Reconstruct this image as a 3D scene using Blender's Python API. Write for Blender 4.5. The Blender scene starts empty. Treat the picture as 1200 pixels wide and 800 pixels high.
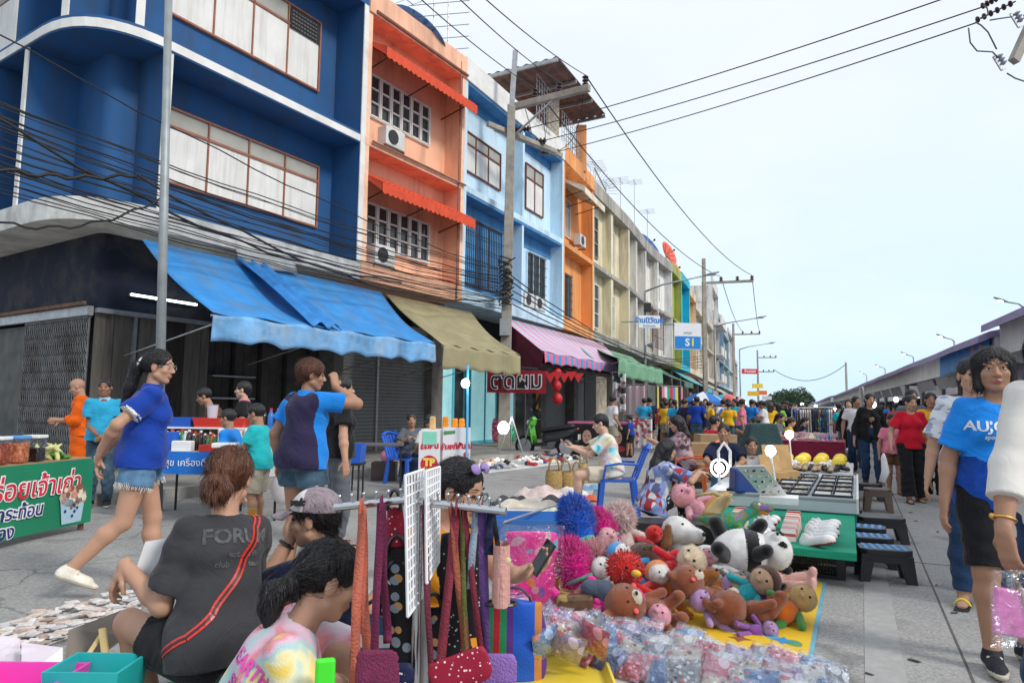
import bpy,math,random
import numpy as np
from mathutils import Vector as V,Matrix,Euler
R=math.radians
rnd=random.Random(11)
SC=bpy.context.scene
COL=SC.collection
# ---- camera maths (photo pixels 1200x800 -> places on the ground or at a depth)
FPX,PITCH,ROLL,CH=817.,R(5.4),R(.7),1.3
CM=Matrix.Rotation(math.pi/2+PITCH,3,'X')@Matrix.Rotation(ROLL,3,'Z')
CP=V((0,0,CH))
def ray(px,py):return CM@V(((px-600)/FPX,-(py-400)/FPX,-1))
def G(px,py,z=0.):
 r=ray(px,py);return CP+r*((z-CH)/r.z)
def D(px,py,Y):
 r=ray(px,py);return CP+r*(Y/r.y)
def onp(px,py,P,n):
 r=ray(px,py);return CP+r*((V(P)-CP).dot(n)/r.dot(n))
# ---- scene graph helpers
WM={}
def props(o,label=None,cat=None,group=None,kind=None):
 if label:o['label']=label
 if cat:o['category']=cat
 if group:o['group']=group
 if kind:o['kind']=kind
 return o
def thing(name,label,cat,loc=(0,0,0),rz=0.,group=None,rot=None):
 o=bpy.data.objects.new(name,None);COL.objects.link(o)
 o.empty_display_size=.1
 o.location=loc;o.rotation_euler=rot if rot else(0,0,rz)
 WM[o.name]=Matrix.LocRotScale(V(loc),Euler(o.rotation_euler),None)
 return props(o,label,cat,group)
def kids(o):return[c for c in bpy.data.objects if c.parent==o]
CHILD={}
def link(o,parent=None):
 COL.objects.link(o)
 if parent:
  o.parent=parent;CHILD.setdefault(parent.name,[]).append(o)
def dup(o,loc=None,rz=None,label=None,parent=None,scale=None):
 c=o.copy();link(c,parent)
 if loc is not None:c.location=loc
 if rz is not None:c.rotation_euler=(0,0,rz)
 if scale:c.scale=(scale,)*3 if not hasattr(scale,'__len__')else scale
 if label:c['label']=label
 WM[c.name]=Matrix.LocRotScale(c.location,c.rotation_euler,c.scale)
 for k in CHILD.get(o.name,[]):dup(k,parent=c)
 return c
def slotmats(o,mats):
 for i,m in enumerate(mats):
  o.material_slots[i].link='OBJECT';o.material_slots[i].material=m
class MB:
 def __init__(s):s.v=[];s.f=[];s.mi=[];s.m=0;s.M=Matrix.Identity(4)
 def add(s,vs,fs,m=None):
  n=len(s.v);M=s.M
  s.v+=[M@V(p)for p in vs];s.f+=[[i+n for i in f]for f in fs];s.mi+=[s.m if m is None else m]*len(fs);return s
 def frame(s,loc=(0,0,0),rz=0.,rot=None):
  s.M=Matrix.LocRotScale(V(loc),Euler(rot)if rot else Euler((0,0,rz)),None);return s
 def box(s,x0,x1,y0,y1,z0,z1,m=None):
  return s.add([(x0,y0,z0),(x1,y0,z0),(x1,y1,z0),(x0,y1,z0),(x0,y0,z1),(x1,y0,z1),(x1,y1,z1),(x0,y1,z1)],[(3,2,1,0),(4,5,6,7),(0,1,5,4),(1,2,6,5),(2,3,7,6),(3,0,4,7)],m)
 def cbox(s,c,d,m=None,rz=0.,taper=1.):
  c=V(c);a,b,h=d[0]/2,d[1]/2,d[2]/2;q=Matrix.Rotation(rz,3,'Z')
  vs=[c+q@V(p)for p in[(-a,-b,-h),(a,-b,-h),(a,b,-h),(-a,b,-h),(-a*taper,-b*taper,h),(a*taper,-b*taper,h),(a*taper,b*taper,h),(-a*taper,b*taper,h)]]
  return s.add(vs,[(3,2,1,0),(4,5,6,7),(0,1,5,4),(1,2,6,5),(2,3,7,6),(3,0,4,7)],m)
 def hexa(s,b,t,m=None):
  return s.add(list(b)+list(t),[(3,2,1,0),(4,5,6,7),(0,1,5,4),(1,2,6,5),(2,3,7,6),(3,0,4,7)],m)
 def bar(s,p,q,w,h=None,m=None):
  p,q=V(p),V(q);h=h or w;d=(q-p).normalized();u=V((0,0,1))if abs(d.z)<.95 else V((0,1,0))
  a=d.cross(u).normalized()*w/2;b=a.cross(d).normalized()*h/2
  return s.hexa([p-a-b,p+a-b,p+a+b,p-a+b],[q-a-b,q+a-b,q+a+b,q-a+b],m)
 def tube(s,pts,r,n=7,m=None,cap=True,flat=1.):
  pts=[V(p)for p in pts];k=len(pts);vs=[];fs=[];ref=None
  for i,p in enumerate(pts):
   d=(pts[min(i+1,k-1)]-pts[max(i-1,0)]).normalized()
   if ref is None:ref=d.cross(V((0,0,1))if abs(d.z)<.9 else V((1,0,0))).normalized()
   a=(ref-d*ref.dot(d)).normalized();ref=a;b=d.cross(a)
   rr=r[i]if hasattr(r,'__len__')else r
   for j in range(n):
    t=2*math.pi*j/n;vs.append(p+a*math.cos(t)*rr+b*math.sin(t)*rr*flat)
  for i in range(k-1):
   for j in range(n):
    fs.append((i*n+j,i*n+(j+1)%n,(i+1)*n+(j+1)%n,(i+1)*n+j))
  if cap:fs+=[tuple(range(n-1,-1,-1)),tuple(range((k-1)*n,k*n))]
  return s.add(vs,fs,m)
 def lathe(s,prof,n=16,c=(0,0,0),m=None,ax=None,cap=True):
  c=V(c);q=V((0,0,1)).rotation_difference(V(ax)).to_matrix()if ax else Matrix.Identity(3);vs=[];fs=[]
  for r,z in prof:
   for j in range(n):vs.append(c+q@V((r*math.cos(2*math.pi*j/n),r*math.sin(2*math.pi*j/n),z)))
  for i in range(len(prof)-1):
   for j in range(n):fs.append((i*n+j,i*n+(j+1)%n,(i+1)*n+(j+1)%n,(i+1)*n+j))
  if cap:fs+=[tuple(range(n-1,-1,-1)),tuple(range((len(prof)-1)*n,len(prof)*n))]
  return s.add(vs,fs,m)
 def ell(s,c,r,nu=12,nv=8,m=None,q=None):
  c=V(c);r=(r,)*3 if not hasattr(r,'__len__')else r;vs=[];fs=[]
  for i in range(nv+1):
   t=math.pi*i/nv
   for j in range(nu):
    a=2*math.pi*j/nu;p=V((r[0]*math.sin(t)*math.cos(a),r[1]*math.sin(t)*math.sin(a),r[2]*math.cos(t)));vs.append(c+(q@p if q else p))
  for i in range(nv):
   for j in range(nu):fs.append((i*nu+j,(i+1)*nu+j,(i+1)*nu+(j+1)%nu,i*nu+(j+1)%nu))
  return s.add(vs,fs,m)
 def prism(s,poly,z0,z1,m=None):
  n=len(poly);vs=[(x,y,z0)for x,y in poly]+[(x,y,z1)for x,y in poly]
  return s.add(vs,[tuple(range(n-1,-1,-1)),tuple(range(n,2*n))]+[(i,(i+1)%n,n+(i+1)%n,n+i)for i in range(n)],m)
 def slab(s,pts,n,t,m=None):
  pts=[V(p)for p in pts];n=V(n)*t;k=len(pts)
  return s.add(pts+[p+n for p in pts],[tuple(range(k-1,-1,-1)),tuple(range(k,2*k))]+[(i,(i+1)%k,k+(i+1)%k,k+i)for i in range(k)],m)
 def sheet(s,fn,nu,nv,t=.004,m=None,mf=None):
  P=[[V(fn(i/nu,j/nv))for j in range(nv+1)]for i in range(nu+1)];vs=[];w=nv+1
  N=[]
  for i in range(nu+1):
   for j in range(nv+1):
    a=P[min(i+1,nu)][j]-P[max(i-1,0)][j];b=P[i][min(j+1,nv)]-P[i][max(j-1,0)]
    N.append(a.cross(b).normalized());vs.append(P[i][j])
  k=len(vs);vs=vs+[vs[i]-N[i]*t for i in range(k)];fs=[];ms=[]
  for i in range(nu):
   for j in range(nv):
    a,b,c,d=i*w+j,(i+1)*w+j,(i+1)*w+j+1,i*w+j+1
    mm=mf((i+.5)/nu,(j+.5)/nv)if mf else(s.m if m is None else m)
    fs+=[(a,b,c,d),(k+d,k+c,k+b,k+a)];ms+=[mm,mm]
  for i in range(nu):
   for j0 in(0,nv):
    a,b=i*w+j0,(i+1)*w+j0;fs.append((a,k+a,k+b,b)if j0==0 else(b,k+b,k+a,a));ms.append(ms[0])
  for j in range(nv):
   for i0 in(0,nu):
    a,b=i0*w+j,i0*w+j+1;fs.append((b,k+b,k+a,a)if i0==0 else(a,k+a,k+b,b));ms.append(ms[0])
  s.add(vs,fs);s.mi[-len(fs):]=ms;return s
 def text(s,txt,size,loc,xdir,ydir,m=None,ext=.0015,bold=0.,align='CENTER',shear=0.,off=0.):
  cu=bpy.data.curves.new('t','FONT');cu.body=txt;cu.size=size;cu.extrude=ext;cu.align_x=align;cu.align_y='CENTER';cu.offset=bold;cu.shear=shear;cu.resolution_u=3
  ob=bpy.data.objects.new('t',cu);COL.objects.link(ob);dg=bpy.context.evaluated_depsgraph_get()
  me=bpy.data.meshes.new_from_object(ob.evaluated_get(dg));x,y=V(xdir).normalized(),V(ydir).normalized();n=x.cross(y);L=V(loc)+n*off
  s.add([L+x*p.co.x+y*p.co.y+n*p.co.z for p in me.vertices],[tuple(p.vertices)for p in me.polygons],m)
  bpy.data.objects.remove(ob);bpy.data.curves.remove(cu);bpy.data.meshes.remove(me);return s
 def build(s,name,mats,parent=None,local=False,smooth=False,bev=0.,base=True,sub=0):
  me=bpy.data.meshes.new(name);off=V((0,0,0));vs=s.v
  if parent is not None and not local:
   inv=WM[parent.name].inverted();vs=[inv@p for p in vs]
  elif parent is None and base and vs:
   xs=[p.x for p in vs];ys=[p.y for p in vs];zs=[p.z for p in vs]
   off=V(((min(xs)+max(xs))/2,(min(ys)+max(ys))/2,min(zs)));vs=[p-off for p in vs]
  me.from_pydata([tuple(p)for p in vs],[],s.f)
  for m in(mats if isinstance(mats,(list,tuple))else[mats]):me.materials.append(m)
  me.polygons.foreach_set('material_index',s.mi)
  if smooth:me.polygons.foreach_set('use_smooth',[True]*len(s.f))
  me.update()
  o=bpy.data.objects.new(name,me);link(o,parent);o.location=off;WM[o.name]=(WM[parent.name]if parent else Matrix.Identity(4))@Matrix.Translation(off)
  if smooth==2:me.set_sharp_from_angle(angle=R(40))
  if bev:
   b=o.modifiers.new('bev','BEVEL');b.width=bev;b.segments=2;b.limit_method='ANGLE';b.angle_limit=R(40)
  return o
# ---- materials
MC={}
def nt(name):
 m=bpy.data.materials.new(name);m.use_nodes=True;t=m.node_tree;return m,t,t.nodes,t.links,t.nodes['Principled BSDF']
def c4(c):return(c[0],c[1],c[2],1)
def ramp(N,stops,const=False):
 r=N.new('ShaderNodeValToRGB');e=r.color_ramp.elements
 while len(e)<len(stops):e.new(.5)
 for i,(p,c)in enumerate(stops):e[i].position=p;e[i].color=c4(c)
 if const:r.color_ramp.interpolation='CONSTANT'
 return r
def coords(N,L,stretch=None,rot=None):
 tc=N.new('ShaderNodeTexCoord')
 if stretch or rot:
  mp=N.new('ShaderNodeMapping');L.new(tc.outputs['Object'],mp.inputs[0])
  if stretch:mp.inputs['Scale'].default_value=stretch
  if rot:mp.inputs['Rotation'].default_value=rot
  return mp.outputs[0]
 return tc.outputs['Object']
def finish(N,L,b,co,rough,bump,bs,metal,dirt,dcol,ds,colout,spec,dst=None):
 if dirt:
  co0=co
  if dst:mp=N.new('ShaderNodeMapping');mp.inputs['Scale'].default_value=dst;L.new(co,mp.inputs[0]);co0=mp.outputs[0]
  n=N.new('ShaderNodeTexNoise');n.inputs['Scale'].default_value=ds;n.inputs['Detail'].default_value=8;n.inputs['Roughness'].default_value=.65;L.new(co0,n.inputs[0])
  r=ramp(N,[(.46,(0,0,0)),(.68,(dirt,)*3)]);L.new(n.outputs[0],r.inputs[0])
  mx=N.new('ShaderNodeMixRGB');L.new(r.outputs[0],mx.inputs[0]);L.new(colout,mx.inputs[1]);mx.inputs[2].default_value=c4(dcol);colout=mx.outputs[0]
 L.new(colout,b.inputs['Base Color'])
 b.inputs['Roughness'].default_value=rough;b.inputs['Metallic'].default_value=metal;b.inputs['Specular IOR Level'].default_value=spec
 if bump:
  n=N.new('ShaderNodeTexNoise');n.inputs['Scale'].default_value=bs;n.inputs['Detail'].default_value=4;L.new(co,n.inputs[0])
  k=N.new('ShaderNodeBump');k.inputs['Strength'].default_value=bump;k.inputs['Distance'].default_value=.02;L.new(n.outputs[0],k.inputs['Height']);L.new(k.outputs[0],b.inputs['Normal'])
def M(name,col,rough=.65,var=.12,vs=5.,bump=.0,bs=60.,metal=0.,dirt=0.,dcol=(.12,.1,.08),ds=1.4,spec=.4,emit=0.,alpha=1.,trans=0.,stretch=None,sss=0.,coat=0.,dst=None,sheen=0.,folds=0.):
 if name in MC:return MC[name]
 m,t,N,L,b=nt(name);co=coords(N,L,stretch)
 n=N.new('ShaderNodeTexNoise');n.inputs['Scale'].default_value=vs;n.inputs['Detail'].default_value=5;L.new(co,n.inputs[0])
 r=ramp(N,[(.3,[x*(1-var)for x in col]),(.7,[min(1,x*(1+var))for x in col])]);L.new(n.outputs[0],r.inputs[0])
 finish(N,L,b,co,rough,bump,bs,metal,dirt,dcol,ds,r.outputs[0],spec,dst)
 if sheen:b.inputs['Sheen Weight'].default_value=sheen;b.inputs['Sheen Roughness'].default_value=.4
 if folds:
  n2=N.new('ShaderNodeTexNoise');n2 .inputs['Scale'].default_value=7;n2 .inputs['Detail'].default_value=2.5;n2 .inputs['Distortion'].default_value=1.6;L.new(co,n2 .inputs[0]);k2=N.new('ShaderNodeBump');k2 .inputs['Strength'].default_value=folds;k2 .inputs['Distance'].default_value=.03;L.new(n2 .outputs[0],k2 .inputs['Height'])
  pb_=[x for x in N if x.type=='BUMP' and x!=k2]
  if pb_:L.new(k2 .outputs[0],pb_[0].inputs['Normal'])
  else:L.new(k2 .outputs[0],b.inputs['Normal'])
 if emit:b.inputs['Emission Color'].default_value=c4(col);b.inputs['Emission Strength'].default_value=emit
 if alpha<1:b.inputs['Alpha'].default_value=alpha
 if trans:b.inputs['Transmission Weight'].default_value=trans;b.inputs['IOR'].default_value=1.2
 if sss:b.inputs['Subsurface Weight'].default_value=sss;b.inputs['Subsurface Radius'].default_value=(.012,.005,.003)
 if coat:b.inputs['Coat Weight'].default_value=coat;b.inputs['Coat Roughness'].default_value=.15
 MC[name]=m;return m
def MP(name,kind,cols,scale=8.,rough=.75,bump=.15,bs=120.,axis='X',stretch=None,dirt=0.,dcol=(.12,.1,.08),base=None,thr=.35,rot=None,spec=.3,warp=0.):
 if name in MC:return MC[name]
 m,t,N,L,b=nt(name);co=coords(N,L,stretch,rot);k=len(cols)
 if warp:
  wn=N.new('ShaderNodeTexNoise');wn.inputs['Scale'].default_value=3;L.new(co,wn.inputs[0]);ad=N.new('ShaderNodeVectorMath');ad.operation='MULTIPLY_ADD'
  L.new(wn.outputs[1],ad.inputs[0]);ad.inputs[1].default_value=(warp,)*3;L.new(co,ad.inputs[2]);co2=ad.outputs[0]
 else:co2=co
 if kind=='stripe':
  sp=N.new('ShaderNodeSeparateXYZ');L.new(co2,sp.inputs[0]);mu=N.new('ShaderNodeMath');mu.operation='MULTIPLY';mu.inputs[1].default_value=scale;L.new(sp.outputs[axis],mu.inputs[0])
  fr=N.new('ShaderNodeMath');fr.operation='FRACT';L.new(mu.outputs[0],fr.inputs[0]);r=ramp(N,[(i/k,c)for i,c in enumerate(cols)],True);L.new(fr.outputs[0],r.inputs[0]);out=r.outputs[0]
 elif kind=='dye':
  n=N.new('ShaderNodeTexNoise');n.inputs['Scale'].default_value=scale;n.inputs['Detail'].default_value=2;n.inputs['Distortion'].default_value=.8;L.new(co,n.inputs[0])
  r=ramp(N,[(.3+.4*i/max(1,k-1),c)for i,c in enumerate(cols)]);L.new(n.outputs[0],r.inputs[0]);out=r.outputs[0]
 elif kind=='cells':
  v=N.new('ShaderNodeTexVoronoi');v.inputs['Scale'].default_value=scale;L.new(co2,v.inputs[0]);sp=N.new('ShaderNodeSeparateColor');L.new(v.outputs['Color'],sp.inputs[0])
  r=ramp(N,[(i/k,c)for i,c in enumerate(cols)],True);L.new(sp.outputs[0],r.inputs[0]);out=r.outputs[0]
  if base:
   q=ramp(N,[(0,(1,1,1)),(thr,(0,0,0))],True);L.new(v.outputs['Distance'],q.inputs[0])
   mx=N.new('ShaderNodeMixRGB');L.new(q.outputs[0],mx.inputs[0]);mx.inputs[1].default_value=c4(base);L.new(out,mx.inputs[2]);out=mx.outputs[0]
 elif kind=='brick':
  v=N.new('ShaderNodeTexBrick');v.inputs['Scale'].default_value=scale;L.new(co,v.inputs[0]);v.inputs['Color1'].default_value=c4(cols[0]);v.inputs['Color2'].default_value=c4(cols[1]);v.inputs['Mortar'].default_value=c4(cols[2]);out=v.outputs[0]
 finish(N,L,b,co,rough,bump,bs,0,dirt,dcol,1.4,out,spec)
 MC[name]=m;return m
# ---- blended solids (people, animals, toys): fields on a grid -> one closed surface
def a3(p):return np.array(p,dtype=np.float32)
class SDF:
 def __init__(s,lo,hi,h,fine=()):
  ax=[]
  for i in range(3):
   x=lo[i];L=[]
   while x<hi[i]:
    L.append(x);st=h
    for(a,p,q,hf)in fine:
     if a==i and p-hf<=x<q:st=min(st,hf)
    x+=st
   L.append(x);ax.append(np.array(L,dtype=np.float32))
  s.ax=ax;s.h=h;s.f=np.full([len(a)for a in ax],9.,dtype=np.float32);s.id=np.zeros(s.f.shape,dtype=np.uint8)
 def reg(s,lo,hi):
  sl=[]
  for i in range(3):
   a=max(0,int(np.searchsorted(s.ax[i],lo[i]))-1);b=min(len(s.ax[i]),int(np.searchsorted(s.ax[i],hi[i]))+1)
   if b<=a:return None,None
   sl.append(slice(a,b))
  X=s.ax[0][sl[0]][:,None,None];Y=s.ax[1][sl[1]][None,:,None];Z=s.ax[2][sl[2]][None,None,:]
  return tuple(sl),(X,Y,Z)
 def put(s,sl,d,k,m,op):
  f=s.f[sl]
  if op=='u':
   if m is not None:s.id[sl]=np.where(d<f,m,s.id[sl])
   if k>0:
    h=np.clip(.5+.5*(f-d)/k,0,1);s.f[sl]=f*(1-h)+d*h-k*h*(1-h)
   else:s.f[sl]=np.minimum(f,d)
  else:
   d=-d
   if k>0:
    h=np.clip(.5-.5*(f-d)/k,0,1);s.f[sl]=f*(1-h)+d*h+k*h*(1-h)
   else:s.f[sl]=np.maximum(f,d)
   if m is not None:s.id[sl]=np.where(d>f,m,s.id[sl])
 def cone(s,a,b,ra,rb=None,k=.02,m=None,op='u',cap=None,flat=None):
  rb=ra if rb is None else rb;a,b=a3(a),a3(b);rm=max(ra,rb)+k+2.5*s.h
  if flat is not None and flat[1]>1:rm*=flat[1]
  sl,g=s.reg(np.minimum(a,b)-rm,np.maximum(a,b)+rm)
  if sl is None:return s
  ba=b-a;l2=float(ba@ba)+1e-9;px,py,pz=g[0]-a[0],g[1]-a[1],g[2]-a[2]
  tr=(px*ba[0]+py*ba[1]+pz*ba[2])/l2;t=np.clip(tr,0,1);qx,qy,qz=px-t*ba[0],py-t*ba[1],pz-t*ba[2];e2=qx*qx+qy*qy+qz*qz;sc=1.
  if flat is not None:
   n,fs=a3(flat[0]),flat[1];dn=qx*n[0]+qy*n[1]+qz*n[2];e2=e2+dn*dn*(1/fs**2-1);sc=min(1,fs)
  d=(np.sqrt(np.maximum(e2,0))-(ra+(rb-ra)*t))*(sc**.5)
  if cap:
   L=math.sqrt(l2)
   if 'b' in cap:d=np.maximum(d,(tr-1)*L)
   if 'a' in cap:d=np.maximum(d,-tr*L)
  s.put(sl,d,k,m,op);return s
 def ell(s,c,r,k=.02,m=None,op='u',q=None):
  c=a3(c);r=a3(r if hasattr(r,'__len__')else(r,)*3);rm=float(r.max())+k+2.5*s.h;sl,g=s.reg(c-rm,c+rm)
  if sl is None:return s
  x,y,z=g[0]-c[0],g[1]-c[1],g[2]-c[2]
  if q is not None:q=np.array(q,dtype=np.float32);x,y,z=x*q[0,0]+y*q[1,0]+z*q[2,0],x*q[0,1]+y*q[1,1]+z*q[2,1],x*q[0,2]+y*q[1,2]+z*q[2,2]
  e=np.sqrt((x/r[0])**2+(y/r[1])**2+(z/r[2])**2);e2=np.sqrt((x/r[0]**2)**2+(y/r[1]**2)**2+(z/r[2]**2)**2)
  s.put(sl,e*(e-1)/np.maximum(e2,1e-4),k,m,op);return s
 def clip(s,p,n,k=0.):
  n=a3(n);n=n/np.linalg.norm(n);X,Y,Z=s.ax[0][:,None,None],s.ax[1][None,:,None],s.ax[2][None,None,:]
  d=(X-p[0])*n[0]+(Y-p[1])*n[1]+(Z-p[2])*n[2];s.f=np.maximum(s.f,d);return s
 def wrinkle(s,amp,fr=40.,seed=0,ax=(0,0,1)):
  X,Y,Z=s.ax[0][:,None,None],s.ax[1][None,:,None],s.ax[2][None,None,:];q=seed*1.7
  u=X*ax[0]+Y*ax[1]+Z*ax[2]
  w=np.sin(fr*u+2.2*np.sin(fr*.31*X+q)+1.8*np.sin(fr*.27*Y-q)+1.5*np.sin(fr*.21*Z+2*q))*.6+np.sin(fr*.55*(X+Y*.6)+1.6*np.sin(fr*.4*Z+q)+q)*.4
  s.f=s.f+(amp*w).astype(np.float32);return s
 def mesh(s):
  f=s.f;f[0]=f[-1]=9;f[:,0]=f[:,-1]=9;f[:,:,0]=f[:,:,-1]=9
  i8=(f<0);c=i8 .astype(np.uint8);n=sum(c[a:f.shape[0]-1+a,b:f.shape[1]-1+b,d:f.shape[2]-1+d]for a in(0,1)for b in(0,1)for d in(0,1))
  act=(n>0)&(n<8);idx=np.argwhere(act);vi=np.full(act.shape,-1,dtype=np.int32);vi[act]=np.arange(len(idx))
  I,J,K=idx.T;acc=np.zeros((len(idx),3));cnt=np.zeros(len(idx))
  P=lambda a,b,d:np.stack([s.ax[0][I+a],s.ax[1][J+b],s.ax[2][K+d]],1)
  cor=[(a,b,d)for a in(0,1)for b in(0,1)for d in(0,1)];F={q:f[I+q[0],J+q[1],K+q[2]]for q in cor};PP={q:P(*q)for q in cor}
  for q in cor:
   for ax in range(3):
    if q[ax]==0:
     w=list(q);w[ax]=1;w=tuple(w);A,B=F[q],F[w];x=(A<0)!=(B<0)
     t=np.where(x,A/np.where(x,A-B,1),0)[:,None];acc+=np.where(x[:,None],PP[q]*(1-t)+PP[w]*t,0);cnt+=x
  vs=acc/np.maximum(cnt,1)[:,None];fs=[]
  for ax in range(3):
   sh=[slice(0,-1)]*3;sh2=list(sh);sh[ax]=slice(0,f.shape[ax]-1);sh2[ax]=slice(1,f.shape[ax])
   A=i8[tuple(slice(0,f.shape[q]-1)if q==ax else slice(None)for q in range(3))];B=i8[tuple(slice(1,f.shape[q])if q==ax else slice(None)for q in range(3))]
   e=np.argwhere(A!=B);sgn=A[tuple(e.T)]
   u,w=(ax+1)%3,(ax+2)%3;o=np.zeros((4,3),int);o[1,u]=-1;o[2,u]=-1;o[2,w]=-1;o[3,w]=-1
   q=np.stack([vi[tuple((e+o[r]).T)]for r in range(4)],1)
   q[~sgn]=q[~sgn][:,::-1];fs.append(q)
  fs=np.concatenate(fs)if fs else np.zeros((0,4),int);ids=s.id[I,J,K]
  return vs,fs,ids
def blades(v,f,ids,n,L,w,rs,tang=None,lift=.35,seg=1):
 """n short fibres standing on (or, with tang, combed along) a surface; returned as one more mesh part"""
 v=np.asarray(v);q=v[f];c=q.mean(1);nm=np.cross(q[:,2]-q[:,0],q[:,3]-q[:,1]);nm/=np.linalg.norm(nm,axis=1)[:,None]+1e-9
 i=rs.integers(0,len(f),n);w_=rs.random((n,4));w_/=w_.sum(1)[:,None];p=(q[i]*w_[:,:,None]).sum(1);m=nm[i];j=rs.normal(0,1,(n,3))
 if tang is None:d=m+j*.35
 else:
  d=tang(p)+j*.12;d=d-m*(d*m).sum(1)[:,None]
 d/=np.linalg.norm(d,axis=1)[:,None]+1e-9;a=np.cross(d,m+j*.2);a/=np.linalg.norm(a,axis=1)[:,None]+1e-9;l=(L*(.5+rs.random(n)))[:,None];vs=[];fs=[];k=seg+1
 for s in range(k):
  t=s/seg;e=p+d*l*t+(m*(.0012+l*(lift*t-(lift+.25)*t*t))if tang is not None else 0);ww=w*(1-.75*t);vs+=[e-a*ww,e+a*ww]
 V_=np.concatenate(vs);o=np.arange(n)
 for s in range(seg):b0=2*s*n;fs.append(np.stack([b0+o,b0+n+o,b0+3*n+o,b0+2*n+o],1))
 F_=np.concatenate(fs);return V_,F_,np.tile(ids[f[i,0]],seg)if not np.isscalar(ids)else ids
RS=np.random.default_rng(5)
def npmesh(name,parts,mats,loc=(0,0,0),parent=None,smooth=True):
 """parts: list of (verts, quads, face material index array or int) -> one mesh"""
 vs=[];fs=[];ms=[];n=0
 for v,f,m in parts:
  vs.append(np.asarray(v,dtype=np.float32));fs.append(np.asarray(f)+n);n+=len(v);ms.append(np.full(len(f),m)if np.isscalar(m)else m)
 vs=np.concatenate(vs);fs=np.concatenate(fs);ms=np.concatenate(ms)
 me=bpy.data.meshes.new(name);me.vertices.add(len(vs));me.vertices.foreach_set('co',vs.ravel());me.loops.add(len(fs)*4);me.polygons.add(len(fs))
 me.loops.foreach_set('vertex_index',fs.ravel().astype(np.int32));me.polygons.foreach_set('loop_start',np.arange(0,len(fs)*4,4,dtype=np.int32))
 for m in mats:me.materials.append(m)
 me.polygons.foreach_set('material_index',ms.astype(np.int32));me.polygons.foreach_set('use_smooth',np.full(len(fs),bool(smooth)));me.update(calc_edges=True);me.validate()
 o=bpy.data.objects.new(name,me);link(o,parent);o.location=loc
 WM[o.name]=(WM[parent.name]if parent else Matrix.Identity(4))@Matrix.Translation(V(loc));return o
def ellq(c,r,q=None,nu=10,nv=8):
 b=MB().ell(c,r,nu,nv,q=q);return np.array([tuple(p)for p in b.v]),np.array(b.f),0
# ---- people
SKIN={k:M('skin '+k,c,.5,.06,9,.12,220,sss=.08,spec=.35)for k,c in dict(mid=(.47,.265,.175),tan=(.375,.2,.125),light=(.58,.36,.26),dark=(.27,.135,.08)).items()}
LIP=M('lips',(.36,.12,.1),.4);BROW=M('brow hair',(.02,.014,.012),.6);EYEW=M('eye white',(.5,.47,.44),.3);IRIS=M('iris',(.012,.008,.007),.12)
HAIR={k:M('hair '+k,c,.38,.45,26,.7,110,stretch=(1,1,.12),spec=.45)for k,c in dict(black=(.012,.0105,.012),brown=(.04,.02,.014),auburn=(.115,.042,.02),red=(.1,.036,.018),grey=(.12,.115,.11)).items()}
def cl(name,col,**k):return M('cloth '+name,col,k.pop('rough',.85),k.pop('var',.1),k.pop('vs',7),k.pop('bump',.25),k.pop('bs',420),spec=.15,folds=k.pop('folds',.55),sheen=.15,**k)
def unit(v):v=V(v);return v.normalized()if v.length>1e-6 else V((0,0,1))
def ik(a,c,l1,l2,hint):
 a,c=V(a),V(c);d=c-a;L=d.length
 if L>(l1+l2)*.998:c=a+d.normalized()*(l1+l2)*.998;d=c-a;L=d.length
 x=(l1*l1-l2*l2+L*L)/(2*L);y=math.sqrt(max(0,l1*l1-x*x));u=d.normalized();h=V(hint);h=(h-u*h.dot(u))
 h=h.normalized()if h.length>1e-5 else V((0,1,0));return a+u*x+h*y,c
def euq(yaw=0,pit=0,rol=0):return Matrix.Rotation(R(yaw),3,'Z')@Matrix.Rotation(R(pit),3,'X')@Matrix.Rotation(R(rol),3,'Y')
def skeleton(P,sex,s):
 """joints in the figure's own frame: it faces +Y, its right side is +X"""
 J={};pel=V(P.get('pel',(0,0,.9)))*s;J['T']=T=euq(P.get('yaw',0),-P.get('lean',3),P.get('side',0));J['B']=B=euq(P.get('yaw',0)*.4,-P.get('plean',P.get('lean',3)*.35),0)
 rt,fw,up=T.col[0],T.col[1],T.col[2];J['pel']=pel;J['s']=s
 J['nb']=pel+(up*.43)*s;J['mid']=pel+up*.2*s-fw*.01*s
 hq=T@euq(P.get('hy',0),0,0)if P.get('hrel')else Matrix.Identity(3)@euq(P.get('yaw',0)+P.get('hy',0),0,0)
 J['H']=H=hq@euq(0,P.get('hp',0),P.get('hr',0));J['hc']=J['nb']+up*.06*s+H.col[2]*.095*s+H.col[1]*.025*s
 sw=P.get('sw',.144 if sex=='f' else.168);hw=.092 if sex=='f' else.085
 for sd,sg in(('R',1),('L',-1)):
  J[sd+'S']=S=pel+(up*(.388+P.get(sd+'up',0))+rt*sg*sw+fw*P.get(sd+'fw',0))*s;J[sd+'Hp']=Hp=pel+(B.col[0]*sg*hw-B.col[2]*.035)*s
  w=V(P.get(sd+'W',(sg*.27,.03,.8)))*s;e,w=ik(S,w,.275*s,.235*s,V(P.get(sd+'E',(sg*.5,-1,-.2))));J[sd+'E']=e;J[sd+'W']=w
  a=V(P.get(sd+'A',(sg*.095,0,.075)))*s;k,a=ik(Hp,a,.41*s,.385*s,V(P.get(sd+'K',(sg*.1,1,0))));J[sd+'K']=k;J[sd+'A']=a
  hd=P.get(sd+'h',(None,None,.5));d=unit(hd[0])if hd[0]else(w-e).normalized();n=unit(hd[1])if hd[1]else V((-sg,0,0));n=(n-d*n.dot(d)).normalized();J[sd+'hand']=(d,n,hd[2],sg,hd[3]if len(hd)>3 else None)
  t=V(P.get(sd+'T',(sg*.15,1,0)));J[sd+'toe']=t.normalized()
 return J
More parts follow.
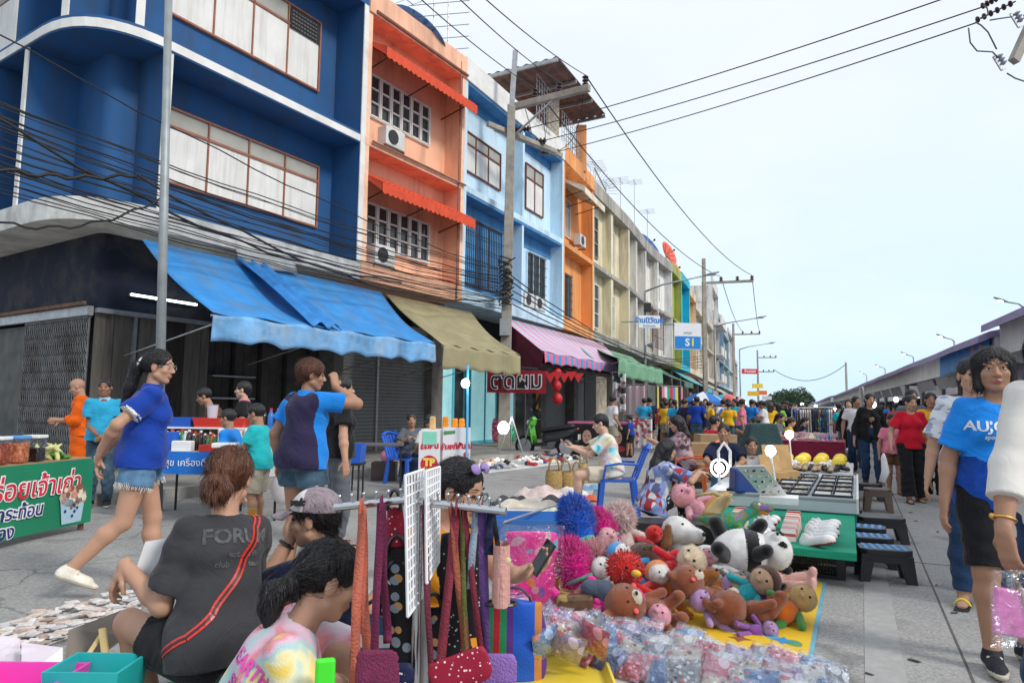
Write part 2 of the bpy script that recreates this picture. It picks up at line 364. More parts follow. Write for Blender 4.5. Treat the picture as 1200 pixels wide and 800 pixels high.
def torso(S,J,sex,inf=0.,k=.03,m=0,fat=1.,bust=1.,full=True):
 s=J['s'];T,B,pel=J['T'],J['B'],J['pel'];rt,fw,up=T.col;f=sex=='f';q=np.array(T);qb=np.array(B)
 S.ell(pel+(B.col[2]*.01)*s,[(.155 if f else.148)*s*fat+inf,.115*s*fat+inf,.125*s+inf*.5],k,m,q=qb)
 for sg in(1,-1):S.ell(pel+(B.col[0]*.075*sg-B.col[1]*.045-B.col[2]*.035)*s,[.088*s*fat+inf,.09*s*fat+inf,.1*s+inf],k,m,q=qb)
 S.ell(pel+(up*.16)*s,[(.122 if f else.135)*s*fat+inf,.094*s*fat+inf,.15*s],k+.02,m,q=q)
 S.ell(pel+(up*.3-fw*.005)*s,[(.138 if f else.155)*s*(.6+.4*fat)+inf,.1*s*(.6+.4*fat)+inf,.14*s+inf*.4],k+.01,m,q=q)
 for sd,sg in(('R',1),('L',-1)):
  S.cone(J['nb']-up*.035*s+rt*sg*.03*s,J[sd+'S']-rt*sg*.012*s,.046*s+inf*.5,.041*s+inf*.5,k,m)
  if f and bust:S.ell(pel+(up*.265+fw*.072+rt*sg*.068)*s,[.058*s+inf*.7]*3,k,m,q=q)
def arm(S,J,sd,inf=0.,k=.02,m=0,upto=2.,fat=1.,flare=0.,cap=None):
 s=J['s'];a,e,w=J[sd+'S'],J[sd+'E'],J[sd+'W']
 if upto<=1:
  p=a.lerp(e,upto);S.cone(a,p,.046*s*fat+inf*.8,.042*s*fat+inf+flare,k,m,cap='b' if cap is None else cap);return p,(e-a).normalized()
 S.cone(a,e,.044*s*fat+inf*.9,.036*s*fat+inf,k,m)
 p=e.lerp(w,upto-1);S.cone(e,e.lerp(w,.3),.038*s*fat+inf,.038*s*fat+inf,k,m);S.cone(e.lerp(w,.3)if upto>1.35 else e,p,.038*s*fat+inf,.026*s+inf+flare if upto>1.9 else.034*s+inf+flare,k,m,cap='b' if upto<2 or cap else None);return p,(w-e).normalized()
def leg(S,J,sd,inf=0.,k=.025,m=0,upto=2.,fat=1.,flare=0.,straight=False):
 s=J['s'];a,n,b=J[sd+'Hp'],J[sd+'K'],J[sd+'A']
 if upto<=1:
  p=a.lerp(n,upto);S.cone(a,p,.088*s*fat+inf,(.088+(.06-.088)*upto)*s*fat+inf+flare,k,m,cap='b');return p,(n-a).normalized()
 S.cone(a,n,.087*s*fat+inf,.057*s*fat+inf,k,m);u=(b-n).normalized();bk=(J[sd+'toe']*-1);bk=(bk-u*bk.dot(u));bk=bk.normalized()if bk.length>.01 else V((0,0,0));c=n.lerp(b,.3)+bk*.012*s;p=n.lerp(b,upto-1)
 if straight:S.cone(n,n.lerp(p,.4),.064*s*fat+inf,.068*s*fat+inf,k,m);S.cone(n.lerp(p,.4),p,.066*s*fat+inf,.05*s+inf+flare,k,m,cap='b');return p,u
 S.cone(n,c,.053*s*fat+inf,.056*s*fat+inf,k,m);S.cone(c,p if upto<1.99 else b,.055*s*fat+inf,.036*s+inf+flare,k,m,cap='b' if upto<1.99 else None);return p,u
def hand(S,J,sd,m=0,fine=True):
 s=J['s'];w=J[sd+'W'];d,n,curl,sg,spread=J[sd+'hand'];u=n.cross(d).normalized()*(1 if sd=='R' else-1)
 if not fine:
  S.cone(w,w+d*.08*s,.026*s,.034*s,.01,m,flat=(n,.5));S.cone(w+d*.08*s,w+(d*.15*math.cos(curl*.8)+n*.1*math.sin(curl))*s,.033*s,.018*s,.01,m,flat=(n,.45));S.cone(w+d*.03*s+u*.02*s,w+(d*.075+u*.05+n*.015)*s,.012*s,.01*s,.008,m);return
 S.cone(w-d*.01*s,w+d*.035*s,.024*s,.03*s,.012,m,flat=(n,.62))
 for o in(.024,.008,-.008,-.023):S.cone(w+(d*.02+u*o*.7)*s,w+(d*.088+u*o)*s,.0125*s,.0115*s,.011,m)
 S.ell(w+(d*.035+u*.022+n*.008)*s,.016*s,.01,m)
 sp=spread or.12
 for i,(o,L)in enumerate(((.0245,.068),(.0085,.077),(-.008,.071),(-.0235,.056))):
  b=w+(d*(.09-.004*abs(i-1))+u*o)*s;ang=curl*(.85+.1*i);dd=(d+u*o*sp*14).normalized();p=b
  for j,(fr,r0,r1)in enumerate(((.45,.0098,.0088),(.31,.0088,.0078),(.24,.0078,.0064))):
   a=ang*(.55,1.35,1.9)[j];t=p+(dd*math.cos(a)+n*math.sin(a))*L*fr*s;S.cone(p,t,r0*s,r1*s,.003,m);p=t
 b=w+(d*.022+u*.024+n*.006)*s;t=b+(d*.6+u*.72+n*.3*(1+curl)).normalized()*.042*s;S.cone(b,t,.0135*s,.0105*s,.008,m);S.cone(t,t+(d*.85+u*.25+n*(.2+.6*curl)).normalized()*.034*s,.0105*s,.008*s,.003,m)
def head(S,J,sex,fine,m=0,young=0.,chub=1.):
 s=J['s'];c,H=J['hc'],J['H'];q=np.array(H);k=.012*s
 W=lambda x,y,z:c+H@V((x,y,z))*s
 S.cone(J['nb']-J['T'].col[2]*.02*s,W(0,-.018,-.055),(.05 if sex=='f' else.056)*s,(.047 if sex=='f' else.053)*s,.02,m)
 S.ell(W(0,-.016,.034),[.073*s,.09*s,.083*s],k,m,q=q);S.ell(W(0,.016,-.028),[.06*s*chub,.066*s,.08*s],.02,m,q=q)
 S.ell(W(0,.046,-.087),[.026*s,.022*s,.019*s],.02,m,q=q)
 for g in(1,-1):
  S.cone(W(.05*g,.005,-.055),W(.012*g,.05,-.09),.018*s*chub,.014*s,.02,m);S.ell(W(.037*g,.05,-.02),[.024*s*chub,.022*s,.022*s],.015,m,q=q)
  S.ell(W(.075*g,-.008,-.002),[.009*s,.019*s,.031*s],.005,m,q=q)
 S.cone(W(0,.074,.012),W(0,.094,-.022),.0075*s,.0115*s,.01,m);S.ell(W(0,.093,-.026),[.0125*s,.0105*s,.009*s],.006,m,q=q)
 for g in(1,-1):S.ell(W(.012*g,.085,-.028),[.009*s,.01*s,.0075*s],.006,m,q=q)
 if fine:
  for g in(1,-1):
   S.ell(W(.031*g,.087,.008),[.019*s,.013*s,.0095*s],.009,m,'s',q=q);S.cone(W(.014*g,.078,.031),W(.048*g,.066,.031),.007*s,.006*s,.012,m)
   S.cone(W(.018*g,.0765,.0145),W(.031*g,.0795,.0185),.0045*s,.0045*s,.004,m);S.cone(W(.031*g,.0795,.0185),W(.045*g,.0705,.013),.0045*s,.004*s,.004,m)
   S.cone(W(.02*g,.075,.0),W(.043*g,.07,.001),.0045*s,.004*s,.005,m)
 S.cone(W(-.021,.073,-.057),W(0,.083,-.054),.0045*s,.006*s,.004,1);S.cone(W(.021,.073,-.057),W(0,.083,-.054),.0045*s,.006*s,.004,1);S.cone(W(-.013,.076,-.064),W(.013,.076,-.064),.0062*s,.0062*s,.004,1)
 for g in(1,-1):S.cone(W(.016*g,.0815,.032),W(.034*g,.078,.037),.0042*s,.004*s,.002,2,flat=(H.col[1],.8));S.cone(W(.034*g,.078,.037),W(.05*g,.064,.031),.004*s,.0025*s,.002,2)
def eyes(J,fine):
 s=J['s'];c,H=J['hc'],J['H'];W=lambda x,y,z:c+H@V((x,y,z))*s;out=[]
 for g in(1,-1):
  if fine:
   out+=[ellq(W(.031*g,.0665,.0075),[.014*s,.0125*s,.0105*s],H)[:2]+(3,),ellq(W(.031*g,.0758,.0078),[.0062*s,.0042*s,.0062*s],H)[:2]+(4,)]
   out+=[tubeq([W(.0165*g,.0755,.012),W(.024*g,.0812,.0165),(W(.034*g,.0812,.0165)),W(.045*g,.0735,.012)],.0013*s)+(2,)]
  else:out.append(ellq(W(.031*g,.0735,.008),[.0125*s,.0075*s,.0055*s],H)[:2]+(4,))
 return out
def tubeq(pts,r,n=6):
 b=MB().tube(pts,r,n,cap=False);return np.array([tuple(p)for p in b.v]),np.array(b.f)
def bounds(pts,mg):
 A=np.array([tuple(p)for p in pts]);mg=np.array(mg);return A.min(0)-mg,A.max(0)+mg
def sdfobj(name,S,mats,parent,extra=(),smooth=True):
 v,f,ids=S.mesh()
 if len(f)==0:return None
 return npmesh(name,[(v,f,ids[f[:,0]])]+list(extra),mats,parent=parent,smooth=smooth)
def person(label,at,rz,s=1.,sex='f',skin='mid',P=None,top=None,bot=None,hair=('short','black'),feet=None,h=.009,hh=None,group=None,fat=1.,child=False,cat='person',collar=None,hs=None,chub=1.,handfine=None):
 P=P or{};J=skeleton(P,sex,s);hh=hh or h*.7;finef=hh<=.0045;hf=handfine if handfine is not None else h<=.0095
 jp=[J[k]for k in('pel','nb','hc','RS','LS','RE','LE','RW','LW','RHp','LHp','RK','LK','RA','LA')]
 hj=[J[d+'W']+J[d+'hand'][0]*.19*s for d in 'RL']
 if child or hs:J['hc']=J['hc']+J['H'].col[2]*.02*s
 lo,hi=bounds(jp+hj,(.17*s,.17*s,.17*s));c=J['hc']
 S=SDF(lo,hi,h,[(0,c.x-.1*s,c.x+.1*s,hh),(1,c.y-.11*s,c.y+.13*s,hh),(2,c.z-.12*s,c.z+.13*s,hh)])
 torso(S,J,sex,fat=fat)
 for d in 'RL':
  arm(S,J,d,fat=fat);leg(S,J,d,fat=fat);hand(S,J,d,fine=hf)
  a,t=J[d+'A'],J[d+'toe'];sh=(a-J[d+'K']).normalized();dn=V(P.get(d+'D',(0,0,-1)));S.cone(a,a+(dn*.045-t*.03)*s,.036*s,.03*s,.02,0);S.cone(a+dn*.035*s,a+(t*.12+dn*.055)*s,.034*s,.028*s,.02,0,flat=(dn,.75));S.cone(a+(t*.1+dn*.058)*s,a+(t*.155+dn*.06)*s,.032*s,.024*s,.015,0,flat=(dn,.5))
 Jh=dict(J);Jh['s']=s*(hs or(1.16 if child else 1.));head(S,Jh,sex,finef,chub=chub)
 body=sdfobj('person',S,[SKIN[skin],LIP,BROW,EYEW,IRIS],None,eyes(Jh,finef));body.location=at;body.rotation_euler=(0,0,R(rz));WM[body.name]=Matrix.LocRotScale(V(at),Euler((0,0,R(rz))),None)
 props(body,label,cat,group);up,fw,rt=J['T'].col[2],J['T'].col[1],J['T'].col[0];pel=J['pel']
 ch=max(h,.0075)
 if bot:
  kind=bot[0];mat=bot[1];o=dict(upto=1.97,inf=.016,flare=.012,waist=.1);o.update(dict(pants={},jeans=dict(inf=.008,flare=.002),shorts=dict(upto=.62,inf=.016,flare=.02),long_shorts=dict(upto=.93,inf=.018,flare=.02),skirt=dict(upto=.9,inf=.02,flare=.04),wide=dict(inf=.022,flare=.035))[kind]);o.update(bot[2]if len(bot)>2 else{})
  pts=[J[k]for k in('pel','RHp','LHp','RK','LK')]+([J['RA'],J['LA']]if o['upto']>1 else[]);lo,hi=bounds(pts,(.19*s,)*3)
  S=SDF(lo,hi,ch);torso(S,J,sex,inf=o['inf']*.7,fat=fat,bust=0)
  S.clip(pel+J['B'].col[2]*o['waist']*s,J['B'].col[2])
  for d in 'RL':leg(S,J,d,inf=o['inf'],upto=o['upto'],fat=fat,flare=o['flare'],straight=o['upto']>1)
  if kind=='skirt':S.cone(J['RK'].lerp(J['LK'],.5),pel,.1*s,.12*s,.06)
  S.wrinkle(.005,55,len(label));S.clip(pel+J['B'].col[2]*o['waist']*s,J['B'].col[2])
  sdfobj({'pants':'trousers','jeans':'jeans','wide':'trousers','shorts':'shorts','long_shorts':'shorts','skirt':'skirt'}[kind],S,mat if isinstance(mat,list)else[mat],body)
 if top:
  kind,mat=top[0],top[1];o=dict(sleeve=.6,inf=.018,flare=.016,hem=-.07,wr=.0075,neck=.062,sf=.0);o.update(dict(tee={},polo={},long=dict(sleeve=1.93,flare=.01),tank=dict(sleeve=0),robe=dict(sleeve=1.2,hem=-.1),jacket=dict(sleeve=1.8,inf=.028,hem=-.12),three=dict(sleeve=1.4))[kind]);o.update(top[2]if len(top)>2 else{})
  pts=[J[k]for k in('pel','nb','RS','LS','RHp','LHp')]+([J['RE'],J['LE']]if o['sleeve']>0 else[])+([J['RW'],J['LW']]if o['sleeve']>1 else[]);lo,hi=bounds(pts,(.18*s,)*3)
  S=SDF(lo,hi,ch);torso(S,J,sex,inf=o['inf'],k=.045,fat=fat)
  if o['hem']<-.02:S.cone(pel+up*.1*s,pel+up*o['hem']*s,(.105*fat)*s+o['inf'],.122*s*fat+o['inf']*1.3,.06,0,flat=(rt,1.3))
  cuffs=[]
  if kind=='jacket':S.cone(pel+(up*.5+fw*.13)*s,pel+(up*-.2+fw*.15)*s,.035*s,.06*s,.02,op='s')
  S.clip(pel+up*o['hem']*s,-up)
  for d in 'RL':
   if o['sleeve']>0:arm(S,J,d,inf=o['inf']*.8+.003,upto=o['sleeve'],fat=fat,flare=o['flare'],k=.03)
  S.wrinkle(o['wr'],38,len(label)+3,ax=(.3,.2,1));S.clip(pel+up*o['hem']*s,-up)
  S.ell(J['nb']+up*.03*s+fw*.022*s,[o['neck']*s,(o['neck']+.008)*s,.058*s],.008,op='s',q=np.array(J['T']))
  if o.get('cuff'):
   X,Y,Z=S.ax[0][:,None,None],S.ax[1][None,:,None],S.ax[2][None,None,:]
   for d in 'RL':
    a,e=J[d+'S'],J[d+'E'];u=(e-a).normalized();L=(e-a).length*(o['sleeve']-.08);t=(X-a.x)*u.x+(Y-a.y)*u.y+(Z-a.z)*u.z;r2=(X-a.x)**2+(Y-a.y)**2+(Z-a.z)**2-t*t;S.id[(t>L)&(r2<.0062)]=1
  if o.get('paint'):o['paint'](S,J)
  sdfobj({'robe':'robe','jacket':'jacket','tank':'top'}.get(kind,'shirt'),S,mat if isinstance(mat,list)else[mat],body)
  if collar:
   S=SDF(*bounds([J['nb']],(.13*s,)*3),.006);nb=J['nb'];S.cone(nb-up*.012*s,nb+up*.042*s+fw*.004*s,.078*s,.06*s,0);S.cone(nb-up*.1*s,nb+up*.12*s+fw*.008*s,.07*s,.045*s,0,op='s');S.clip(nb+up*.04*s,up);S.clip(nb+up*.004*s+fw*.06*s,(fw-up*.4));sdfobj('collar',S,[collar],body)
 hk=hair[0]
 if hk!='none':make_hair(J,Jh,hair,body,max(.005,min(.014,h*.8)))
 if feet:footwear(J,P,feet,body,max(.006,min(h*.85,.012)))
 return body,J
def make_hair(J,Jh,hair,body,h):
 hk,hm=hair[0],HAIR[hair[1]];s=Jh['s'];c,H=J['hc'],J['H'];q=np.array(H);W=lambda x,y,z:c+H@V((x,y,z))*s;o=hair[2]if len(hair)>2 else{}
 ext={'long':.45,'pony':.4,'bun':.2,'bob':.2}.get(hk,.14)*s;S=SDF(*bounds([c],(ext if hk in('long','pony')else.19*s,ext if hk in('long','pony')else.23*s,ext)),h);v=o.get('vol',1.)
 S.ell(W(0,-.02,.036),[.081*s*v,.098*s*v,.09*s*v],.0,q=q)
 if hk=='bob':
  for g in(1,-1):S.cone(W(.062*g,-.004,.05),W(.073*g,.012,-.085),.033*s,.024*s,.03)
  S.cone(W(0,-.065,.03),W(0,-.062,-.09),.07*s,.045*s,.03)
 if hk=='long':
  L=o.get('len',.3)
  for g in(1,-1):S.cone(W(.058*g,-.02,.04),W(.066*g,-.035,-.1),.035*s,.03*s,.03)
  a=W(0,-.07,.0);b=J['nb']-J['T'].col[1]*.085*s-J['T'].col[2]*.03*s;e=b-J['T'].col[2]*(L-.12)*s-J['T'].col[1]*.02*s;S.cone(a,b,.07*s,.055*s,.03,flat=(H.col[0],1.25));S.cone(b,e,.055*s,.035*s,.03,flat=(J['T'].col[0],1.5))
  if o.get('front'):g=o['front'];S.cone(W(.06*g,.0,-.05),J['nb']+(J['T'].col[1]*.07+J['T'].col[0]*.075*g-J['T'].col[2]*.16)*s,.035*s,.025*s,.03)
 if hk in('pony','bun'):
  t=o.get('tz',.03);S.ell(W(0,-.1,t),.03*s,.03)
  if hk=='pony':
   a=W(0,-.105,t);b=W(0,-.15,t-.05);d=V(o.get('dir',(0,-.03,-1))).normalized();e=b+d*o.get('len',.22)*s;r_=o.get('r',1.);S.cone(a,b,.03*s*r_,.042*s*r_,.02);S.cone(b,b.lerp(e,.5),.042*s*r_,.038*s*r_,.02);S.cone(b.lerp(e,.5),e,.038*s*r_,.012*s,.02)
  else:
   for i in range(7):
    an=i*.9;p=W(.034*math.cos(an),-.132,t-.005+.03*math.sin(an));S.ell(p,[.03*s,.034*s,.028*s],.006)
 if hk=='short' and o.get('back'):S.cone(W(0,-.06,.0),W(0,-.062,-.06),.05*s,.035*s,.03)
 f=.062 if hk!='bob' else.058
 fb=o.get('fringe',0)
 S.ell(W(0,.09,-.03-fb),[f*1.02*s,.07*s,.096*s],.012,op='s',q=q)
 if hk in('short','pony','bun','shaved'):
  for g in(1,-1):S.ell(W(.08*g,.012,-.035),[.035*s,.045*s,.048*s],.012,op='s',q=q)
  S.clip(W(0,-.05,-.05 if hk=='short' else-.06),-H.col[2]+H.col[1]*.55)if hk!='pony' and hk!='bun' else None
 X,Y,Z=S.ax[0][:,None,None],S.ax[1][None,:,None],S.ax[2][None,None,:];a=np.arctan2(X-c.x,-(Y-c.y)+1e-6);S.f=S.f+(.0022*np.sin(a*23+6*np.sin(Z*14)+3*np.sin(a*5))+.0015*np.sin(a*51+Z*30)).astype(np.float32)*min(1,.009/h)
 ex=[]
 if h<=.0065:
  v,f,ids=S.mesh();tl=np.array(W(0,-.13,o.get('tz',.03)))if hk in('pony','bun')else None
  def tang(p):
   g=np.tile(np.array([0,0,-1.]),(len(p),1));bk=np.array(H.col[1])*-.5
   if tl is not None:d=tl-p;r=np.linalg.norm(d,axis=1)[:,None];return np.where(r>.07*s,d/r,g)
   return g*.9+bk+(p-np.array(c))*4
  ex=[blades(v,f,0,2600,.05*s,.0011,RS,tang,.25,4)]
 mats=[hm];sdfobj('hair',S,mats,body,ex)
def cloth_tree(body,nm='shirt'):
 from mathutils.bvhtree import BVHTree
 me=[c for c in CHILD[body.name]if c.name.startswith(nm)][0].data;return BVHTree.FromPolygons([v.co.copy()for v in me.vertices],[tuple(p.vertices)for p in me.polygons])
def printed(body,items,at,xd,yd,mat,name='print',nm='shirt'):
 """lettering that lies on the cloth: every corner of the letters is moved onto the shirt's surface"""
 bt=cloth_tree(body,nm);x,y=V(xd).normalized(),V(yd).normalized();y=(y-x*y.dot(x)).normalized();n=x.cross(y);m=MB()
 for txt,sz,dx,dy in items:m.text(txt,sz,V(at)+x*dx+y*dy,x,y,0,ext=0,bold=sz*.03,shear=.15 if sz>.05 else 0)
 out=[]
 for p in m.v:
  r=bt.ray_cast(p+n*.35,-n,.7);out.append(r[0]+n*.0035 if r[0]else p)
 m.v=out;return m.build(name,mat,body,local=True)
def footwear(J,P,feet,body,h):
 kind,mats=feet[0],feet[1]if isinstance(feet[1],list)else[feet[1]];s=J['s']
 for d in 'RL':
  a,t=J[d+'A'],J[d+'toe'];dn=V(P.get(d+'D',(0,0,-1)));w=t.cross(dn).normalized();S=SDF(*bounds([a+t*.05*s+dn*.04*s],(.17*s,.17*s,.15*s)),h)
  sole=a+dn*.072*s
  if kind=='shoe':
   S.cone(a+(dn*.0)*s,a+(dn*.04-t*.03)*s,.045*s,.042*s,.015,0);S.cone(a+(dn*.035-t*.02)*s,a+(t*.12+dn*.05)*s,.043*s,.04*s,.02,0);S.cone(a+(t*.1+dn*.052)*s,a+(t*.165+dn*.058)*s,.042*s,.032*s,.015,0,flat=(dn,.6))
   S.clip(sole,dn);S.clip(a-dn*.02*s,-dn*1.)
   X,Y,Z=S.ax[0][:,None,None],S.ax[1][None,:,None],S.ax[2][None,None,:];e=(X-sole.x)*dn.x+(Y-sole.y)*dn.y+(Z-sole.z)*dn.z;S.id[np.broadcast_to(e>-.022*s,S.id.shape)]=1
   S.cone(a+(t*.05+dn*.01-w*.03)*s,a+(t*.05+dn*.01+w*.03)*s,.006*s,.006*s,.004,1)if h<.008 else None
  else:
   S.cone(a+(dn*.078-t*.05)*s,a+(dn*.078+t*.165)*s,.042*s,.044*s,0,1,flat=(dn,.25))
   for tt,r in((.09,.011),(.05,.011)if kind=='sandal' else(.1,.008)):
    for k in range(6):
     q=[(-1+2*k/6),(-1+2*(k+1)/6)];pp=[a+(t*tt+w*.042*x+dn*(.058-.035*(1-x*x)))*s for x in q];S.cone(pp[0],pp[1],r*s,r*s,.004,0,flat=(dn,.6))
  sdfobj({'shoe':'shoe','sandal':'sandal','flip':'sandal'}[kind],S,mats if len(mats)>1 else mats*2,body)
# ---- world, light, camera
def setup():
 w=bpy.data.worlds.new('World');SC.world=w;w.use_nodes=True;N,L=w.node_tree.nodes,w.node_tree.links;bg=N['Background']
 sky=N.new('ShaderNodeTexSky');sky.sky_type='NISHITA';sky.sun_disc=False;sky.sun_elevation=R(38);sky.sun_rotation=R(125);sky.air_density=1.2;sky.dust_density=1.5
 tc=N.new('ShaderNodeTexCoord');sp=N.new('ShaderNodeSeparateXYZ');L.new(tc.outputs['Generated'],sp.inputs[0])
 mp=N.new('ShaderNodeMapping');mp.inputs['Scale'].default_value=(1,1,2.6);L.new(tc.outputs['Generated'],mp.inputs[0])
 no=N.new('ShaderNodeTexNoise');no.inputs['Scale'].default_value=2.1;no.inputs['Detail'].default_value=7;no.inputs['Roughness'].default_value=.55;no.inputs['Distortion'].default_value=.3;L.new(mp.outputs[0],no.inputs[0])
 el=ramp(N,[(.0,(5.7,7.8,9.9)),(.10,(6.2,8.1,10.)),(.24,(7.0,8.2,9.5)),(.42,(7.5,8.2,9.1)),(1,(7.6,8.2,9.0))]);L.new(sp.outputs['Z'],el.inputs[0])
 br=ramp(N,[(.42,(0,0,0)),(.64,(1,1,1))]);L.new(no.outputs[0],br.inputs[0])
 m1=N.new('ShaderNodeMixRGB');mu=N.new('ShaderNodeMath');mu.operation='MULTIPLY';mu.inputs[1].default_value=.5;L.new(br.outputs[0],mu.inputs[0]);L.new(mu.outputs[0],m1 .inputs[0]);L.new(el.outputs[0],m1 .inputs[1]);m1 .inputs[2].default_value=(8.5,8.8,9.2,1)
 m2=N.new('ShaderNodeMixRGB');m2 .inputs[0].default_value=.93;L.new(sky.outputs[0],m2 .inputs[1]);L.new(m1 .outputs[0],m2 .inputs[2]);L.new(m2 .outputs[0],bg.inputs['Color']);bg.inputs['Strength'].default_value=.1
 sl=bpy.data.lights.new('sun','SUN');so=bpy.data.objects.new('sun',sl);COL.objects.link(so);sl.energy=2.0;sl.angle=R(13);sl.color=(1,.95,.88)
 d=V((-math.cos(R(38))*math.sin(R(125)),-math.cos(R(38))*math.cos(R(125)),-math.sin(R(38))));so.rotation_euler=d.to_track_quat('-Z','Y').to_euler()
 ca=bpy.data.cameras.new('camera');co=bpy.data.objects.new('camera',ca);COL.objects.link(co);SC.camera=co;co.location=CP;co.rotation_euler=CM.to_euler();ca.sensor_width=36;ca.lens=FPX/1200*36;ca.clip_end=3000;ca.clip_start=.05
 SC.view_settings.view_transform='Standard';SC.view_settings.look='None';SC.view_settings.exposure=0.3;SC.view_settings.gamma=1
 SC.cycles.max_bounces=6;SC.cycles.transparent_max_bounces=12;SC.cycles.use_denoising=True
setup()
# ---- ground
FP=[(-6.84,10.54),(-3.57,16.1),(-1.45,19.55),(1.92,26.2),(3.5,30.),(6.1,36.1),(7.9,40.9),(9.3,44.1),(11.,47.6),(12.7,51.9),(14.4,56.2)]
d0=V((.35,.937));q=V(FP[-1])
for L in(5,9,10,9,9,12,14,14,18,20):q=q+d0*L;FP.append(tuple(q))
FP=[V(p)for p in FP]
def offpt(i,d):
 t=((FP[min(i+1,len(FP)-1)]-FP[max(i-1,0)])).normalized();return FP[i]+V((t.y,-t.x))*d
def rough_ground(name,c1,c2,crackscale=.55,slab=None):
 m,t,N,L,b=nt(name);co=coords(N,L)
 n1=N.new('ShaderNodeTexNoise');n1 .inputs['Scale'].default_value=.6;n1 .inputs['Detail'].default_value=9;n1 .inputs['Roughness'].default_value=.68;L.new(co,n1 .inputs[0])
 r1=ramp(N,[(.3,c1),(.7,c2)]);L.new(n1 .outputs[0],r1 .inputs[0])
 n2=N.new('ShaderNodeTexNoise');n2 .inputs['Scale'].default_value=55;n2 .inputs['Detail'].default_value=6;L.new(co,n2 .inputs[0]);r2=ramp(N,[(.3,(.72,)*3),(.7,(1.22,)*3)]);L.new(n2 .outputs[0],r2 .inputs[0])
 mx=N.new('ShaderNodeMixRGB');mx.blend_type='MULTIPLY';mx.inputs[0].default_value=1;L.new(r1 .outputs[0],mx.inputs[1]);L.new(r2 .outputs[0],mx.inputs[2])
 v=N.new('ShaderNodeTexVoronoi');v.feature='DISTANCE_TO_EDGE';v.inputs['Scale'].default_value=crackscale;wn=N.new('ShaderNodeTexNoise');wn.inputs['Scale'].default_value=2.2;wn.inputs['Detail'].default_value=6;L.new(co,wn.inputs[0])
 ad=N.new('ShaderNodeVectorMath');ad.operation='MULTIPLY_ADD';L.new(wn.outputs[1],ad.inputs[0]);ad.inputs[1].default_value=(.6,)*3;L.new(co,ad.inputs[2]);L.new(ad.outputs[0],v.inputs[0])
 r3=ramp(N,[(0,(.35,)*3),(.004,(.55,)*3),(.008,(1,1,1))]);L.new(v.outputs[0],r3 .inputs[0]);m3=N.new('ShaderNodeMixRGB');m3 .blend_type='MULTIPLY';m3 .inputs[0].default_value=.6;L.new(mx.outputs[0],m3 .inputs[1]);L.new(r3 .outputs[0],m3 .inputs[2])
 n4=N.new('ShaderNodeTexNoise');n4 .inputs['Scale'].default_value=1.7;n4 .inputs['Detail'].default_value=3;L.new(co,n4 .inputs[0]);r4=ramp(N,[(.58,(1,1,1)),(.7,(.68,.67,.66))]);L.new(n4 .outputs[0],r4 .inputs[0]);m4=N.new('ShaderNodeMixRGB');m4 .blend_type='MULTIPLY';m4 .inputs[0].default_value=1;L.new(m3 .outputs[0],m4 .inputs[1]);L.new(r4 .outputs[0],m4 .inputs[2])
 L.new(m4 .outputs[0],b.inputs['Base Color']);b.inputs['Roughness'].default_value=.85;b.inputs['Specular IOR Level'].default_value=.25
 k=N.new('ShaderNodeBump');k.inputs['Strength'].default_value=.35;k.inputs['Distance'].default_value=.01;L.new(n2 .outputs[0],k.inputs['Height']);L.new(k.outputs[0],b.inputs['Normal']);return m
GROUND=rough_ground('road surface',(.25,.245,.236),(.34,.333,.322),.38);SLABM=rough_ground('lane concrete',(.275,.27,.262),(.365,.358,.347),.12)
PAVE=M('pavement concrete',(.27,.26,.245),.85,.2,3,.3,80,dirt=.5);KERB=M('kerb',(.33,.32,.3),.85,.2,4,.3,dirt=.6)
o=MB().box(-600,600,-300,1500,-.5,0).build('ground',GROUND);props(o,kind='structure')
LD=V((.443,.8965));LN=V((.8965,-.443));LP0=V((5.1,9.27))
def lane(a,b):p=LP0+LD*a+LN*b;return(p.x,p.y)
mb=MB();mb.prism([lane(-14,-1.75),lane(-14,2.6),lane(190,2.6),lane(190,-1.75)],-.05,.004);o=mb.build('lane',SLABM,base=False);props(o,kind='structure')
mb=MB();mb.prism([lane(-14,-.006),lane(-14,.006),lane(60,.006),lane(60,-.006)],0,.0065)
for a in range(-14,60,5):mb.prism([lane(a+.55,-1.72),lane(a+.55,2.55),lane(a+.56,2.55),lane(a+.56,-1.72)],0,.0068)
o=mb.build('lane_joint',M('joint tar',(.1,.097,.092),.9),base=False);props(o,kind='structure')
wm=M('worn paint',(.36,.353,.343),.8,.1,20,dirt=1.,dcol=(.315,.31,.3),ds=9);mb=MB();mb.prism([lane(-12,-.5),lane(-12,-.27),lane(-2.5,-.3),lane(-2.5,-.45)],0,.0072);o=mb.build('road_marking',wm,base=False);props(o,kind='structure')
mb=MB();n=len(FP)
side=V((-.835,.55))
for i in range(n-1):
 a,b=offpt(i,2.3),offpt(i+1,2.3);A,B=FP[i],FP[i+1]
 if i==0:a=FP[0]+V((.864,-.503))*2.3+V((.503,.864))*.2
 i1=offpt(i,-3)if i else FP[0]+V((-.864,.503))*3;i2=offpt(i+1,-3)
 mb.prism([tuple(a),tuple(b),tuple(i2),tuple(i1)],-.3,.15,0)
 a2,b2=(offpt(i,2.45)if i else a+V((.864,-.503))*.15),offpt(i+1,2.45);mb.prism([tuple(a2),tuple(b2),tuple(b),tuple(a)],-.3,.155,1)
c=FP[0];arc=[c+V((.864,-.503))*2.3+V((.503,.864))*.2]
for k in range(1,6):
 an=math.atan2(-.503,.864)+(-R(87))*k/5;arc.append(c+V((math.cos(an),math.sin(an)))*2.3)
arc+=[arc[-1]+side*30,c+side*30+V((.5,3.)),c+V((-.864,.503))*3]
mb.prism([tuple(p)for p in arc[::1]],-.3,.149,0);o=mb.build('pavement',[PAVE,KERB],base=False);props(o,kind='structure')
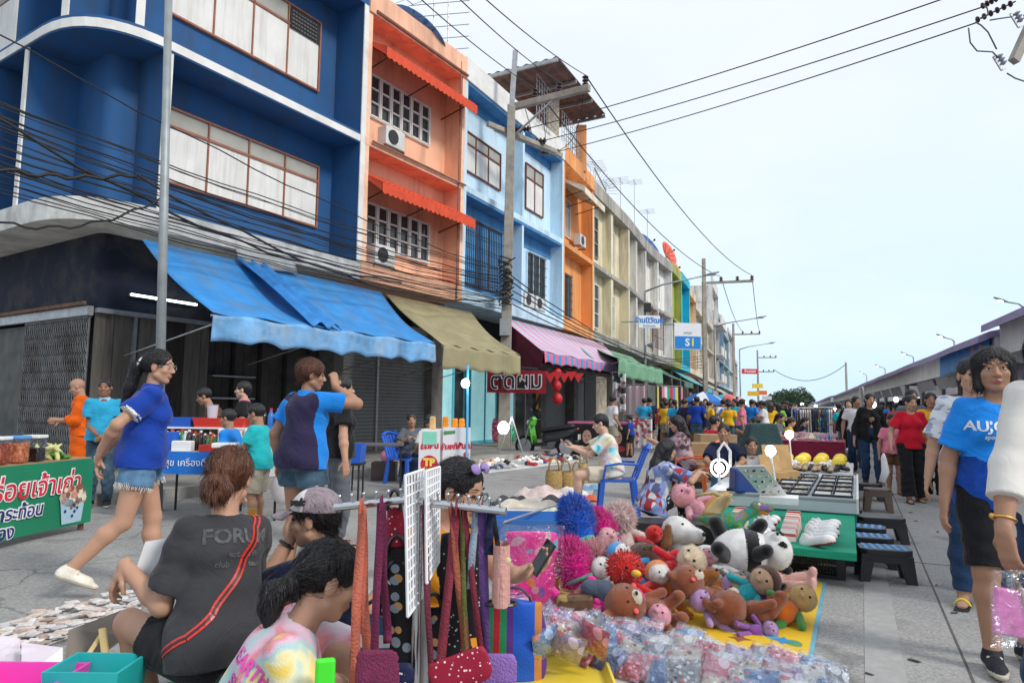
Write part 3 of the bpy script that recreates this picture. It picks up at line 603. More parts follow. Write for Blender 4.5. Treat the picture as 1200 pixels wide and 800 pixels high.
# ---- shophouses
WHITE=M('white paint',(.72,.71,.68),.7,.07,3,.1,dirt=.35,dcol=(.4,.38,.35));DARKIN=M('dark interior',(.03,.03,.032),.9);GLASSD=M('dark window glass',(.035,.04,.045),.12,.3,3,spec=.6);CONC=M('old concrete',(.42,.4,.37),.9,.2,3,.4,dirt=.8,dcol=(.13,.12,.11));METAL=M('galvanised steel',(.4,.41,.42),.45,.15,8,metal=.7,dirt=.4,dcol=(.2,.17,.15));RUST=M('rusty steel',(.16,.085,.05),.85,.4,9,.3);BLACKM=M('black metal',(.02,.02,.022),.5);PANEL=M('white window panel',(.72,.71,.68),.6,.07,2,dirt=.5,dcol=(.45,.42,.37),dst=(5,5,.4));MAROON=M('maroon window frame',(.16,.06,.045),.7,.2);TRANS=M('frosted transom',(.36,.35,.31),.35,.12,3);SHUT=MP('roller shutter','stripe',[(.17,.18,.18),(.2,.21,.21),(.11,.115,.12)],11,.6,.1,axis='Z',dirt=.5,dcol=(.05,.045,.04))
def wallmat(name,c,dirt=.55):return M(name,c,.8,.09,1.3,.12,25,dirt=min(1,dirt+.45),dcol=tuple(x*.45+.025 for x in c),ds=1.5,dst=(1.6,1.6,.22))
PIERM=M('shaded pier plaster',(.16,.15,.14),.9,.25,3,.3,dirt=.7,dcol=(.05,.045,.04))  # separate pier colour, darkened to carry the shade under the awnings
class Unit:
 def __init__(s,name,label,A,B,wall,H=11.,rec=.9,depth=11.,z1=4.25,z2=7.5,fasc=None,cat='building'):
  s.A,s.B=V(A),V(B);d=s.B-s.A;s.L=d.length;s.rz=math.atan2(d.y,d.x);s.rec=rec;s.H,s.z1,s.z2,s.depth=H,z1,z2,depth
  s.o=thing(name,label,cat,(s.A.x,s.A.y,0),s.rz);s.wall=wall;s.nin=V((-d.y,d.x,0)).normalized();s.d=V((d.x,d.y,0)).normalized()
 def uz(s,px,py,y=None):
  P=V((s.A.x,s.A.y,0))+s.nin*(s.rec if y is None else y);p=onp(px,py,P,s.nin);return(p-P).dot(s.d),p.z
 def part(s,name,mb,mats,**k):return mb.build(name,mats,s.o,local=True,**k)
 def shell(s,parapet=.5,fin=True,finm=WHITE,slabm=None,roofm=None,ground=1.5,slabh=(.2,.42)):
  L=s.L;sm=slabm or s.wall
  m=MB().box(0.01,L-.01,s.rec,s.depth,s.z1+.02,s.H);s.part('wall',m,s.wall)
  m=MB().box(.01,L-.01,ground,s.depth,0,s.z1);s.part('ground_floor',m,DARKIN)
  for z,h in((s.z1,slabh[1]),(s.z2,slabh[0])):s.part('slab',MB().box(-.005,L+.005,-.02,s.rec+.2,z,z+h),sm,bev=.012)
  s.part('parapet',MB().box(-.005,L+.005,-.06,.16,s.H-.18,s.H+parapet).box(.0,L,.16,s.depth,s.H-.15,s.H+.02),roofm or sm,bev=.012)
  if fin:
   for x in(0.,L-.14):s.part('fin_wall',MB().box(x,x+.14,.012,s.rec+.1,s.z1+.3,s.H-.1).box(x-.006,x+.146,-.012,.012,s.z1+.3,s.H-.19,1),[s.wall,finm])
  for x in(.0,L-.3):s.part('pier',MB().box(x,x+.3,.75,ground+.2,0,s.z1),PIERM)
 def window(s,bl,tr,kind='panel',n=4,y=None,frame=MAROON,transom=.25,pix=True,pane=None):
  if pix:(u0,z0),(u1,z1)=s.uz(*bl),s.uz(*tr)
  else:(u0,z0),(u1,z1)=bl,tr
  y=s.rec if y is None else y;fr=.04;f=MB();p=MB();zt=z1-(z1-z0)*transom
  f.box(u0-fr,u1+fr,y-.07,y+.01,z0-fr,z0).box(u0-fr,u1+fr,y-.07,y+.01,z1,z1+fr).box(u0-fr,u0,y-.07,y+.01,z0,z1).box(u1,u1+fr,y-.07,y+.01,z0,z1)
  w=(u1-u0)/n
  for i in range(1,n):f.box(u0+i*w-fr*.4,u0+i*w+fr*.4,y-.065,y+.01,z0,z1)
  if kind=='panel':
   f.box(u0,u1,y-.065,y+.01,zt-.025,zt+.025)
   for i in range(n):a=u0+i*w;p.box(a+.012,a+w-.012,y-.035,y+.005,z0,zt-.025,0);p.box(a+.012,a+w-.012,y-.03,y+.005,zt+.025,z1,1)
   mats=[PANEL,TRANS]
  elif kind=='leaf':
   for i in range(n):
    a=u0+i*w
    f.box(a+.015,a+.05,y-.09,y-.03,z0,z1).box(a+w-.05,a+w-.015,y-.09,y-.03,z0,z1)
    for k in range(4):zz=z0+(z1-z0)*k/3;f.box(a+.07,a+w-.07,y-.085,y-.03,zz-.018,zz+.018)
   p.box(u0,u1,y-.02,y+.006,z0,z1);mats=[GLASSD]
  else:
   p.box(u0,u1,y-.02,y+.006,z0,z1,0);mats=[GLASSD if kind!='pale' else TRANS]
   if kind=='grill':
    k=int((u1-u0)/.11)
    for i in range(1,k):x=u0+(u1-u0)*i/k;f.tube([(x,y-.12,z0-.05),(x,y-.12,z1+.03)],.011,5,1)
    for i in range(6):zz=z0+(z1-z0)*i/5;f.tube([(u0-.03,y-.12,zz),(u1+.03,y-.12,zz)],.012,5,1)
   else:f.box(u0,u1,y-.05,y,zt-.02,zt+.02)
  w_=s.part('window',f,[frame,BLACKM]);wp=p.build('pane',mats,w_,local=True);return u0,u1,z0,z1
 def hood(s,u0,u1,z,out=.95,drop=.55,mat=None,wav=True):
  """a little sloped awning over a window"""
  m=MB();k=max(4,int((u1-u0)/.09))
  m.sheet(lambda a,b:(u0+(u1-u0)*a,s.rec-out*b,z-drop*b+.02*math.sin(a*k*math.pi)),k*2,6,.02)
  m.sheet(lambda a,b:(u0+(u1-u0)*a,s.rec-out-.01,z-drop-b*(.22+.05*abs(math.sin(a*k*math.pi*.5)))),k*2,2,.015)
  for x in(u0,u1):m.add([(x,s.rec-.02,z),(x,s.rec-out,z-drop),(x,s.rec-out,z-drop-.2),(x+.02,s.rec-.02,z),(x+.02,s.rec-out,z-drop),(x+.02,s.rec-out,z-drop-.2)],[(0,1,2),(5,4,3),(0,2,5,3)])
  for x in(u0+.3,(u0+u1)/2,u1-.3):m.bar((x,s.rec-out+.05,z-drop-.05),(x,s.rec,z-drop-.3),.025,m=1)
  s.part('window_canopy',m,[mat,BLACKM])
 def ac(s,u,z,label,y=None,w=.8):
  y=s.rec if y is None else y;o=thing('air_conditioner',label,'air conditioner',s.o.location+s.d*u+s.nin*(y-.36)+V((0,0,z)),s.rz)
  m=MB().cbox((0,0,.25),(w,.3,.48));m.build('casing',M('ac casing',(.62,.62,.6),.5,.08,dirt=.4),o,local=True,bev=.02)
  m=MB().lathe([(.0,0),(.18,0),(.18,.02),(.0,.02)],20,(-.1,-.155,.25),ax=(0,-1,0));m.build('fan_grille',BLACKM,o,local=True)
  [MB().box(x,x+.04,-.15,.33,-.04,.0).build('bracket',RUST,o,local=True)for x in(-w/2,w/2-.04)]
# ---- blue corner building
BLUE=wallmat('deep blue paint',(.016,.088,.24),.35);NAVY=M('shaded navy ground floor',(.005,.009,.026),.8,.2,2,dirt=.4)  # navy set near black to hold the deep shade below the slab
U1=Unit('corner_shophouse','deep blue corner shophouse with white window panels and rounded slab edges',FP[0],FP[1],BLUE,H=11.6)
def roundcorner(off,r,n=10,back=9.,L=None):
 """outline of the corner building in its own frame, moved in by off; side wall runs back along y'"""
 sd=V((U1 .d.dot(V((side.x,side.y,0))),U1 .nin.dot(V((side.x,side.y,0)))));nx=V((sd.y,-sd.x));nx=nx if nx.x>0 else-nx
 C0=V((off*1.0+off*.06,off));r=max(.25,r-off);pts=[V((U1 .L if L is None else L,off))]
 a=C0+V((r,0));b=C0+sd*r
 for i in range(n+1):
  t=i/n;pts.append(a*(1-t)**2+C0*2*t*(1-t)+b*t*t)
 pts.append(C0+sd*back);return pts,sd
def ring(off0,off1,z0,z1,r,m=0,mb=None):
 a,_=roundcorner(off0,r);b,_=roundcorner(off1,r);mb=mb or MB()
 for i in range(len(a)-1):mb.prism([tuple(b[i]),tuple(b[i+1]),tuple(a[i+1]),tuple(a[i])],z0,z1,m)
 return mb
def solid(off,z0,z1,r,m=0):
 a,sd=roundcorner(off,r);pts=[tuple(p)for p in a]+[(U1 .L,9.)];return MB().prism(pts[::-1],z0,z1,m)
CR=1.5
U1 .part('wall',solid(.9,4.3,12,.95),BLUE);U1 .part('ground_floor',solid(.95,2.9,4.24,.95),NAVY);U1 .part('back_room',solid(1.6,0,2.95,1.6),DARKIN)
CONCW=M('weathered white concrete',(.66,.65,.62),.85,.12,3,.3,dirt=.6,dcol=(.2,.19,.175),ds=1.6)
U1 .part('slab',ring(0,1.1,4.25,4.63,CR),CONCW);m=ring(0,1.1,7.52,7.68,CR,1);ring(.012,.06,7.68,7.74,CR,0,m);U1 .part('slab',m,[BLUE,WHITE])
U1 .part('soffit',ring(.015,1.1,7.49,7.52,CR),BLUE);U1 .part('parapet',ring(0,1.1,10.95,11.5,CR),BLUE)
for zz,hi,pts in((4.63,7.49,((142,246),(68,239),(8,246))),(7.68,10.95,((161,20),(85,12),(24,40)))):
 for(px,py)in pts:
  P=G(px,py,zz+.2)if zz<5 else G(px,py+18,zz);l=P-U1 .o.location;x,y=l.dot(U1 .d),l.dot(U1 .nin)
  a,sd=roundcorner(.06,CR);best=min(((V(p)-V((x,y))).length,i)for i,p in enumerate([a[k].lerp(a[k+1],j/12)for k in range(len(a)-1)for j in range(12)]))[1];k,j=divmod(best,12);E=a[k].lerp(a[k+1],j/12);t=(a[k+1]-a[k]).normalized();nn=V((t.y,-t.x));nn=nn if nn.y>0 or nn.x>0 else-nn;nn=-nn if(E+nn*.3-V((3,3))).length>(E-nn*.3-V((3,3))).length else nn
  F_=E+nn*1.0;m=MB();m.hexa([V((*(p),zz))for p in(E-t*.06,E+t*.06,F_+t*.06,F_-t*.06)],[V((*(p),hi))for p in(E-t*.06,E+t*.06,F_+t*.06,F_-t*.06)],0);W_=E-nn*.025
  m.hexa([V((*(p),zz))for p in(W_-t*.07,W_+t*.07,E+t*.07,E-t*.07)],[V((*(p),hi))for p in(W_-t*.07,W_+t*.07,E+t*.07,E-t*.07)],1);U1 .part('fin_wall',m,[BLUE,WHITE])
x=U1 .L-.14;U1 .part('fin_wall',MB().box(x,x+.14,.012,1.,4.63,11.).box(x-.006,x+.15,-.014,.012,4.63,10.94,1),[BLUE,WHITE])
REDF=M('terracotta frame',(.3,.12,.075),.7,.2)
a=U1 .uz(195,135);b=U1 .uz(368,266);c=U1 .uz(368,197)
u0=U1 .uz(185,220)[0];U1 .window((u0,b[1]+.02),(b[0],c[1]+.02),'panel',4,frame=REDF,transom=.24,pix=False)
b2=U1 .uz(372,107);t2=U1 .uz(374,34);U1 .window((u0,b2[1]),(t2[0]-.02,t2[1]+.1),'panel',4,frame=REDF,transom=.27,pix=False)
w_=t2[0]-u0;m=MB()
for i in range(5):
 for j in range(9):m.box(t2[0]-w_/4+.06+j*.085,t2[0]-w_/4+.12+j*.085,.81,.83,t2[1]-.4+i*.09,t2[1]-.36+i*.09)
m.box(t2[0]-w_/4+.02,t2[0]-.02,.83,.835,t2[1]-.43,t2[1]+.08,1);U1 .part('vent_block',m,[M('vent blocks',(.1,.1,.1)),DARKIN])
_,sd=roundcorner(.9,.95)
for z0 in(5.5,8.6):
 m=MB();f=MB();C0=V((.95,.9));nx=V((sd.y,-sd.x));nx=-nx if nx.x>0 else nx
 for i in range(3):
  p=C0+sd*(2.35+i*.9);q_=p+sd*.86;m.hexa([V((*(v_),z0))for v_ in(p,q_,q_+nx*.05,p+nx*.05)],[V((*(v_),z0+1.25))for v_ in(p,q_,q_+nx*.05,p+nx*.05)],0);m.hexa([V((*(v_),z0+1.3))for v_ in(p,q_,q_+nx*.05,p+nx*.05)],[V((*(v_),z0+1.65))for v_ in(p,q_,q_+nx*.05,p+nx*.05)],1)
 p=C0+sd*2.3;q_=p+sd*2.75;f.hexa([V((*(v_),z0-.06))for v_ in(p,q_,q_+nx*.04,p+nx*.04)],[V((*(v_),z0+1.72))for v_ in(p,q_,q_+nx*.04,p+nx*.04)])
 w=U1 .part('window',f,REDF);m.build('pane',[PANEL,TRANS],w,local=True)
GATE=M('accordion gate steel',(.2,.2,.2),.6,.3,9,metal=.3,dirt=.7,dcol=(.06,.04,.03));BOARD=M('weathered board',(.12,.11,.095),.9,.35,2,.5,40,stretch=(6,6,.6),dirt=.6)
def sidefront(px0,px1,yt0,z0=.15,z1=2.9,off=1.0):
 """span on the side-street wall plane between two photo columns"""
 C0=U1 .o.location+U1 .d*(.95+.1)+U1 .nin*off;s3=V((side.x,side.y,0));n3=V((-s3 .y,s3 .x,0));P=C0
 p0,p1=onp(px0,440,P,n3),onp(px1,440,P,n3);p0 .z=p1 .z=0;return p0,p1,(p1-p0).normalized(),n3 if n3 .y<0 else-n3
p0,p1,dd,nn=sidefront(30,104,0);Lg=(p1-p0).length;m=MB()
k=int(Lg/.085)
for i in range(k+1):
 x=p0+dd*(Lg*i/k)+nn*.05;m.bar(x+V((0,0,.17)),x+V((0,0,2.78)),.022,.03)
 if i<k:
  for zz in range(8):
   z=.3+zz*.31;a_=x+nn*.02;b_=p0+dd*(Lg*(i+1)/k)+nn*.07;m.bar(a_+V((0,0,z)),b_+V((0,0,z+.28)),.012);m.bar(a_+V((0,0,z+.28)),b_+V((0,0,z)),.012)
for z in(.16,2.78):m.bar(p0+nn*.05+V((0,0,z)),p1+nn*.05+V((0,0,z)),.06,.05)
m.build('accordion_gate',GATE,U1 .o)
a_,b_,_,_=sidefront(-60,29,0);m=MB();m.hexa([a_+V((0,0,.15)),b_+V((0,0,.15)),b_-nn*.05+V((0,0,.15)),a_-nn*.05+V((0,0,.15))],[a_+V((0,0,2.75)),b_+V((0,0,2.75)),b_-nn*.05+V((0,0,2.75)),a_-nn*.05+V((0,0,2.75))]);m.build('side_panel',M('grey block panel',(.11,.115,.11),.85,.3,3,.3,dirt=.5),U1 .o)
m=MB();a_,b_,_,_=sidefront(-60,108,0);m.bar(a_+nn*.1+V((0,0,2.87)),b_+nn*.1+V((0,0,2.87)),.1,.16,0);m.bar(a_+nn*.16+V((0,0,2.99)),b_+nn*.2+V((0,0,2.99)),.06,.06,1);m.build('lintel',[METAL,RUST],U1 .o)
m=MB();u=lambda px:U1 .uz(px,440,1.0)[0]
for i,(xa,xb,mi)in enumerate(((108,152,0),(153,158,1),(160,186,0),(187,214,2),(215,243,0))):
 n_=max(1,int((u(xb)-u(xa))/.16))
 for j in range(n_):ua=u(xa)+(u(xb)-u(xa))*j/n_;m.box(ua+.006,ua+(u(xb)-u(xa))/n_-.006,1.0+.02*(j%2),1.06,.16,2.84,mi)
m.box(u(107),u(250),.9,1.1,2.84,2.92,1);U1 .part('board_front',m,[BOARD,METAL,M('brown board',(.035,.028,.024),.9,.3,3,.4,stretch=(6,6,.6))])
m=MB()
for j in range(16):ua=u(250)+(u(405)-u(250))*j/16;m.box(ua,ua+(u(405)-u(250))/16*.8,1.25+.05*(j%3),1.4,.15,2.8)
U1 .part('folding_door',m,M('dark folding door',(.05,.045,.042),.7,.3,4))
m=MB()
for z in(.5,.95,1.4,1.85):m.box(u(250),u(300),1.0,1.24,z,z+.03)
U1 .part('shelf',m,METAL)
TUBE=M('fluorescent tube',(.75,.97,1.),emit=9.)
a_=U1 .uz(152,345,.9);b_=U1 .uz(229,356,.9);o=thing('tube_lamp','glowing fluorescent tube on the dark wall beside the blue awning','lamp',U1 .o.matrix_world@V((0,0,0)))
P0=U1 .o.location+U1 .d*a_[0]+U1 .nin*.85+V((0,0,a_[1]));P1=U1 .o.location+U1 .d*b_[0]+U1 .nin*.85+V((0,0,b_[1]-.02));WM[o.name]=Matrix.Identity(4);o.location=(0,0,0)
MB().tube([P0,P1],.016,8).build('tube',TUBE,o);MB().bar(P0+U1 .nin*.04,P1+U1 .nin*.04,.05,.05).build('fitting',WHITE,o)
# ---- orange
ORANGE=wallmat('coral orange paint',(.84,.46,.3),.2);REDC=M('red fabric',(.62,.07,.025),.8,.15,4,.2)
U2=Unit('orange_shophouse','bright orange shophouse with red scalloped hoods over white casement windows',FP[1],FP[2],ORANGE,rec=.6);U2 .shell(.45,finm=M('peach paint',(.82,.52,.36)))
for(a,b,hz)in(((430,134),(502,128),None),((425,286),(501,264),None)):
 (u0,z0),(u1,z1)=U2 .uz(*a),U2 .uz(*b);u0=max(u0,.18);u0,u1,z0,z1=U2 .window((u0,z0),(u1,z1),'leaf',6,frame=WHITE,pix=False);U2 .hood(.16,U2 .L-.05,z1+.75,1.05,.55,REDC)
U2 .ac(1.0,7.71,'white air conditioner on the orange ledge under the upper window',y=.42,w=.7);U2 .ac(.75,4.69,'white air conditioner at the foot of the orange wall above the khaki awning',y=.42,w=.7)
m=MB();m.tube([(.2,-.08,7.62),(U2 .L,-.08,7.62)],.03,6).tube([(U2 .L-.3,-.05,4.3),(U2 .L-.3,-.05,11.2)],.025,6).tube([(.2,-.09,10.9),(U2 .L,-.09,10.9)],.04,6);U2 .part('drain_pipe',m,M('pipe',(.25,.13,.09)))
for x0,x1 in((-.35,1.72),(1.78,U2 .L-.1)):
 m=MB().box(max(x0,.02),x1,1.0,1.04,.15,2.95);U2 .part('roller_shutter',m,SHUT);U2 .part('shutter_rail',MB().box(x1,x1+.07,.95,1.08,.15,3.1),METAL)
U2 .part('shutter_box',MB().box(.02,U2 .L-.05,.95,1.45,2.95,3.5),M('shutter box',(.06,.06,.062)))
# ---- light blue double shophouse
LBLUE=wallmat('pale blue paint',(.56,.74,.86),.2);MBLUE=wallmat('mid blue paint',(.06,.24,.5),.3)
U3=Unit('pale_blue_shophouse','pale blue double shophouse with mid blue soffits behind the power pole',FP[2],FP[3],LBLUE,rec=.5);U3 .shell(.5,finm=LBLUE,slabm=LBLUE,roofm=WHITE)
U3 .part('soffit',MB().box(0,U3 .L,.0,.5,7.42,7.498).box(0,U3 .L,.0,.5,10.74,10.818).box(.15,U3 .L-.15,.47,.498,10.45,10.74).box(.15,U3 .L-.15,.47,.498,6.95,7.42),MBLUE)
U3 .part('fin_wall',MB().box(U3 .L*.52,U3 .L*.52+.14,0.01,1.,4.66,10.8),LBLUE)
U3 .part('wall_panel',MB().box(.15,U3 .L*.52,.46,.496,4.7,6.95),MBLUE)
U3 .window((540,196),(585,182),'panel',3,transom=.3);U3 .window((615,243),(635,206),'panel',2,transom=.3)
U3 .window((539,330),(586,275),'grill',3,frame=MAROON);U3 .window((616,350),(637,305),'grill',3,frame=LBLUE)
for i,xx in enumerate((4.6,5.5)):U3 .ac(xx,4.72,('white air conditioner under the left end of the barred blue window','white air conditioner under the right end of the barred blue window')[i],y=.55,w=.75)
CYAN=M('turquoise shop paint',(.09,.5,.6),.5,.1);SHOPG=M('glowing shop glass',(.25,.5,.53),.1,.3,1.5,emit=.55,spec=.7)  # shop panes emit by themselves, in place of lamps inside
for i,(a,b,mt)in enumerate(((.35,1.1,SHOPG),(1.2,1.75,GLASSD),(2.2,3.1,SHOPG),(3.15,3.85,SHOPG),(4.5,5.2,SHOPG),(5.3,6.1,GLASSD))):
 f=MB().box(a-.05,b+.05,.9,.98,.15,.24).box(a-.05,b+.05,.9,.98,2.62,2.7).box(a-.05,a,.9,.98,.24,2.62).box(b,b+.05,.9,.98,.24,2.62);w=U3 .part('shop_window',f,CYAN if i<4 else METAL);MB().box(a,b,.93,.95,.24,2.62).build('pane',mt,w,local=True)
U3 .part('shop_front',MB().box(.3,U3 .L-.3,1.0,1.1,.15,3.1).box(.3,U3 .L-.3,.85,1.0,2.72,3.1,1),[M('shop back wall',(.12,.13,.14),.8,.5,3),M('shop header',(.3,.42,.45))])
u20=U3 .uz(633,483,.9)[0];m=MB().text('20',.85,(u20,.86,1.55),(1,0,0),(0,0,1),0,bold=.035,off=0);m.text('20',.85,(u20,.868,1.55),(1,0,0),(0,0,1),1,bold=.07);U3 .part('price_lettering',m,[M('yellow letter',(.8,.6,.02)),M('orange outline',(.6,.18,.02))])
# ---- narrower houses along the street
def house(i,name,label,col,H=11.,par=.45,wins=(),ground=None,slabc=None,fin=True,z2=7.5,dirt=.6,finm=None,roofm=None):
 u=Unit(name,label,FP[i],FP[i+1],wallmat('wall '+name+str(i),col,dirt),H=H,z2=z2,rec=.5);u.shell(par,fin=fin,finm=finm or u.wall,slabm=slabc and wallmat('slab '+str(i),slabc,.8),roofm=roofm)
 for w in wins:u.window(w[0],w[1],w[2],w[3],frame=w[4]if len(w)>4 else WHITE,pix=False)
 return u
U4=house(3,'tangerine_shophouse','narrow tangerine shophouse with cream corrugated hoods beside the pale blue house',(.78,.33,.11),dirt=.3,wins=[((.9,8.3),(2.2,9.8),'pale',2),((.7,5.0),(2.4,6.7),'grill',2,WHITE)])
U4 .hood(.4,3.4,10.35,1.2,.5,M('cream corrugated sheet',(.75,.66,.52),.6,.1,dirt=.4));U4 .ac(2.6,8.0,'white air conditioner by the small window of the tangerine house',y=.5)
U5=house(4,'cream_shophouse','cream shophouse with tall louvred windows and stained slab edges',(.74,.66,.46),H=10.9,wins=[((.8,5.0),(2.4,7.0),'leaf',2),((.8,8.3),(2.3,10.2),'leaf',2,CONC),((4.4,5.2),(5.3,6.9),'pale',1),((4.4,8.6),(5.3,10.2),'pale',1)],slabc=(.4,.37,.32));U5 .part('fin_wall',MB().box(3.2,3.6,.05,1.,4.66,10.8),U5 .wall)
U6=house(5,'grey_white_shophouse','grimy off-white shophouse with small high windows behind the street lamp',(.66,.63,.57),H=10.9,wins=[((.8,5.4),(1.7,6.9),'dark',1),((3.,8.6),(3.8,10.),'pale',1),((.8,8.6),(1.7,10.),'pale',1)],slabc=(.35,.33,.3));U6 .part('fin_wall',MB().box(2.3,2.7,.05,1.,4.66,10.8),U6 .wall)
U7=house(6,'ivory_shophouse','ivory shophouse with a rusty balcony grille left of the blue square sign',(.74,.72,.66),H=10.9,wins=[((.7,5.1),(2.2,6.9),'dark',2)],slabc=(.38,.36,.33))
U8=house(7,'chalk_white_shophouse','chalk white shophouse between the ivory and the olive ones',(.76,.75,.72),H=10.9,wins=[((.8,8.5),(2.2,10.),'pale',2)],slabc=(.38,.36,.33))
U9=house(8,'olive_shophouse','olive green shophouse right beside the bright turquoise one',(.36,.4,.1),H=11.,wins=[((1.,5.2),(3.,6.9),'dark',2)])
U10=house(9,'turquoise_shophouse','bright turquoise shophouse with a projecting parapet',(.01,.42,.58),H=11.2,dirt=.15,wins=[((1.,5.2),(3.,6.9),'dark',2),((1.,8.5),(3.,10.),'dark',2)])
U11=house(10,'sand_shophouse','sand coloured shophouse beyond the turquoise one',(.7,.53,.33),H=10.8,wins=[((.8,8.3),(2.,10.2),'dark',1)])
U12=house(11,'beige_terrace','long beige terrace behind the second power pole',(.64,.57,.46),H=10.3,wins=[((k+.8,z),(k+1.9,z+1.7),'dark',1)for k in(0,4.3)for z in(5.2,8.2)])
U13=house(12,'grey_beige_terrace','grey beige terrace with open dark balconies',(.58,.53,.45),H=10.4,wins=[((k+.8,z),(k+2.9,z+2.2),'dark',1)for k in(0,4.8)for z in(5.,8.)])
U14=house(13,'tall_white_block','taller white block with stacked balconies near the end of the row',(.7,.68,.64),H=15.5,par=1.,wins=[((k+.6,z),(k+3.4,z+2.3),'dark',1)for k in(0,4.3)for z in(5.,8.,11.2)]);U14 .part('slab',MB().box(0,U14 .L,-1.,1,10.9,11.2),U14 .wall)
for x in(.3,4.6):U14 .part('balcony_wall',MB().box(x,x+3.6,-.95,-.8,7.6,8.5).box(x,x+3.6,-.95,-.8,11.2,12.1).box(x,x+3.6,-.95,-.8,4.6,5.4).box(x,x+3.6,-.95,.9,7.5,7.62).box(x,x+3.6,-.95,.9,4.5,4.62),U14 .wall)
U15=house(14,'slate_blue_block','slate blue block far down the row',(.22,.32,.42),H=13,wins=[((k+.8,z),(k+2.9,z+1.8),'dark',2)for k in(0,4)for z in(5.,8.)])
U16=house(15,'teal_grey_block','teal grey block with a flat roof tank far down the row',(.3,.42,.46),H=12,wins=[((k+.8,z),(k+2.9,z+1.8),'dark',2)for k in(0,4,8)for z in(5.,8.)])
U17=house(16,'pale_far_block','pale block at the far end of the row above the red and yellow signs',(.6,.6,.6),H=13.5,wins=[((k+.8,z),(k+2.9,z+1.8),'dark',2)for k in(0,4,8)for z in(5.,8.,11)])
U18=house(17,'last_grey_block','last grey block of the row nearest the distant trees',(.5,.5,.5),H=10,wins=[((k+.8,z),(k+2.9,z+1.8),'dark',2)for k in(0,4,8)for z in(5.,)])
for u in(U4,U5,U6,U7,U8,U9,U10,U11,U12,U13,U14,U15):
 m=MB();k=max(1,int(u.L/2.2))
 for i in range(k):a=.35+i*(u.L-.7)/k;m.box(a+.05,a+(u.L-.7)/k-.05,1.1,1.3,.15,2.9,i%3)
 u.part('shop_front',m,[SHUT,M('shop dark',(.05,.045,.04)),M('shop warm glow',(.3,.26,.2),.7,.6,3,emit=.35)])  # warm panels glow by themselves to stand in for lit shop interiors
m=MB()
for i in range(14):x=6.2+.0*i;m.tube([(.4+i*.25,-.3,5.),(.4+i*.25,-.3,7.2)],.014,5)
for z in(5.,5.7,6.4,7.2):m.tube([(.4,-.3,z),(3.7,-.3,z)],.016,5)
for x in(.4,3.7):m.bar((x,-.3,4.7),(x,-.3,7.4),.05)
U7 .part('balcony_grille',m,RUST)
# ---- awnings over the pavement
def awning(u,name,label,front,top,zf,zt,cloth,val=.42,valm=None,sag=.12,scal=10,drop_l=False,out_top=.06,folds=0.,group=None,valpat=None):
 """front / top: pairs of photo points along the front and the wall edge; built in the frame of house u"""
 O=u.o.location;loc=lambda p:V(((p-O).dot(u.d),(p-O).dot(u.nin),p.z))
 F0,F1=loc(G(*front[0],zf)),loc(G(*front[1],zf));T0,T1=u.uz(*top[0],y=-out_top)[0],u.uz(*top[1],y=-out_top)[0];oy=(F0 .y+F1 .y)/2
 F0 .y=F1 .y=oy;A,B=V((T0,-out_top,zt)),V((T1,-out_top,zt));t=thing(name,label,'awning',O,u.rz,group);seed=rnd.random()*9
 def fn(a,b):
  p=A.lerp(B,a).lerp(F0 .lerp(F1,a),b);w=math.sin(math.pi*b);p.z+=-sag*w*(1+.35*math.sin(a*9+seed))+.02*math.sin(a*31+b*5+seed)*b+folds*math.sin(a*19+seed+2*b)*math.sin(math.pi*b)*.5;return p
 c=MB();c.sheet(fn,40,12,.012);cl_=c.build('canopy_cloth',cloth,t,local=True,smooth=True)
 if val:
  w=(F1-F0).length
  def vf(a,b):p=F0 .lerp(F1,a);e=val*(1-.13*abs(math.sin(a*w/.33*math.pi/2)))if scal else val;return p+V((.0,-.012-.03*math.sin(a*23+seed)*b,-.005-e*b+.02*math.sin(a*31+b*5+seed)))
  MB().sheet(vf,int(w*22),6,.008).build('valance',valm or cloth,t,local=True,smooth=True)
 fr=MB().tube([F0+V((0,.03,-.03)),F1+V((0,.03,-.03))],.018,6).build('front_rail',METAL,t,local=True)
 for a in(.06,.5,.94):
  p=F0 .lerp(F1,a)+V((0,.04,-.04));q_=V((A.lerp(B,a).x,.85,zf-.5));MB().tube([p,q_],.014,5).build('brace',METAL,t,local=True)
 return t,F0,F1,A,B
BLUEC=M('blue tarpaulin',(.03,.24,.6),.6,.18,2.5,.5,14,dirt=.75,dcol=(.11,.2,.32),ds=2.2,dst=(1.5,.4,1));BLUEV=M('faded blue valance',(.14,.33,.58),.7,.35,3,.3,30,dirt=.8,dcol=(.3,.42,.55),ds=2)
t_,F0,F1,A,B=awning(U1,'awning','big blue tarpaulin awning with a faded scalloped valance on the blue house',((246,367),(512,403)),((166,286),(446,341)),2.62,4.02,BLUEC,valm=BLUEV,folds=.05)
a,b=.34,.5;m=MB()
m.sheet(lambda x,y:A.lerp(B,.3+.1*x+.0*y).lerp(F0 .lerp(F1,a+.14*x),.02+.98*y)+V((0,-.04,.05+.05*math.sin(x*14+y*3))),14,16,.012);m.build('patch',M('blue tarpaulin patch',(.03,.2,.52),.6,.2,4,.3),t_,local=True,smooth=True)
m=MB();m.sheet(lambda x,y:A.lerp(B,.3+.24*x)+V((0,-.05-.12*y,.22-.28*y+.02*math.sin(x*9))),12,4,.015);m.build('grey_flap',M('grey flap',(.3,.32,.33),.7,.15,5,.2),t_,local=True,smooth=True)
KHAKI=M('khaki canvas',(.3,.265,.15),.85,.14,2.2,.35,26,dirt=.35,dcol=(.2,.17,.1))
awning(U2,'awning','khaki canvas awning beside the blue tarpaulin',((516,404),(612,416)),((452,343),(552,360)),2.62,4.0,KHAKI,val=.5,scal=0,folds=.08)
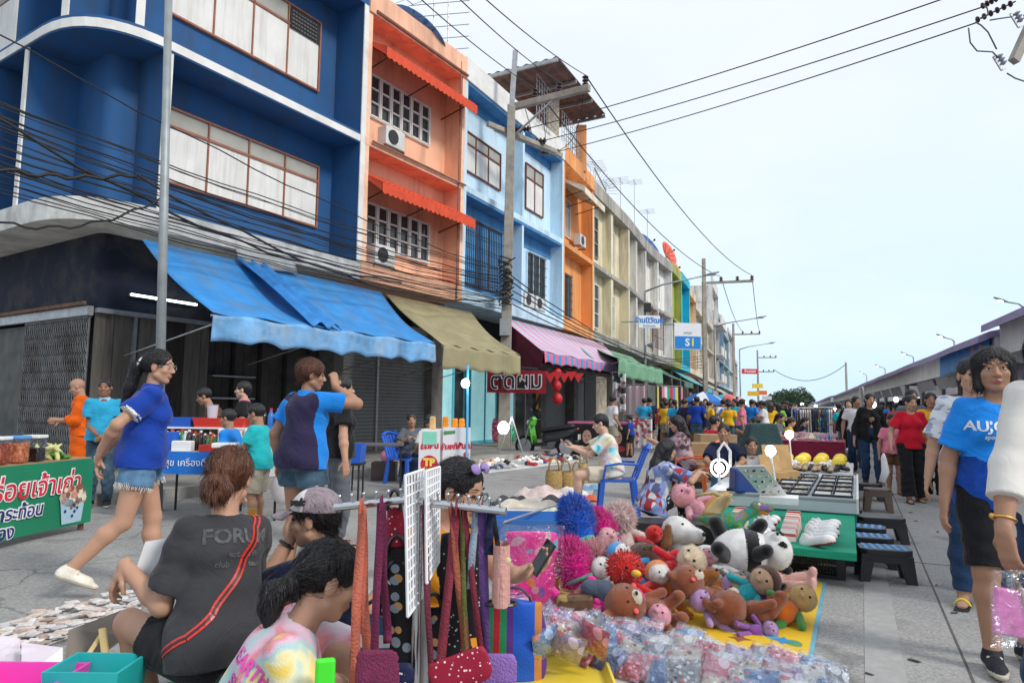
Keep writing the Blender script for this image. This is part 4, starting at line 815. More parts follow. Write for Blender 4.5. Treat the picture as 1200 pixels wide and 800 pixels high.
STRP=MP('pink and blue stripes','stripe',[(.7,.3,.4),(.7,.3,.4),(.3,.55,.72),(.6,.5,.62)],1.7,.8,.2,axis='X',dirt=.3,dcol=(.4,.3,.4));VALP=MP('pink and blue blocks','stripe',[(.7,.16,.25),(.07,.3,.6)],2.2,.8,.2,axis='X')
t_,F0,F1,A,B=awning(U3,'awning','pink and blue striped awning over the lit turquoise shop',((641,412),(736,431)),((588,360),(706,398)),2.9,4.1,STRP,val=.33,valm=VALP,sag=.15)
m=MB();m.add([A+V((0,0,-.02)),F0+V((0,0,-.02)),F0+V((0,.1,-.45)),A+V((0,0,-1.5)),A+V((.02,0,-.02)),F0+V((.02,0,-.02)),F0+V((.02,.1,-.45)),A+V((.02,0,-1.5))],[(0,1,2,3),(7,6,5,4),(0,4,5,1),(1,5,6,2),(2,6,7,3),(3,7,4,0)]);m.build('side_curtain',M('maroon curtain',(.11,.012,.03),.8,.2,3,.3),t_,local=True)
MB().slab([A+V((.1,.0,-.3)),B+V((0,0,-.3)),F1+V((0,.1,-.35)),F0+V((.1,.1,-.35))],(0,0,1),.012).build('lining',M('maroon lining',(.13,.02,.035),.8),t_,local=True)
GREENT=M('faded green canvas',(.15,.33,.2),.8,.15,3,.3,dirt=.4,dcol=(.3,.4,.3));TEALC=M('teal canvas',(.1,.42,.4),.8,.15,3,.2)
awning(U5,'awning','faded green canvas awning with a deep drop panel beyond the striped one',((722,420),(778,434)),((692,396),(740,417)),3.0,4.0,GREENT,val=.62,scal=0)
awning(U4,'awning','teal canvas awning tucked between the striped and the green ones',((712,425),(738,436)),((668,385),(702,402)),2.9,4.05,TEALC,val=.2,scal=0)
for u,lab,c,zf in((U7,'narrow dark green awning under the ivory house',(.08,.17,.12),2.9),(U9,'small turquoise awning under the olive house',(.07,.4,.42),2.8),(U10,'grey sheet awning under the turquoise house',(.25,.27,.28),2.7),(U12,'broad grey awning below the beige terrace',(.33,.35,.37),2.8),(U13,'tan awning below the grey beige terrace',(.45,.33,.2),2.7),(U14,'off-white awning below the tall white block',(.6,.58,.52),2.7),(U15,'dark green awning below the slate blue block',(.07,.14,.09),2.7)):
 t=thing('awning',lab,'awning',u.o.location,u.rz);L=u.L;m=MB()
 m.sheet(lambda a,b:(.2+(L-.4)*a,-.05-2.1*b,3.9-(3.9-zf)*b-.12*math.sin(math.pi*b)),12,6,.02);m.build('canopy_cloth',M('awning cloth '+lab[:12],c,.8,.15,3,.2,dirt=.4),t,local=True,smooth=True)
 MB().sheet(lambda a,b:(.2+(L-.4)*a,-2.16-.01*b,zf-.3*b),14,2,.01).build('valance',MC['awning cloth '+lab[:12]],t,local=True)
# ---- poles, lamps, wires
POLE=M('pole concrete',(.36,.33,.28),.9,.18,5,.35,dirt=.6,dcol=(.16,.14,.12));INS=M('brown insulator',(.05,.022,.018),.25,.2);GREYP=M('lamp post grey',(.3,.33,.34),.5,.12,6,metal=.3,dirt=.4,dcol=(.16,.15,.14));WIRE=M('black cable',(.012,.012,.013),.6);LAMPON=M('lamp glow',(.95,.97,1.),emit=6.);WIREG=M('grey cable',(.1,.1,.1),.6)
def taper(m,p,w0,w1,h,top=None):
 p=V(p);q_=V(top)if top else p+V((0,0,h));a,b=w0/2,w1/2
 return m.hexa([p+V(v_)for v_ in((-a,-a,0),(a,-a,0),(a,a,0),(-a,a,0))],[q_+V(v_)for v_ in((-b,-b,0),(b,-b,0),(b,b,0),(-b,b,0))])
def insul(m,c,s=1.,ax=(0,0,1),k=3):
 pr=[(.02,0)]
 for i in range(k):z=i*.09;pr+=[(.035,z),(.085,z+.03),(.08,z+.05),(.035,z+.075)]
 m.lathe([(r*s,z*s)for r,z in pr+[(.025,k*.09)]],10,c,ax=ax)
PB=G(590,529);PT=D(604,60,PB.y-.1)
t=thing('power_pole','tall square concrete power pole with insulators in front of the pale blue house','power pole',PB)
taper(MB(),PB,.36,.24,0,(PT.x-.1,PT.y,10.5)).build('shaft',POLE,t,bev=.02);MB().bar((PT.x-.1,PT.y,10.4),PT,.16,.16).build('steel_tip',METAL,t)
CA=(G(596,127,10.55),G(691,103,10.55));CB=(G(576,148,9.75),G(655,180,9.75));dv=(CA[1]-CA[0]).normalized();off=V((dv.y,-dv.x,0))*.22
MB().bar(*CA,.16,.2).build('crossarm',POLE,t,bev=.015);MB().bar(CB[0]+off,CB[1]+off,.12,.15).build('crossarm',POLE,t,bev=.015);MB().bar(CB[0]-off*.9,CB[1]-off*.9,.12,.15).build('crossarm',POLE,t,bev=.015)
MB().bar(CA[0].lerp(CA[1],.62),(PT.x,PT.y,9.6),.05).build('brace',METAL,t);HV=[]
for a in(.34,.64,.95):
 p=CA[0].lerp(CA[1],a)+V((0,0,.1));m=MB();insul(m,p,1.15);m.build('insulator',INS,t);HV.append(p+V((0,0,.32)))
DV=[]
for i,(px,py)in enumerate(((613,152),(633,166),(650,179))):
 p=G(px-18,py,9.85);e=G(px+2,py,9.85)+V((0,0,.02));m=MB();insul(m,p,1.3,(e-p).normalized(),6);m.build('insulator',INS,t);DV.append(p+(e-p).normalized()*.56)
m=MB()
for i in range(26):
 z=4.3+.055*i;a=rnd.random()*6;m.tube([(PB.x+.2*math.cos(a),PB.y-.26+.04*math.sin(a),z),(PB.x+.28*math.cos(a+1),PB.y-.3,z+.12),(PB.x+.2*math.cos(a+2.4),PB.y-.27,z+.02)],.022,5)
m.build('cable_coil',WIRE,t);MB().box(PB.x-.16,PB.x+.14,PB.y-.42,PB.y-.2,3.4,3.9).build('junction_box',METAL,t,bev=.01)
def wire(p,q_,sag,r=.011,n=14,label=None,group=None,m=WIRE,name='power_line',jit=0.):
 p,q_=V(p),V(q_);pts=[p.lerp(q_,i/n)-V((0,0,sag*4*(i/n)*(1-i/n)))+V((0,0,jit*math.sin(i*1.7+p.z*9)))for i in range(n+1)]
 o=MB().tube(pts,r,5).build(name,m,smooth=True);return props(o,label,'power line',group)
g1='black cables sagging across the blue facade'
for i in range(24):
 a=D(-40,100+i*4.9+rnd.random()*4,8.2+rnd.random()*.8);b=V((PB.x-.15+rnd.random()*.3,PB.y-.2,4.25));b.z=5.35-i*.05
 wire(a,b,.12+rnd.random()*.32,rnd.choice((.007,.009,.011,.014)),18,'thin black cable strung across the blue corner house to the power pole',g1,jit=.02)
for i,(a,b,s,r)in enumerate((((-40,118,8.0),(470,330,15.),.45,.02),((-40,190,8.2),(160,205,9.6),.1,.024),((160,205,9.6),(598,348,20.2),.7,.02),((-40,250,8.6),(190,232,10),.3,.016),((-40,20,8.6),(598,318,20.2),.35,.012))):
 wire(D(*a),D(*b),s,r,18,['thick black cable bundle crossing high over the rounded blue corner','thick taped cable bundle hanging low at the far left of the blue corner','heavy sagging cable bundle running under the lower blue windows','slack cable looping just above the corner slab','single long cable crossing the upper blue wall'][i],None,jit=.03)
for i,(a,b)in enumerate((((487,-6),0),((533,-6),1),((563,-6),2))):wire(HV[b],D(a[0],a[1],12.),.1,.012,label=('thin overhead line running from the pole tip up left over the satellite dish','overhead line between the other two running up left from the crossarm','outermost overhead line running up left from the crossarm end')[i])
RP=[(1108,-2),(1150,9),(1144,27)]
for i,(px,py)in enumerate(RP):wire(DV[i],D(px,py,12.6),.12,.014,20,('topmost of three lines crossing the sky to the right','middle of three lines crossing the sky to the right','lowest of three lines crossing the sky to the right')[i])
for i,(a,b)in enumerate(((CA[0].lerp(CA[1],.2),DV[0]),(HV[0],DV[1]),(HV[2],DV[2]))):MB().tube([a.lerp(b,k/10)-V((0,0,.5*math.sin(math.pi*k/10)))+V((.2*math.sin(math.pi*k/10),0,0))for k in range(11)],.012,5).build('jumper_cable',WIRE,t,smooth=True)
def utility(px,pyg,Y,ztop,arm,label,wid=.3,armdir=(1,-.35,0)):
 p=D(px,480,Y);p.z=0;t=thing('power_pole',label,'power pole',p);taper(MB(),p,wid,wid*.7,ztop).build('shaft',POLE,t);ad=V(armdir).normalized();ends=[]
 for z,L in arm:
  MB().bar(p+V((0,0,z))-ad*.15,p+V((0,0,z))+ad*L,.14,.16).build('crossarm',POLE,t)
  for k in(.35,.68,.97):c=p+V((0,0,z+.08))+ad*L*k;m=MB();insul(m,c,1.6,k=2);m.build('insulator',INS,t);ends.append(c+V((0,0,.3)))
 return t,ends,p
t2,E2,p2=utility(827,0,47.,11.6,[(9.9,3.2)],'concrete power pole with one long crossarm past the blue square sign')
t3,E3,p3=utility(861,0,82.,11.5,[(10.2,3.)],'slim distant power pole beside the tall white block')
t4,E4,p4=utility(889,0,118.,11.5,[(10.2,3.),(7.8,2.6)],'far power pole with two crossarms near the red and yellow signs')
t5,E5,p5=utility(993,0,108.,8.9,[(2.2,.5)],'lone far power pole above the purple canopies',armdir=(1,0,0))
for i in(0,2):wire(HV[i],E2[i],.9,.02,label=('inner line running down the street from the near pole',0,'outer line running down the street from the near pole')[i]);wire(E2[i],E3[i],.7,.025,label=('inner line between the second and third poles',0,'outer line between the second and third poles')[i])
wire(E4[5],p5+V((0,0,8.6)),2.2,.05,label='long sagging line crossing low over the far end of the street')
for i in range(5):wire((PB.x+.15,PB.y,4.4+i*.22),(p2 .x-.2,p2 .y,4.1+i*.22),.5+.15*i,.02,16,'black cable running past the striped awning to the second pole','low cables along the street front',jit=.03)
def lamppost(base,top,armv,label,lit,r=.07,headlen=.6):
 t=thing('street_lamp',label,'street lamp',base);base,top=V(base),V(top);MB().tube([base,top],[r,r*.72],10).build('post',GREYP,t,smooth=True)
 e=top+V(armv);MB().tube([top,top.lerp(e,.3)+V((0,0,.12)),e],[r*.6,r*.5,r*.45],8).build('arm',GREYP,t,smooth=True);d=(e-top).normalized()
 m=MB();m.tube([e-d*.05,e+d*headlen*.4,e+d*headlen],[r*.6,r*1.7,r*.9],8,flat=.5);h=m.build('lamp_head',GREYP,t,smooth=True);MB().ell(e+d*headlen*.5-V((0,0,r*.7)),(headlen*.3,r*1.1,r*.5),10,6).build('lens',LAMPON if lit else M('lamp lens',(.4,.4,.38),.2),h)
 return t
b_=G(184,598);t_=D(199,-60,b_.y);lamppost(b_,t_,(.9,.2,.5),'slim grey galvanised post rising in front of the blue corner house',False,.062)
p=D(756,480,36.);p.z=0;tl=lamppost(p,(p.x+.03,p.y,7.4),(2.9,-.6,.75),'grey street lamp with a loudspeaker in front of the grimy white houses',False,.09,.8)
MB().cbox((p.x+.12,p.y-.15,6.55),(.34,.3,.45)).build('loudspeaker',BLACKM,tl,bev=.02);MB().lathe([(.05,0),(.2,.35),(.22,.36)],12,(p.x+.1,p.y-.1,4.6),ax=(.9,-.4,-.1)).build('horn',M('grey horn',(.25,.25,.26)),tl)
for px,Y,z,lab in((839,58.,8.2,'second street lamp past the power pole'),(868,84.,8.6,'third distant street lamp on the left'),):p=D(px,480,Y);p.z=0;lamppost(p,(p.x,p.y,z),(3.2,-.6,.7),lab,False,.1,.9)
for(px,py,bx,Y),lab in zip(((1170,354,1206,42),(1100,396,1122,62),(1057,416,1073,82),(1026,430,1039,103),(1007,438,1017,122)),('nearest lit street lamp over the right canopies','second lit street lamp over the right canopies','third lit street lamp over the right canopies','fourth small lit street lamp over the right canopies','farthest lit street lamp over the right canopies')):
 h=D(px+2,py,Y);b_=D(bx,480,Y);top=V((b_.x,b_.y,h.z-.3));lamppost((b_.x,b_.y,0),top,h-top+V((.5,0,0)),lab,True,.1,.9)
q_=D(1262,30,12.4);t=thing('power_pole','concrete pole just off the right edge with fuse holders and insulator strings reaching into view','power pole',(q_.x,q_.y,0));taper(MB(),(q_.x,q_.y,0),.34,.24,11).build('shaft',POLE,t)
for a,b in(((1188,72),(1230,-20)),((1205,20),(1240,-10))):MB().bar(D(*a,12.4),D(*b,12.6),.13,.15).build('crossarm',POLE,t)
for a,b in(((1144,24),(1190,2)),((1150,8),(1180,-8))):
 a,b=D(*a,12.6),D(*b,12.5);m=MB();d=(b-a);k=6
 m.tube([a,b],.015,6)
 for i in range(k):insul(m,a+d*(i/k),.75,d,1)
 m.build('insulator',INS,t)
for(px,py)in((1172,74),(1192,24)):
 c=D(px,py,12.4);m=MB();m.bar(c+V((-.12,0,.12)),c+V((.02,0,-.14)),.03).bar(c+V((.02,0,-.14)),c+V((.1,0,-.1)),.03).bar(c+V((-.12,0,.12)),c+V((-.02,0,.15)),.03);m.build('fuse_holder',METAL,t);m=MB();insul(m,c+V((-.02,0,.16)),.8,(.5,0,-1),3);m.build('insulator',M('grey insulator',(.3,.32,.34),.3),t)
for pts in(((1135,33),(1137,50),(1145,60),(1163,61),(1170,68)),((1143,26),(1150,30),(1158,38),(1168,58)),((1160,24),(1172,22),(1186,20)),((1180,86),(1190,92),(1205,97)),((1152,6),(1157,10),(1158,18),(1150,22))):MB().tube([D(*q2,12.35)for q2 in pts],.014,5).build('jumper_cable',WIREG,t,smooth=True)
# ---- roof things
def dish(c,r,aim,label,mat,tilt=.3):
 t=thing('satellite_dish',label,'satellite dish',c);c=V(c);aim=V(aim).normalized();q2=V((0,0,1)).rotation_difference(aim)
 pr=[(r*k/8,r*.32*(k/8)**2)for k in range(9)];m=MB().lathe(pr,28,c+V((0,0,r*.8)),ax=aim,cap=False);o=m.build('reflector',mat,t,smooth=True);o.modifiers.new('s','SOLIDIFY').thickness=.015
 m=MB()
 for k in range(8):a=k*math.pi/4;m.bar(c+V((0,0,r*.8))+q2@V((0,0,.0))-aim*.02,c+V((0,0,r*.8))+q2@V((r*math.cos(a),r*math.sin(a),r*.31)),.02)
 m.build('rib',BLACKM,t);f=c+V((0,0,r*.8))+aim*r*.75;m=MB().tube([c+V((0,0,r*.8)),f],.02,6);m.ell(f,.08,8,6);m.build('feed_horn',BLACKM,t);MB().tube([c,c+V((0,0,r*.85))],.045,8).build('mast',METAL,t);return t
MESH=M('blue dish mesh',(.05,.17,.42),.6,.1,alpha=.8)
c=U2 .o.location+U2 .d*2.55+U2 .nin*.8;c.z=10.75;dish(c,.95,(.55,.12,.9),'blue mesh satellite dish on the roof of the orange house',MESH)
c=U8 .o.location+U8 .d*1.2+U8 .nin*1.;c.z=11.4;dish(c,.85,(.7,-.5,.6),'dark blue dish on the cream row roof by the tall masts',M('blue dish',(.04,.1,.3)))
c=U9 .o.location+U9 .d*1.4+U9 .nin*.6;c.z=11.6;dish(c,.9,(.7,-.55,.35),'small red dish on the roof before the olive house',M('red dish',(.75,.13,.08)))
c=U10 .o.location+U10 .d*.2+U10 .nin*.6;c.z=11.2;dish(c,.75,(.7,-.55,.35),'small orange dish just below the red one',M('orange dish',(.75,.3,.1)))
def yagi(c,h,L,n,label,d=(1,.3,0),w=.55,two=0):
 c=V(c);t=thing('antenna',label,'antenna',c);MB().tube([c,c+V((0,0,h))],.02,6).build('mast',METAL,t);d=V(d).normalized();pn=V((-d.y,d.x,0))if not two else V((0,0,1));m=MB();q2=c+V((0,0,h*.95));m.tube([q2-d*L*.4,q2+d*L*.6],.014,5)
 for i in range(n):e=q2+d*L*(i/(n-1)-.4);s_=w*(1-.35*i/n);m.tube([e-pn*s_,e+pn*s_],.008,4)
 m.build('boom',METAL,t)
c=U2 .o.location+U2 .d*3.55+U2 .nin*.3;c.z=11.4;t=thing('antenna','tall comb-like television aerial at the right end of the orange roof','antenna',c);m=MB()
for k in range(8):z=.05+k*.36;m.tube([c+V((-1.1+.5*(k>4),0,z)),c+V((.62,-.1,z+.12))],.012,5)
m.build('element',METAL,t)
for x in(0,-.42):MB().tube([c+V((x,0,-.1)),c+V((x,0,2.75))],.02,6).build('mast',METAL,t)
for i,(u,a,h,L,n,lab)in enumerate(((U2,1.6,1.7,1.8,7,'low aerial left of the blue dish'),(U4,3.9,2.2,1.6,9,'aerial on the tangerine roof beside the water platform'),(U5,1.5,2.,1.5,8,'left aerial of the cluster on the cream roof'),(U5,3.4,2.4,1.5,8,'middle aerial of the cluster on the cream roof'),(U5,5.4,2.1,1.5,7,'right aerial of the cluster on the cream roof'),(U6,2.2,3.4,1.2,6,'aerial on a thin mast above the street lamp'),(U7,1.0,4.6,.9,5,'tallest thin mast on the row roofs'),(U8,.9,3.6,1.,5,'thin mast right of the tallest one'),(U13,3,2.2,1.2,6,'distant aerial on the grey beige terrace'))):
 c=u.o.location+u.d*a+u.nin*.9;c.z=u.H+.05;yagi(c,h,L,n,lab,(u.d.x,u.d.y,0))
c=U5 .o.location+U5 .d*2.2+U5 .nin*.7;c.z=11.0;t=thing('antenna','fan of thin wire rods on the cream roof','antenna',c);m=MB()
for k in range(22):a=math.pi*(k/21);m.tube([c+V((0,0,.5)),c+V((1.25*math.cos(a),.2*math.cos(a),.5+1.25*math.sin(a)))],.009,4)
m.build('element',METAL,t);MB().tube([c,c+V((0,0,.6))],.025,6).build('mast',METAL,t)
t=thing('roof_shelter','rusty sheet roof on posts with wire cages on the roof of the tangerine house','shelter',U4 .o.location+V((0,0,11)))
O,d_,n_=U4 .o.location,U4 .d,U4 .nin;PQ=lambda a,b,z:O+d_*a+n_*b+V((0,0,z));m=MB();k=26
m.sheet(lambda a,b:PQ(-3.4+6.2*a,-.9+4.0*b,13.2+.5*a-.25*b+.03*math.sin(b*70)),8,60,.03);m.build('roof',M('rusty corrugated sheet',(.15,.085,.07),.8,.4,3,.2,dirt=.5,dcol=(.06,.035,.03)),t)
for a in(-3.4,-1.3,.8,2.8):MB().bar(PQ(a,-.9,13.1+.08*(a+3.4)),PQ(a,3.,12.85+.08*(a+3.4)),.08,.12).build('rafter',METAL,t)
for a,b,mt in((-.4,.3,M('cream post',(.6,.5,.35),dirt=.5)),(2.6,.1,MC['wall tangerine_shophouse3'])):MB().bar(PQ(a,b,11.2),PQ(a,b,13.2),.42,.42).build('post',mt,t)
for a0,a1,z0,z1 in((-2.9,-.5,11.3,13.0),(-.1,2.4,11.2,12.8)):
 m=MB()
 for i in range(10):a=a0+(a1-a0)*i/9;m.tube([PQ(a,.05,z0),PQ(a,.05,z1)],.012,4)
 for i in range(9):z=z0+(z1-z0)*i/8;m.tube([PQ(a0,.05,z),PQ(a1,.05,z)],.012,4)
 m.build('wire_cage',METAL,t)
MB().bar(PQ(2.6,-.5,11.3),PQ(4.4,-.5,10.9),.05).build('rail',METAL,t)
# ---- hanging signs
def board(name,label,c,w,h,xd,thick,face,cat='sign',post=None):
 t=thing(name,label,cat,c);c,xd=V(c),V(xd).normalized();n=V((xd.y,-xd.x,0));m=MB();a=xd*w/2;b=V((0,0,h/2));m.hexa([c-a-b,c+a-b,c+a-b-n*thick,c-a-b-n*thick],[c-a+b,c+a+b,c+a+b-n*thick,c-a+b-n*thick]);m.build('panel',face,t,bev=.01);return t,c,xd,n
SW=M('sign white',(.75,.76,.78),.4,.04);SB=M('sign blue',(.01,.22,.62),.4,.06);SBL=M('letter blue',(.02,.2,.6),.5);SY=M('letter yellow',(.85,.65,.05));SR=M('sign red',(.6,.02,.03),.5)
c=D(806,394,41.5);t,c,xd,n=board('shop_sign','square hanging sign with a white top and a blue half reading S1',c,1.68,1.6,(1,.12,0),.18,SW)
m=MB().text('S',.62,c+V((-.03,0,-.38)),xd,(0,0,1),1,bold=.02,off=.02).text('1',.62,c+xd*.3+V((0,0,-.38)),xd,(0,0,1),2,bold=.02,off=.02).text('SOMJAI',.16,c+V((0,0,.2)),xd,(0,0,1),3,off=.02);a=xd*.8;m.hexa([c-a+V((0,0,-.75))+n*.001,c+a+V((0,0,-.75))+n*.001,c+a+V((0,0,-.75))+n*.012,c-a+V((0,0,-.75))+n*.012],[c-a+n*.001,c+a+n*.001,c+a+n*.012,c-a+n*.012],0);m.build('lettering',[SB,SW,SY,M('letter grey',(.2,.2,.22))],t);MB().bar(c-xd*.8+V((0,0,.7)),c-xd*1.8+V((0,.6,.7)),.06).build('bracket',METAL,t)
c=D(761,377,33.);t,c,xd,n=board('shop_sign','white hanging sign with blue Thai lettering beside the street lamp',c,1.05,.6,(1,.1,0),.12,SW);MB().text('ร้านนิวัฒน์',.34,c+V((0,0,.06)),xd,(0,0,1),0,bold=.012,off=.01).text('ยินดีต้อนรับ',.13,c+V((0,0,-.2)),xd,(0,0,1),0,off=.01).build('lettering',SBL,t);MB().bar(c-xd*.5,c-xd*1.3+V((0,.4,0)),.05).build('bracket',METAL,t)
c=D(879,435,76.);t,c,xd,n=board('shop_sign','red and white sign board hanging far down the street',c,1.8,.55,(1,.1,0),.1,SR);MB().text('ร้านทอง',.4,c,xd,(0,0,1),0,bold=.01,off=.01).build('lettering',SW,t);MB().bar(c-xd*.9,c-xd*2.6,.06).build('bracket',METAL,t)
for i,(px,py,Y,col,lab)in enumerate(((888,452,95,(.75,.55,.05),'yellow sign in the distant cluster of signs'),(893,460,100,(.7,.15,.03),'orange red sign in the distant cluster of signs'),(899,466,110,(.5,.5,.52),'white low sign in the distant cluster of signs'),(883,461,90,(.7,.4,.03),'amber sign at the left of the distant cluster of signs'))):
 c=D(px,py,Y);board('shop_sign',lab,c,1.5,.6,(1,.1,0),.1,M('far sign%d'%i,col));
c0,c1=D(571,446,19.3),D(640,445,18.6);xd=(c1-c0);w=xd.length;t=thing('banner','dark red banner with black and white Thai lettering hung under the khaki awning','banner',(c0+c1)/2);m=MB();m.sheet(lambda a,b:c0 .lerp(c1,a)+V((0,0,.3-.62*b+.10*math.sin(a*3.1)*0-.05*a)),10,4,.01);m.build('cloth',M('dark red cloth',(.3,.015,.03),.8,.2,4),t)
nn=V((xd.y,-xd.x,0)).normalized();cc=(c0+c1)/2+nn*.02;MB().text('ตัดผม',.62,cc+V((0,0,-.03)),xd,(0,0,1),0,bold=.03).text('ตัดผม',.62,cc+nn*.008+V((0,0,-.03)),xd,(0,0,1),1,bold=.004).build('lettering',[SW,BLACKM],t)
# ---- right-hand market pavilions
PURP=M('purple roof sheet',(.3,.245,.43),.6,.12,2,.1,dirt=.35,dcol=(.16,.14,.2));FASC=M('grey fascia',(.74,.75,.77),.6,.06,2,dirt=.3,dcol=(.28,.28,.28));SHADE=M('shade cloth',(.25,.25,.28),.8,.2,5,.2);PIN=M('pavilion dark',(.022,.023,.026),.9)
PD=V((.377,.926,0));PN=V((.926,-.377,0));PP=lambda t,n,z:PD*t+PN*n+V((0,0,z))
t_of=lambda Y:(Y-4.25*PN.y)/PD.y
def pavilion(label,t0,t1,zb,n0=4.25,fh=.56,sh=.36,gap=4.,banner=False):
 t=thing('market_pavilion',label,'market hall',PP((t0+t1)/2,n0+4,0));m=MB()
 prof=[(-.35,-.1),(-.34,.06),(-.1,.17),(.8,.34),(2.4,.62),(4.2,.72),(8.6,.2),(8.6,.1),(4.2,.6),(2.4,.5),(.8,.2),(-.1,.02),(-.2,-.04)];k=len(prof);nseg=max(2,int((t1-t0)/3));vs=[];fs=[]
 for i in range(nseg+1):
  tt=t0+(t1-t0)*i/nseg
  for a,b in prof:vs.append(PP(tt,n0+a,zb+b+.012*math.sin(i*2.1)))
 for i in range(nseg):
  for j in range(k):fs.append((i*k+j,i*k+(j+1)%k,(i+1)*k+(j+1)%k,(i+1)*k+j))
 fs+=[tuple(range(k-1,-1,-1)),tuple(range(nseg*k,nseg*k+k))];m.add(vs,fs);m.build('roof',PURP,t)
 m=MB();q2=[PP(t0+.05,n0,0),PP(t1-.05,n0,0),PP(t1-.05,n0+.12,0),PP(t0+.05,n0+.12,0)];m.hexa([p+V((0,0,zb-fh))for p in q2],[p+V((0,0,zb+.05))for p in q2]);m.build('fascia',FASC,t)
 m=MB();q2=[PP(t0+.1,n0+.2,0),PP(t0+.1,n0+.3,0),PP(t0+.1,n0+8.4,0),PP(t0+.1,n0+8.4,0)];m.hexa([PP(a,b,zb-fh)for a,b in((t0+.05,n0+.12),(t0+.17,n0+.12),(t0+.17,n0+8.),(t0+.05,n0+8.))],[PP(a,b,zb+.1)for a,b in((t0+.05,n0+.12),(t0+.17,n0+.12),(t0+.17,n0+8.),(t0+.05,n0+8.))]);m.build('end_fascia',FASC,t)
 tt=t0+.3;i=0
 while tt<t1:
  MB().bar(PP(tt,n0+.3,0),PP(tt,n0+.3,zb-fh+.02),.13,.13).build('post',METAL,t);e=min(tt+gap,t1)
  if i%4!=3:z1=zb-fh-.02;m=MB();m.sheet(lambda a,b:PP(tt+.25+(e-tt-.5)*a,n0+.06+.1*b,z1-sh*b+.015*math.sin(a*12+i)),8,4,.01);m.build('shade_cloth',SHADE,t)
  tt+=gap;i+=1
 m=MB();m.hexa([PP(a,b,0)for a,b in((t0,n0+6),(t1,n0+6),(t1,n0+6.1),(t0,n0+6.1))],[PP(a,b,zb-fh)for a,b in((t0,n0+6),(t1,n0+6),(t1,n0+6.1),(t0,n0+6.1))]);m.build('back_wall',PIN,t)
 return t
tb=t_of(15.8);pavilion('nearest purple roofed market pavilion at the right edge',tb-14,tb-.1,3.22,4.3,.62,.5);tf=pavilion('long purple roofed pavilion with grey fascia and a blue end banner',tb,t_of(47),3.0);pavilion('third pavilion with a lower purple roof beyond the white gutter post',t_of(47.5),t_of(85),2.95,4.2);pavilion('fourth purple pavilion near the vanishing end of the lane',t_of(86),t_of(150),3.,4.0);pavilion('last tiny purple pavilion at the far end of the lane',t_of(152),t_of(260),3.1,3.6,gap=8)
m=MB();m.tube([PP(t_of(47.2),4.1,3.),PP(t_of(47.2),4.1,0)],.14,10);o=m.build('gutter_post',WHITE);props(o,'white gutter post between two purple roofed pavilions','post')
BAN=MP('flower banner','cells',[(.03,.25,.6),(.02,.18,.5),(.6,.65,.7),(.03,.3,.65),(.6,.2,.25)],2.2,.5,0,base=(.02,.2,.55),thr=.42);m=MB();a,b=tb+.2,t_of(21.5);m.sheet(lambda x,y:PP(a+(b-a)*x,4.16-.02*y,3.0-.62*y*(1-.15*math.sin(x*3))+.0),12,4,.01);o=m.build('banner',BAN);props(o,'blue banner with pale flower shapes along the pavilion eave','banner')
# ---- far trees
LEAF=M('leaf green',(.085,.14,.075),.8,.4,.4);LEAF2=M('leaf hazy pale',(.12,.18,.1),.8,.4,.4);BARK=M('bark',(.09,.07,.05),.9)  # leaf colours lightened to carry the distance haze
for i,(px,Y,h,w)in enumerate(((910,250,7.5,6),(918,262,9.5,7),(928,258,8.5,7),(937,250,10,8),(944,245,8.,6))):
 p=D(px,478,Y);p.z=0;t=thing('tree',('leftmost distant tree past the last houses','tall distant tree left of the gap in the tree line','low rounded distant tree in the middle of the tree line','tallest distant tree of the tree line','rightmost distant tree behind the far canopies')[i],'tree',p,group='far trees');MB().tube([p,p+V((.2,0,h*.6))],[.3,.12],7).build('trunk',BARK,t);m=MB()
 for k in range(1100):
  u=V((rnd.gauss(0,1),rnd.gauss(0,1),rnd.gauss(0,.8))).normalized()*rnd.random()**.35;cl_=V((w*.55*u.x,w*.55*u.y,h*.36*u.z+h*.62+.5*math.sin(u.x*7)));c=p+cl_;s=.16+rnd.random()*.3;a=V((rnd.random()-.5,rnd.random()-.5,rnd.random()-.5)).normalized();b=a.cross(V((.3,.5,.8))).normalized();m.add([c-a*s-b*s*.5,c+a*s-b*s*.5,c+a*s*.7+b*s*.6,c-a*s*.6+b*s*.5],[(0,1,2,3)],k%2)
 m.build('crown',[LEAF,LEAF2],t)
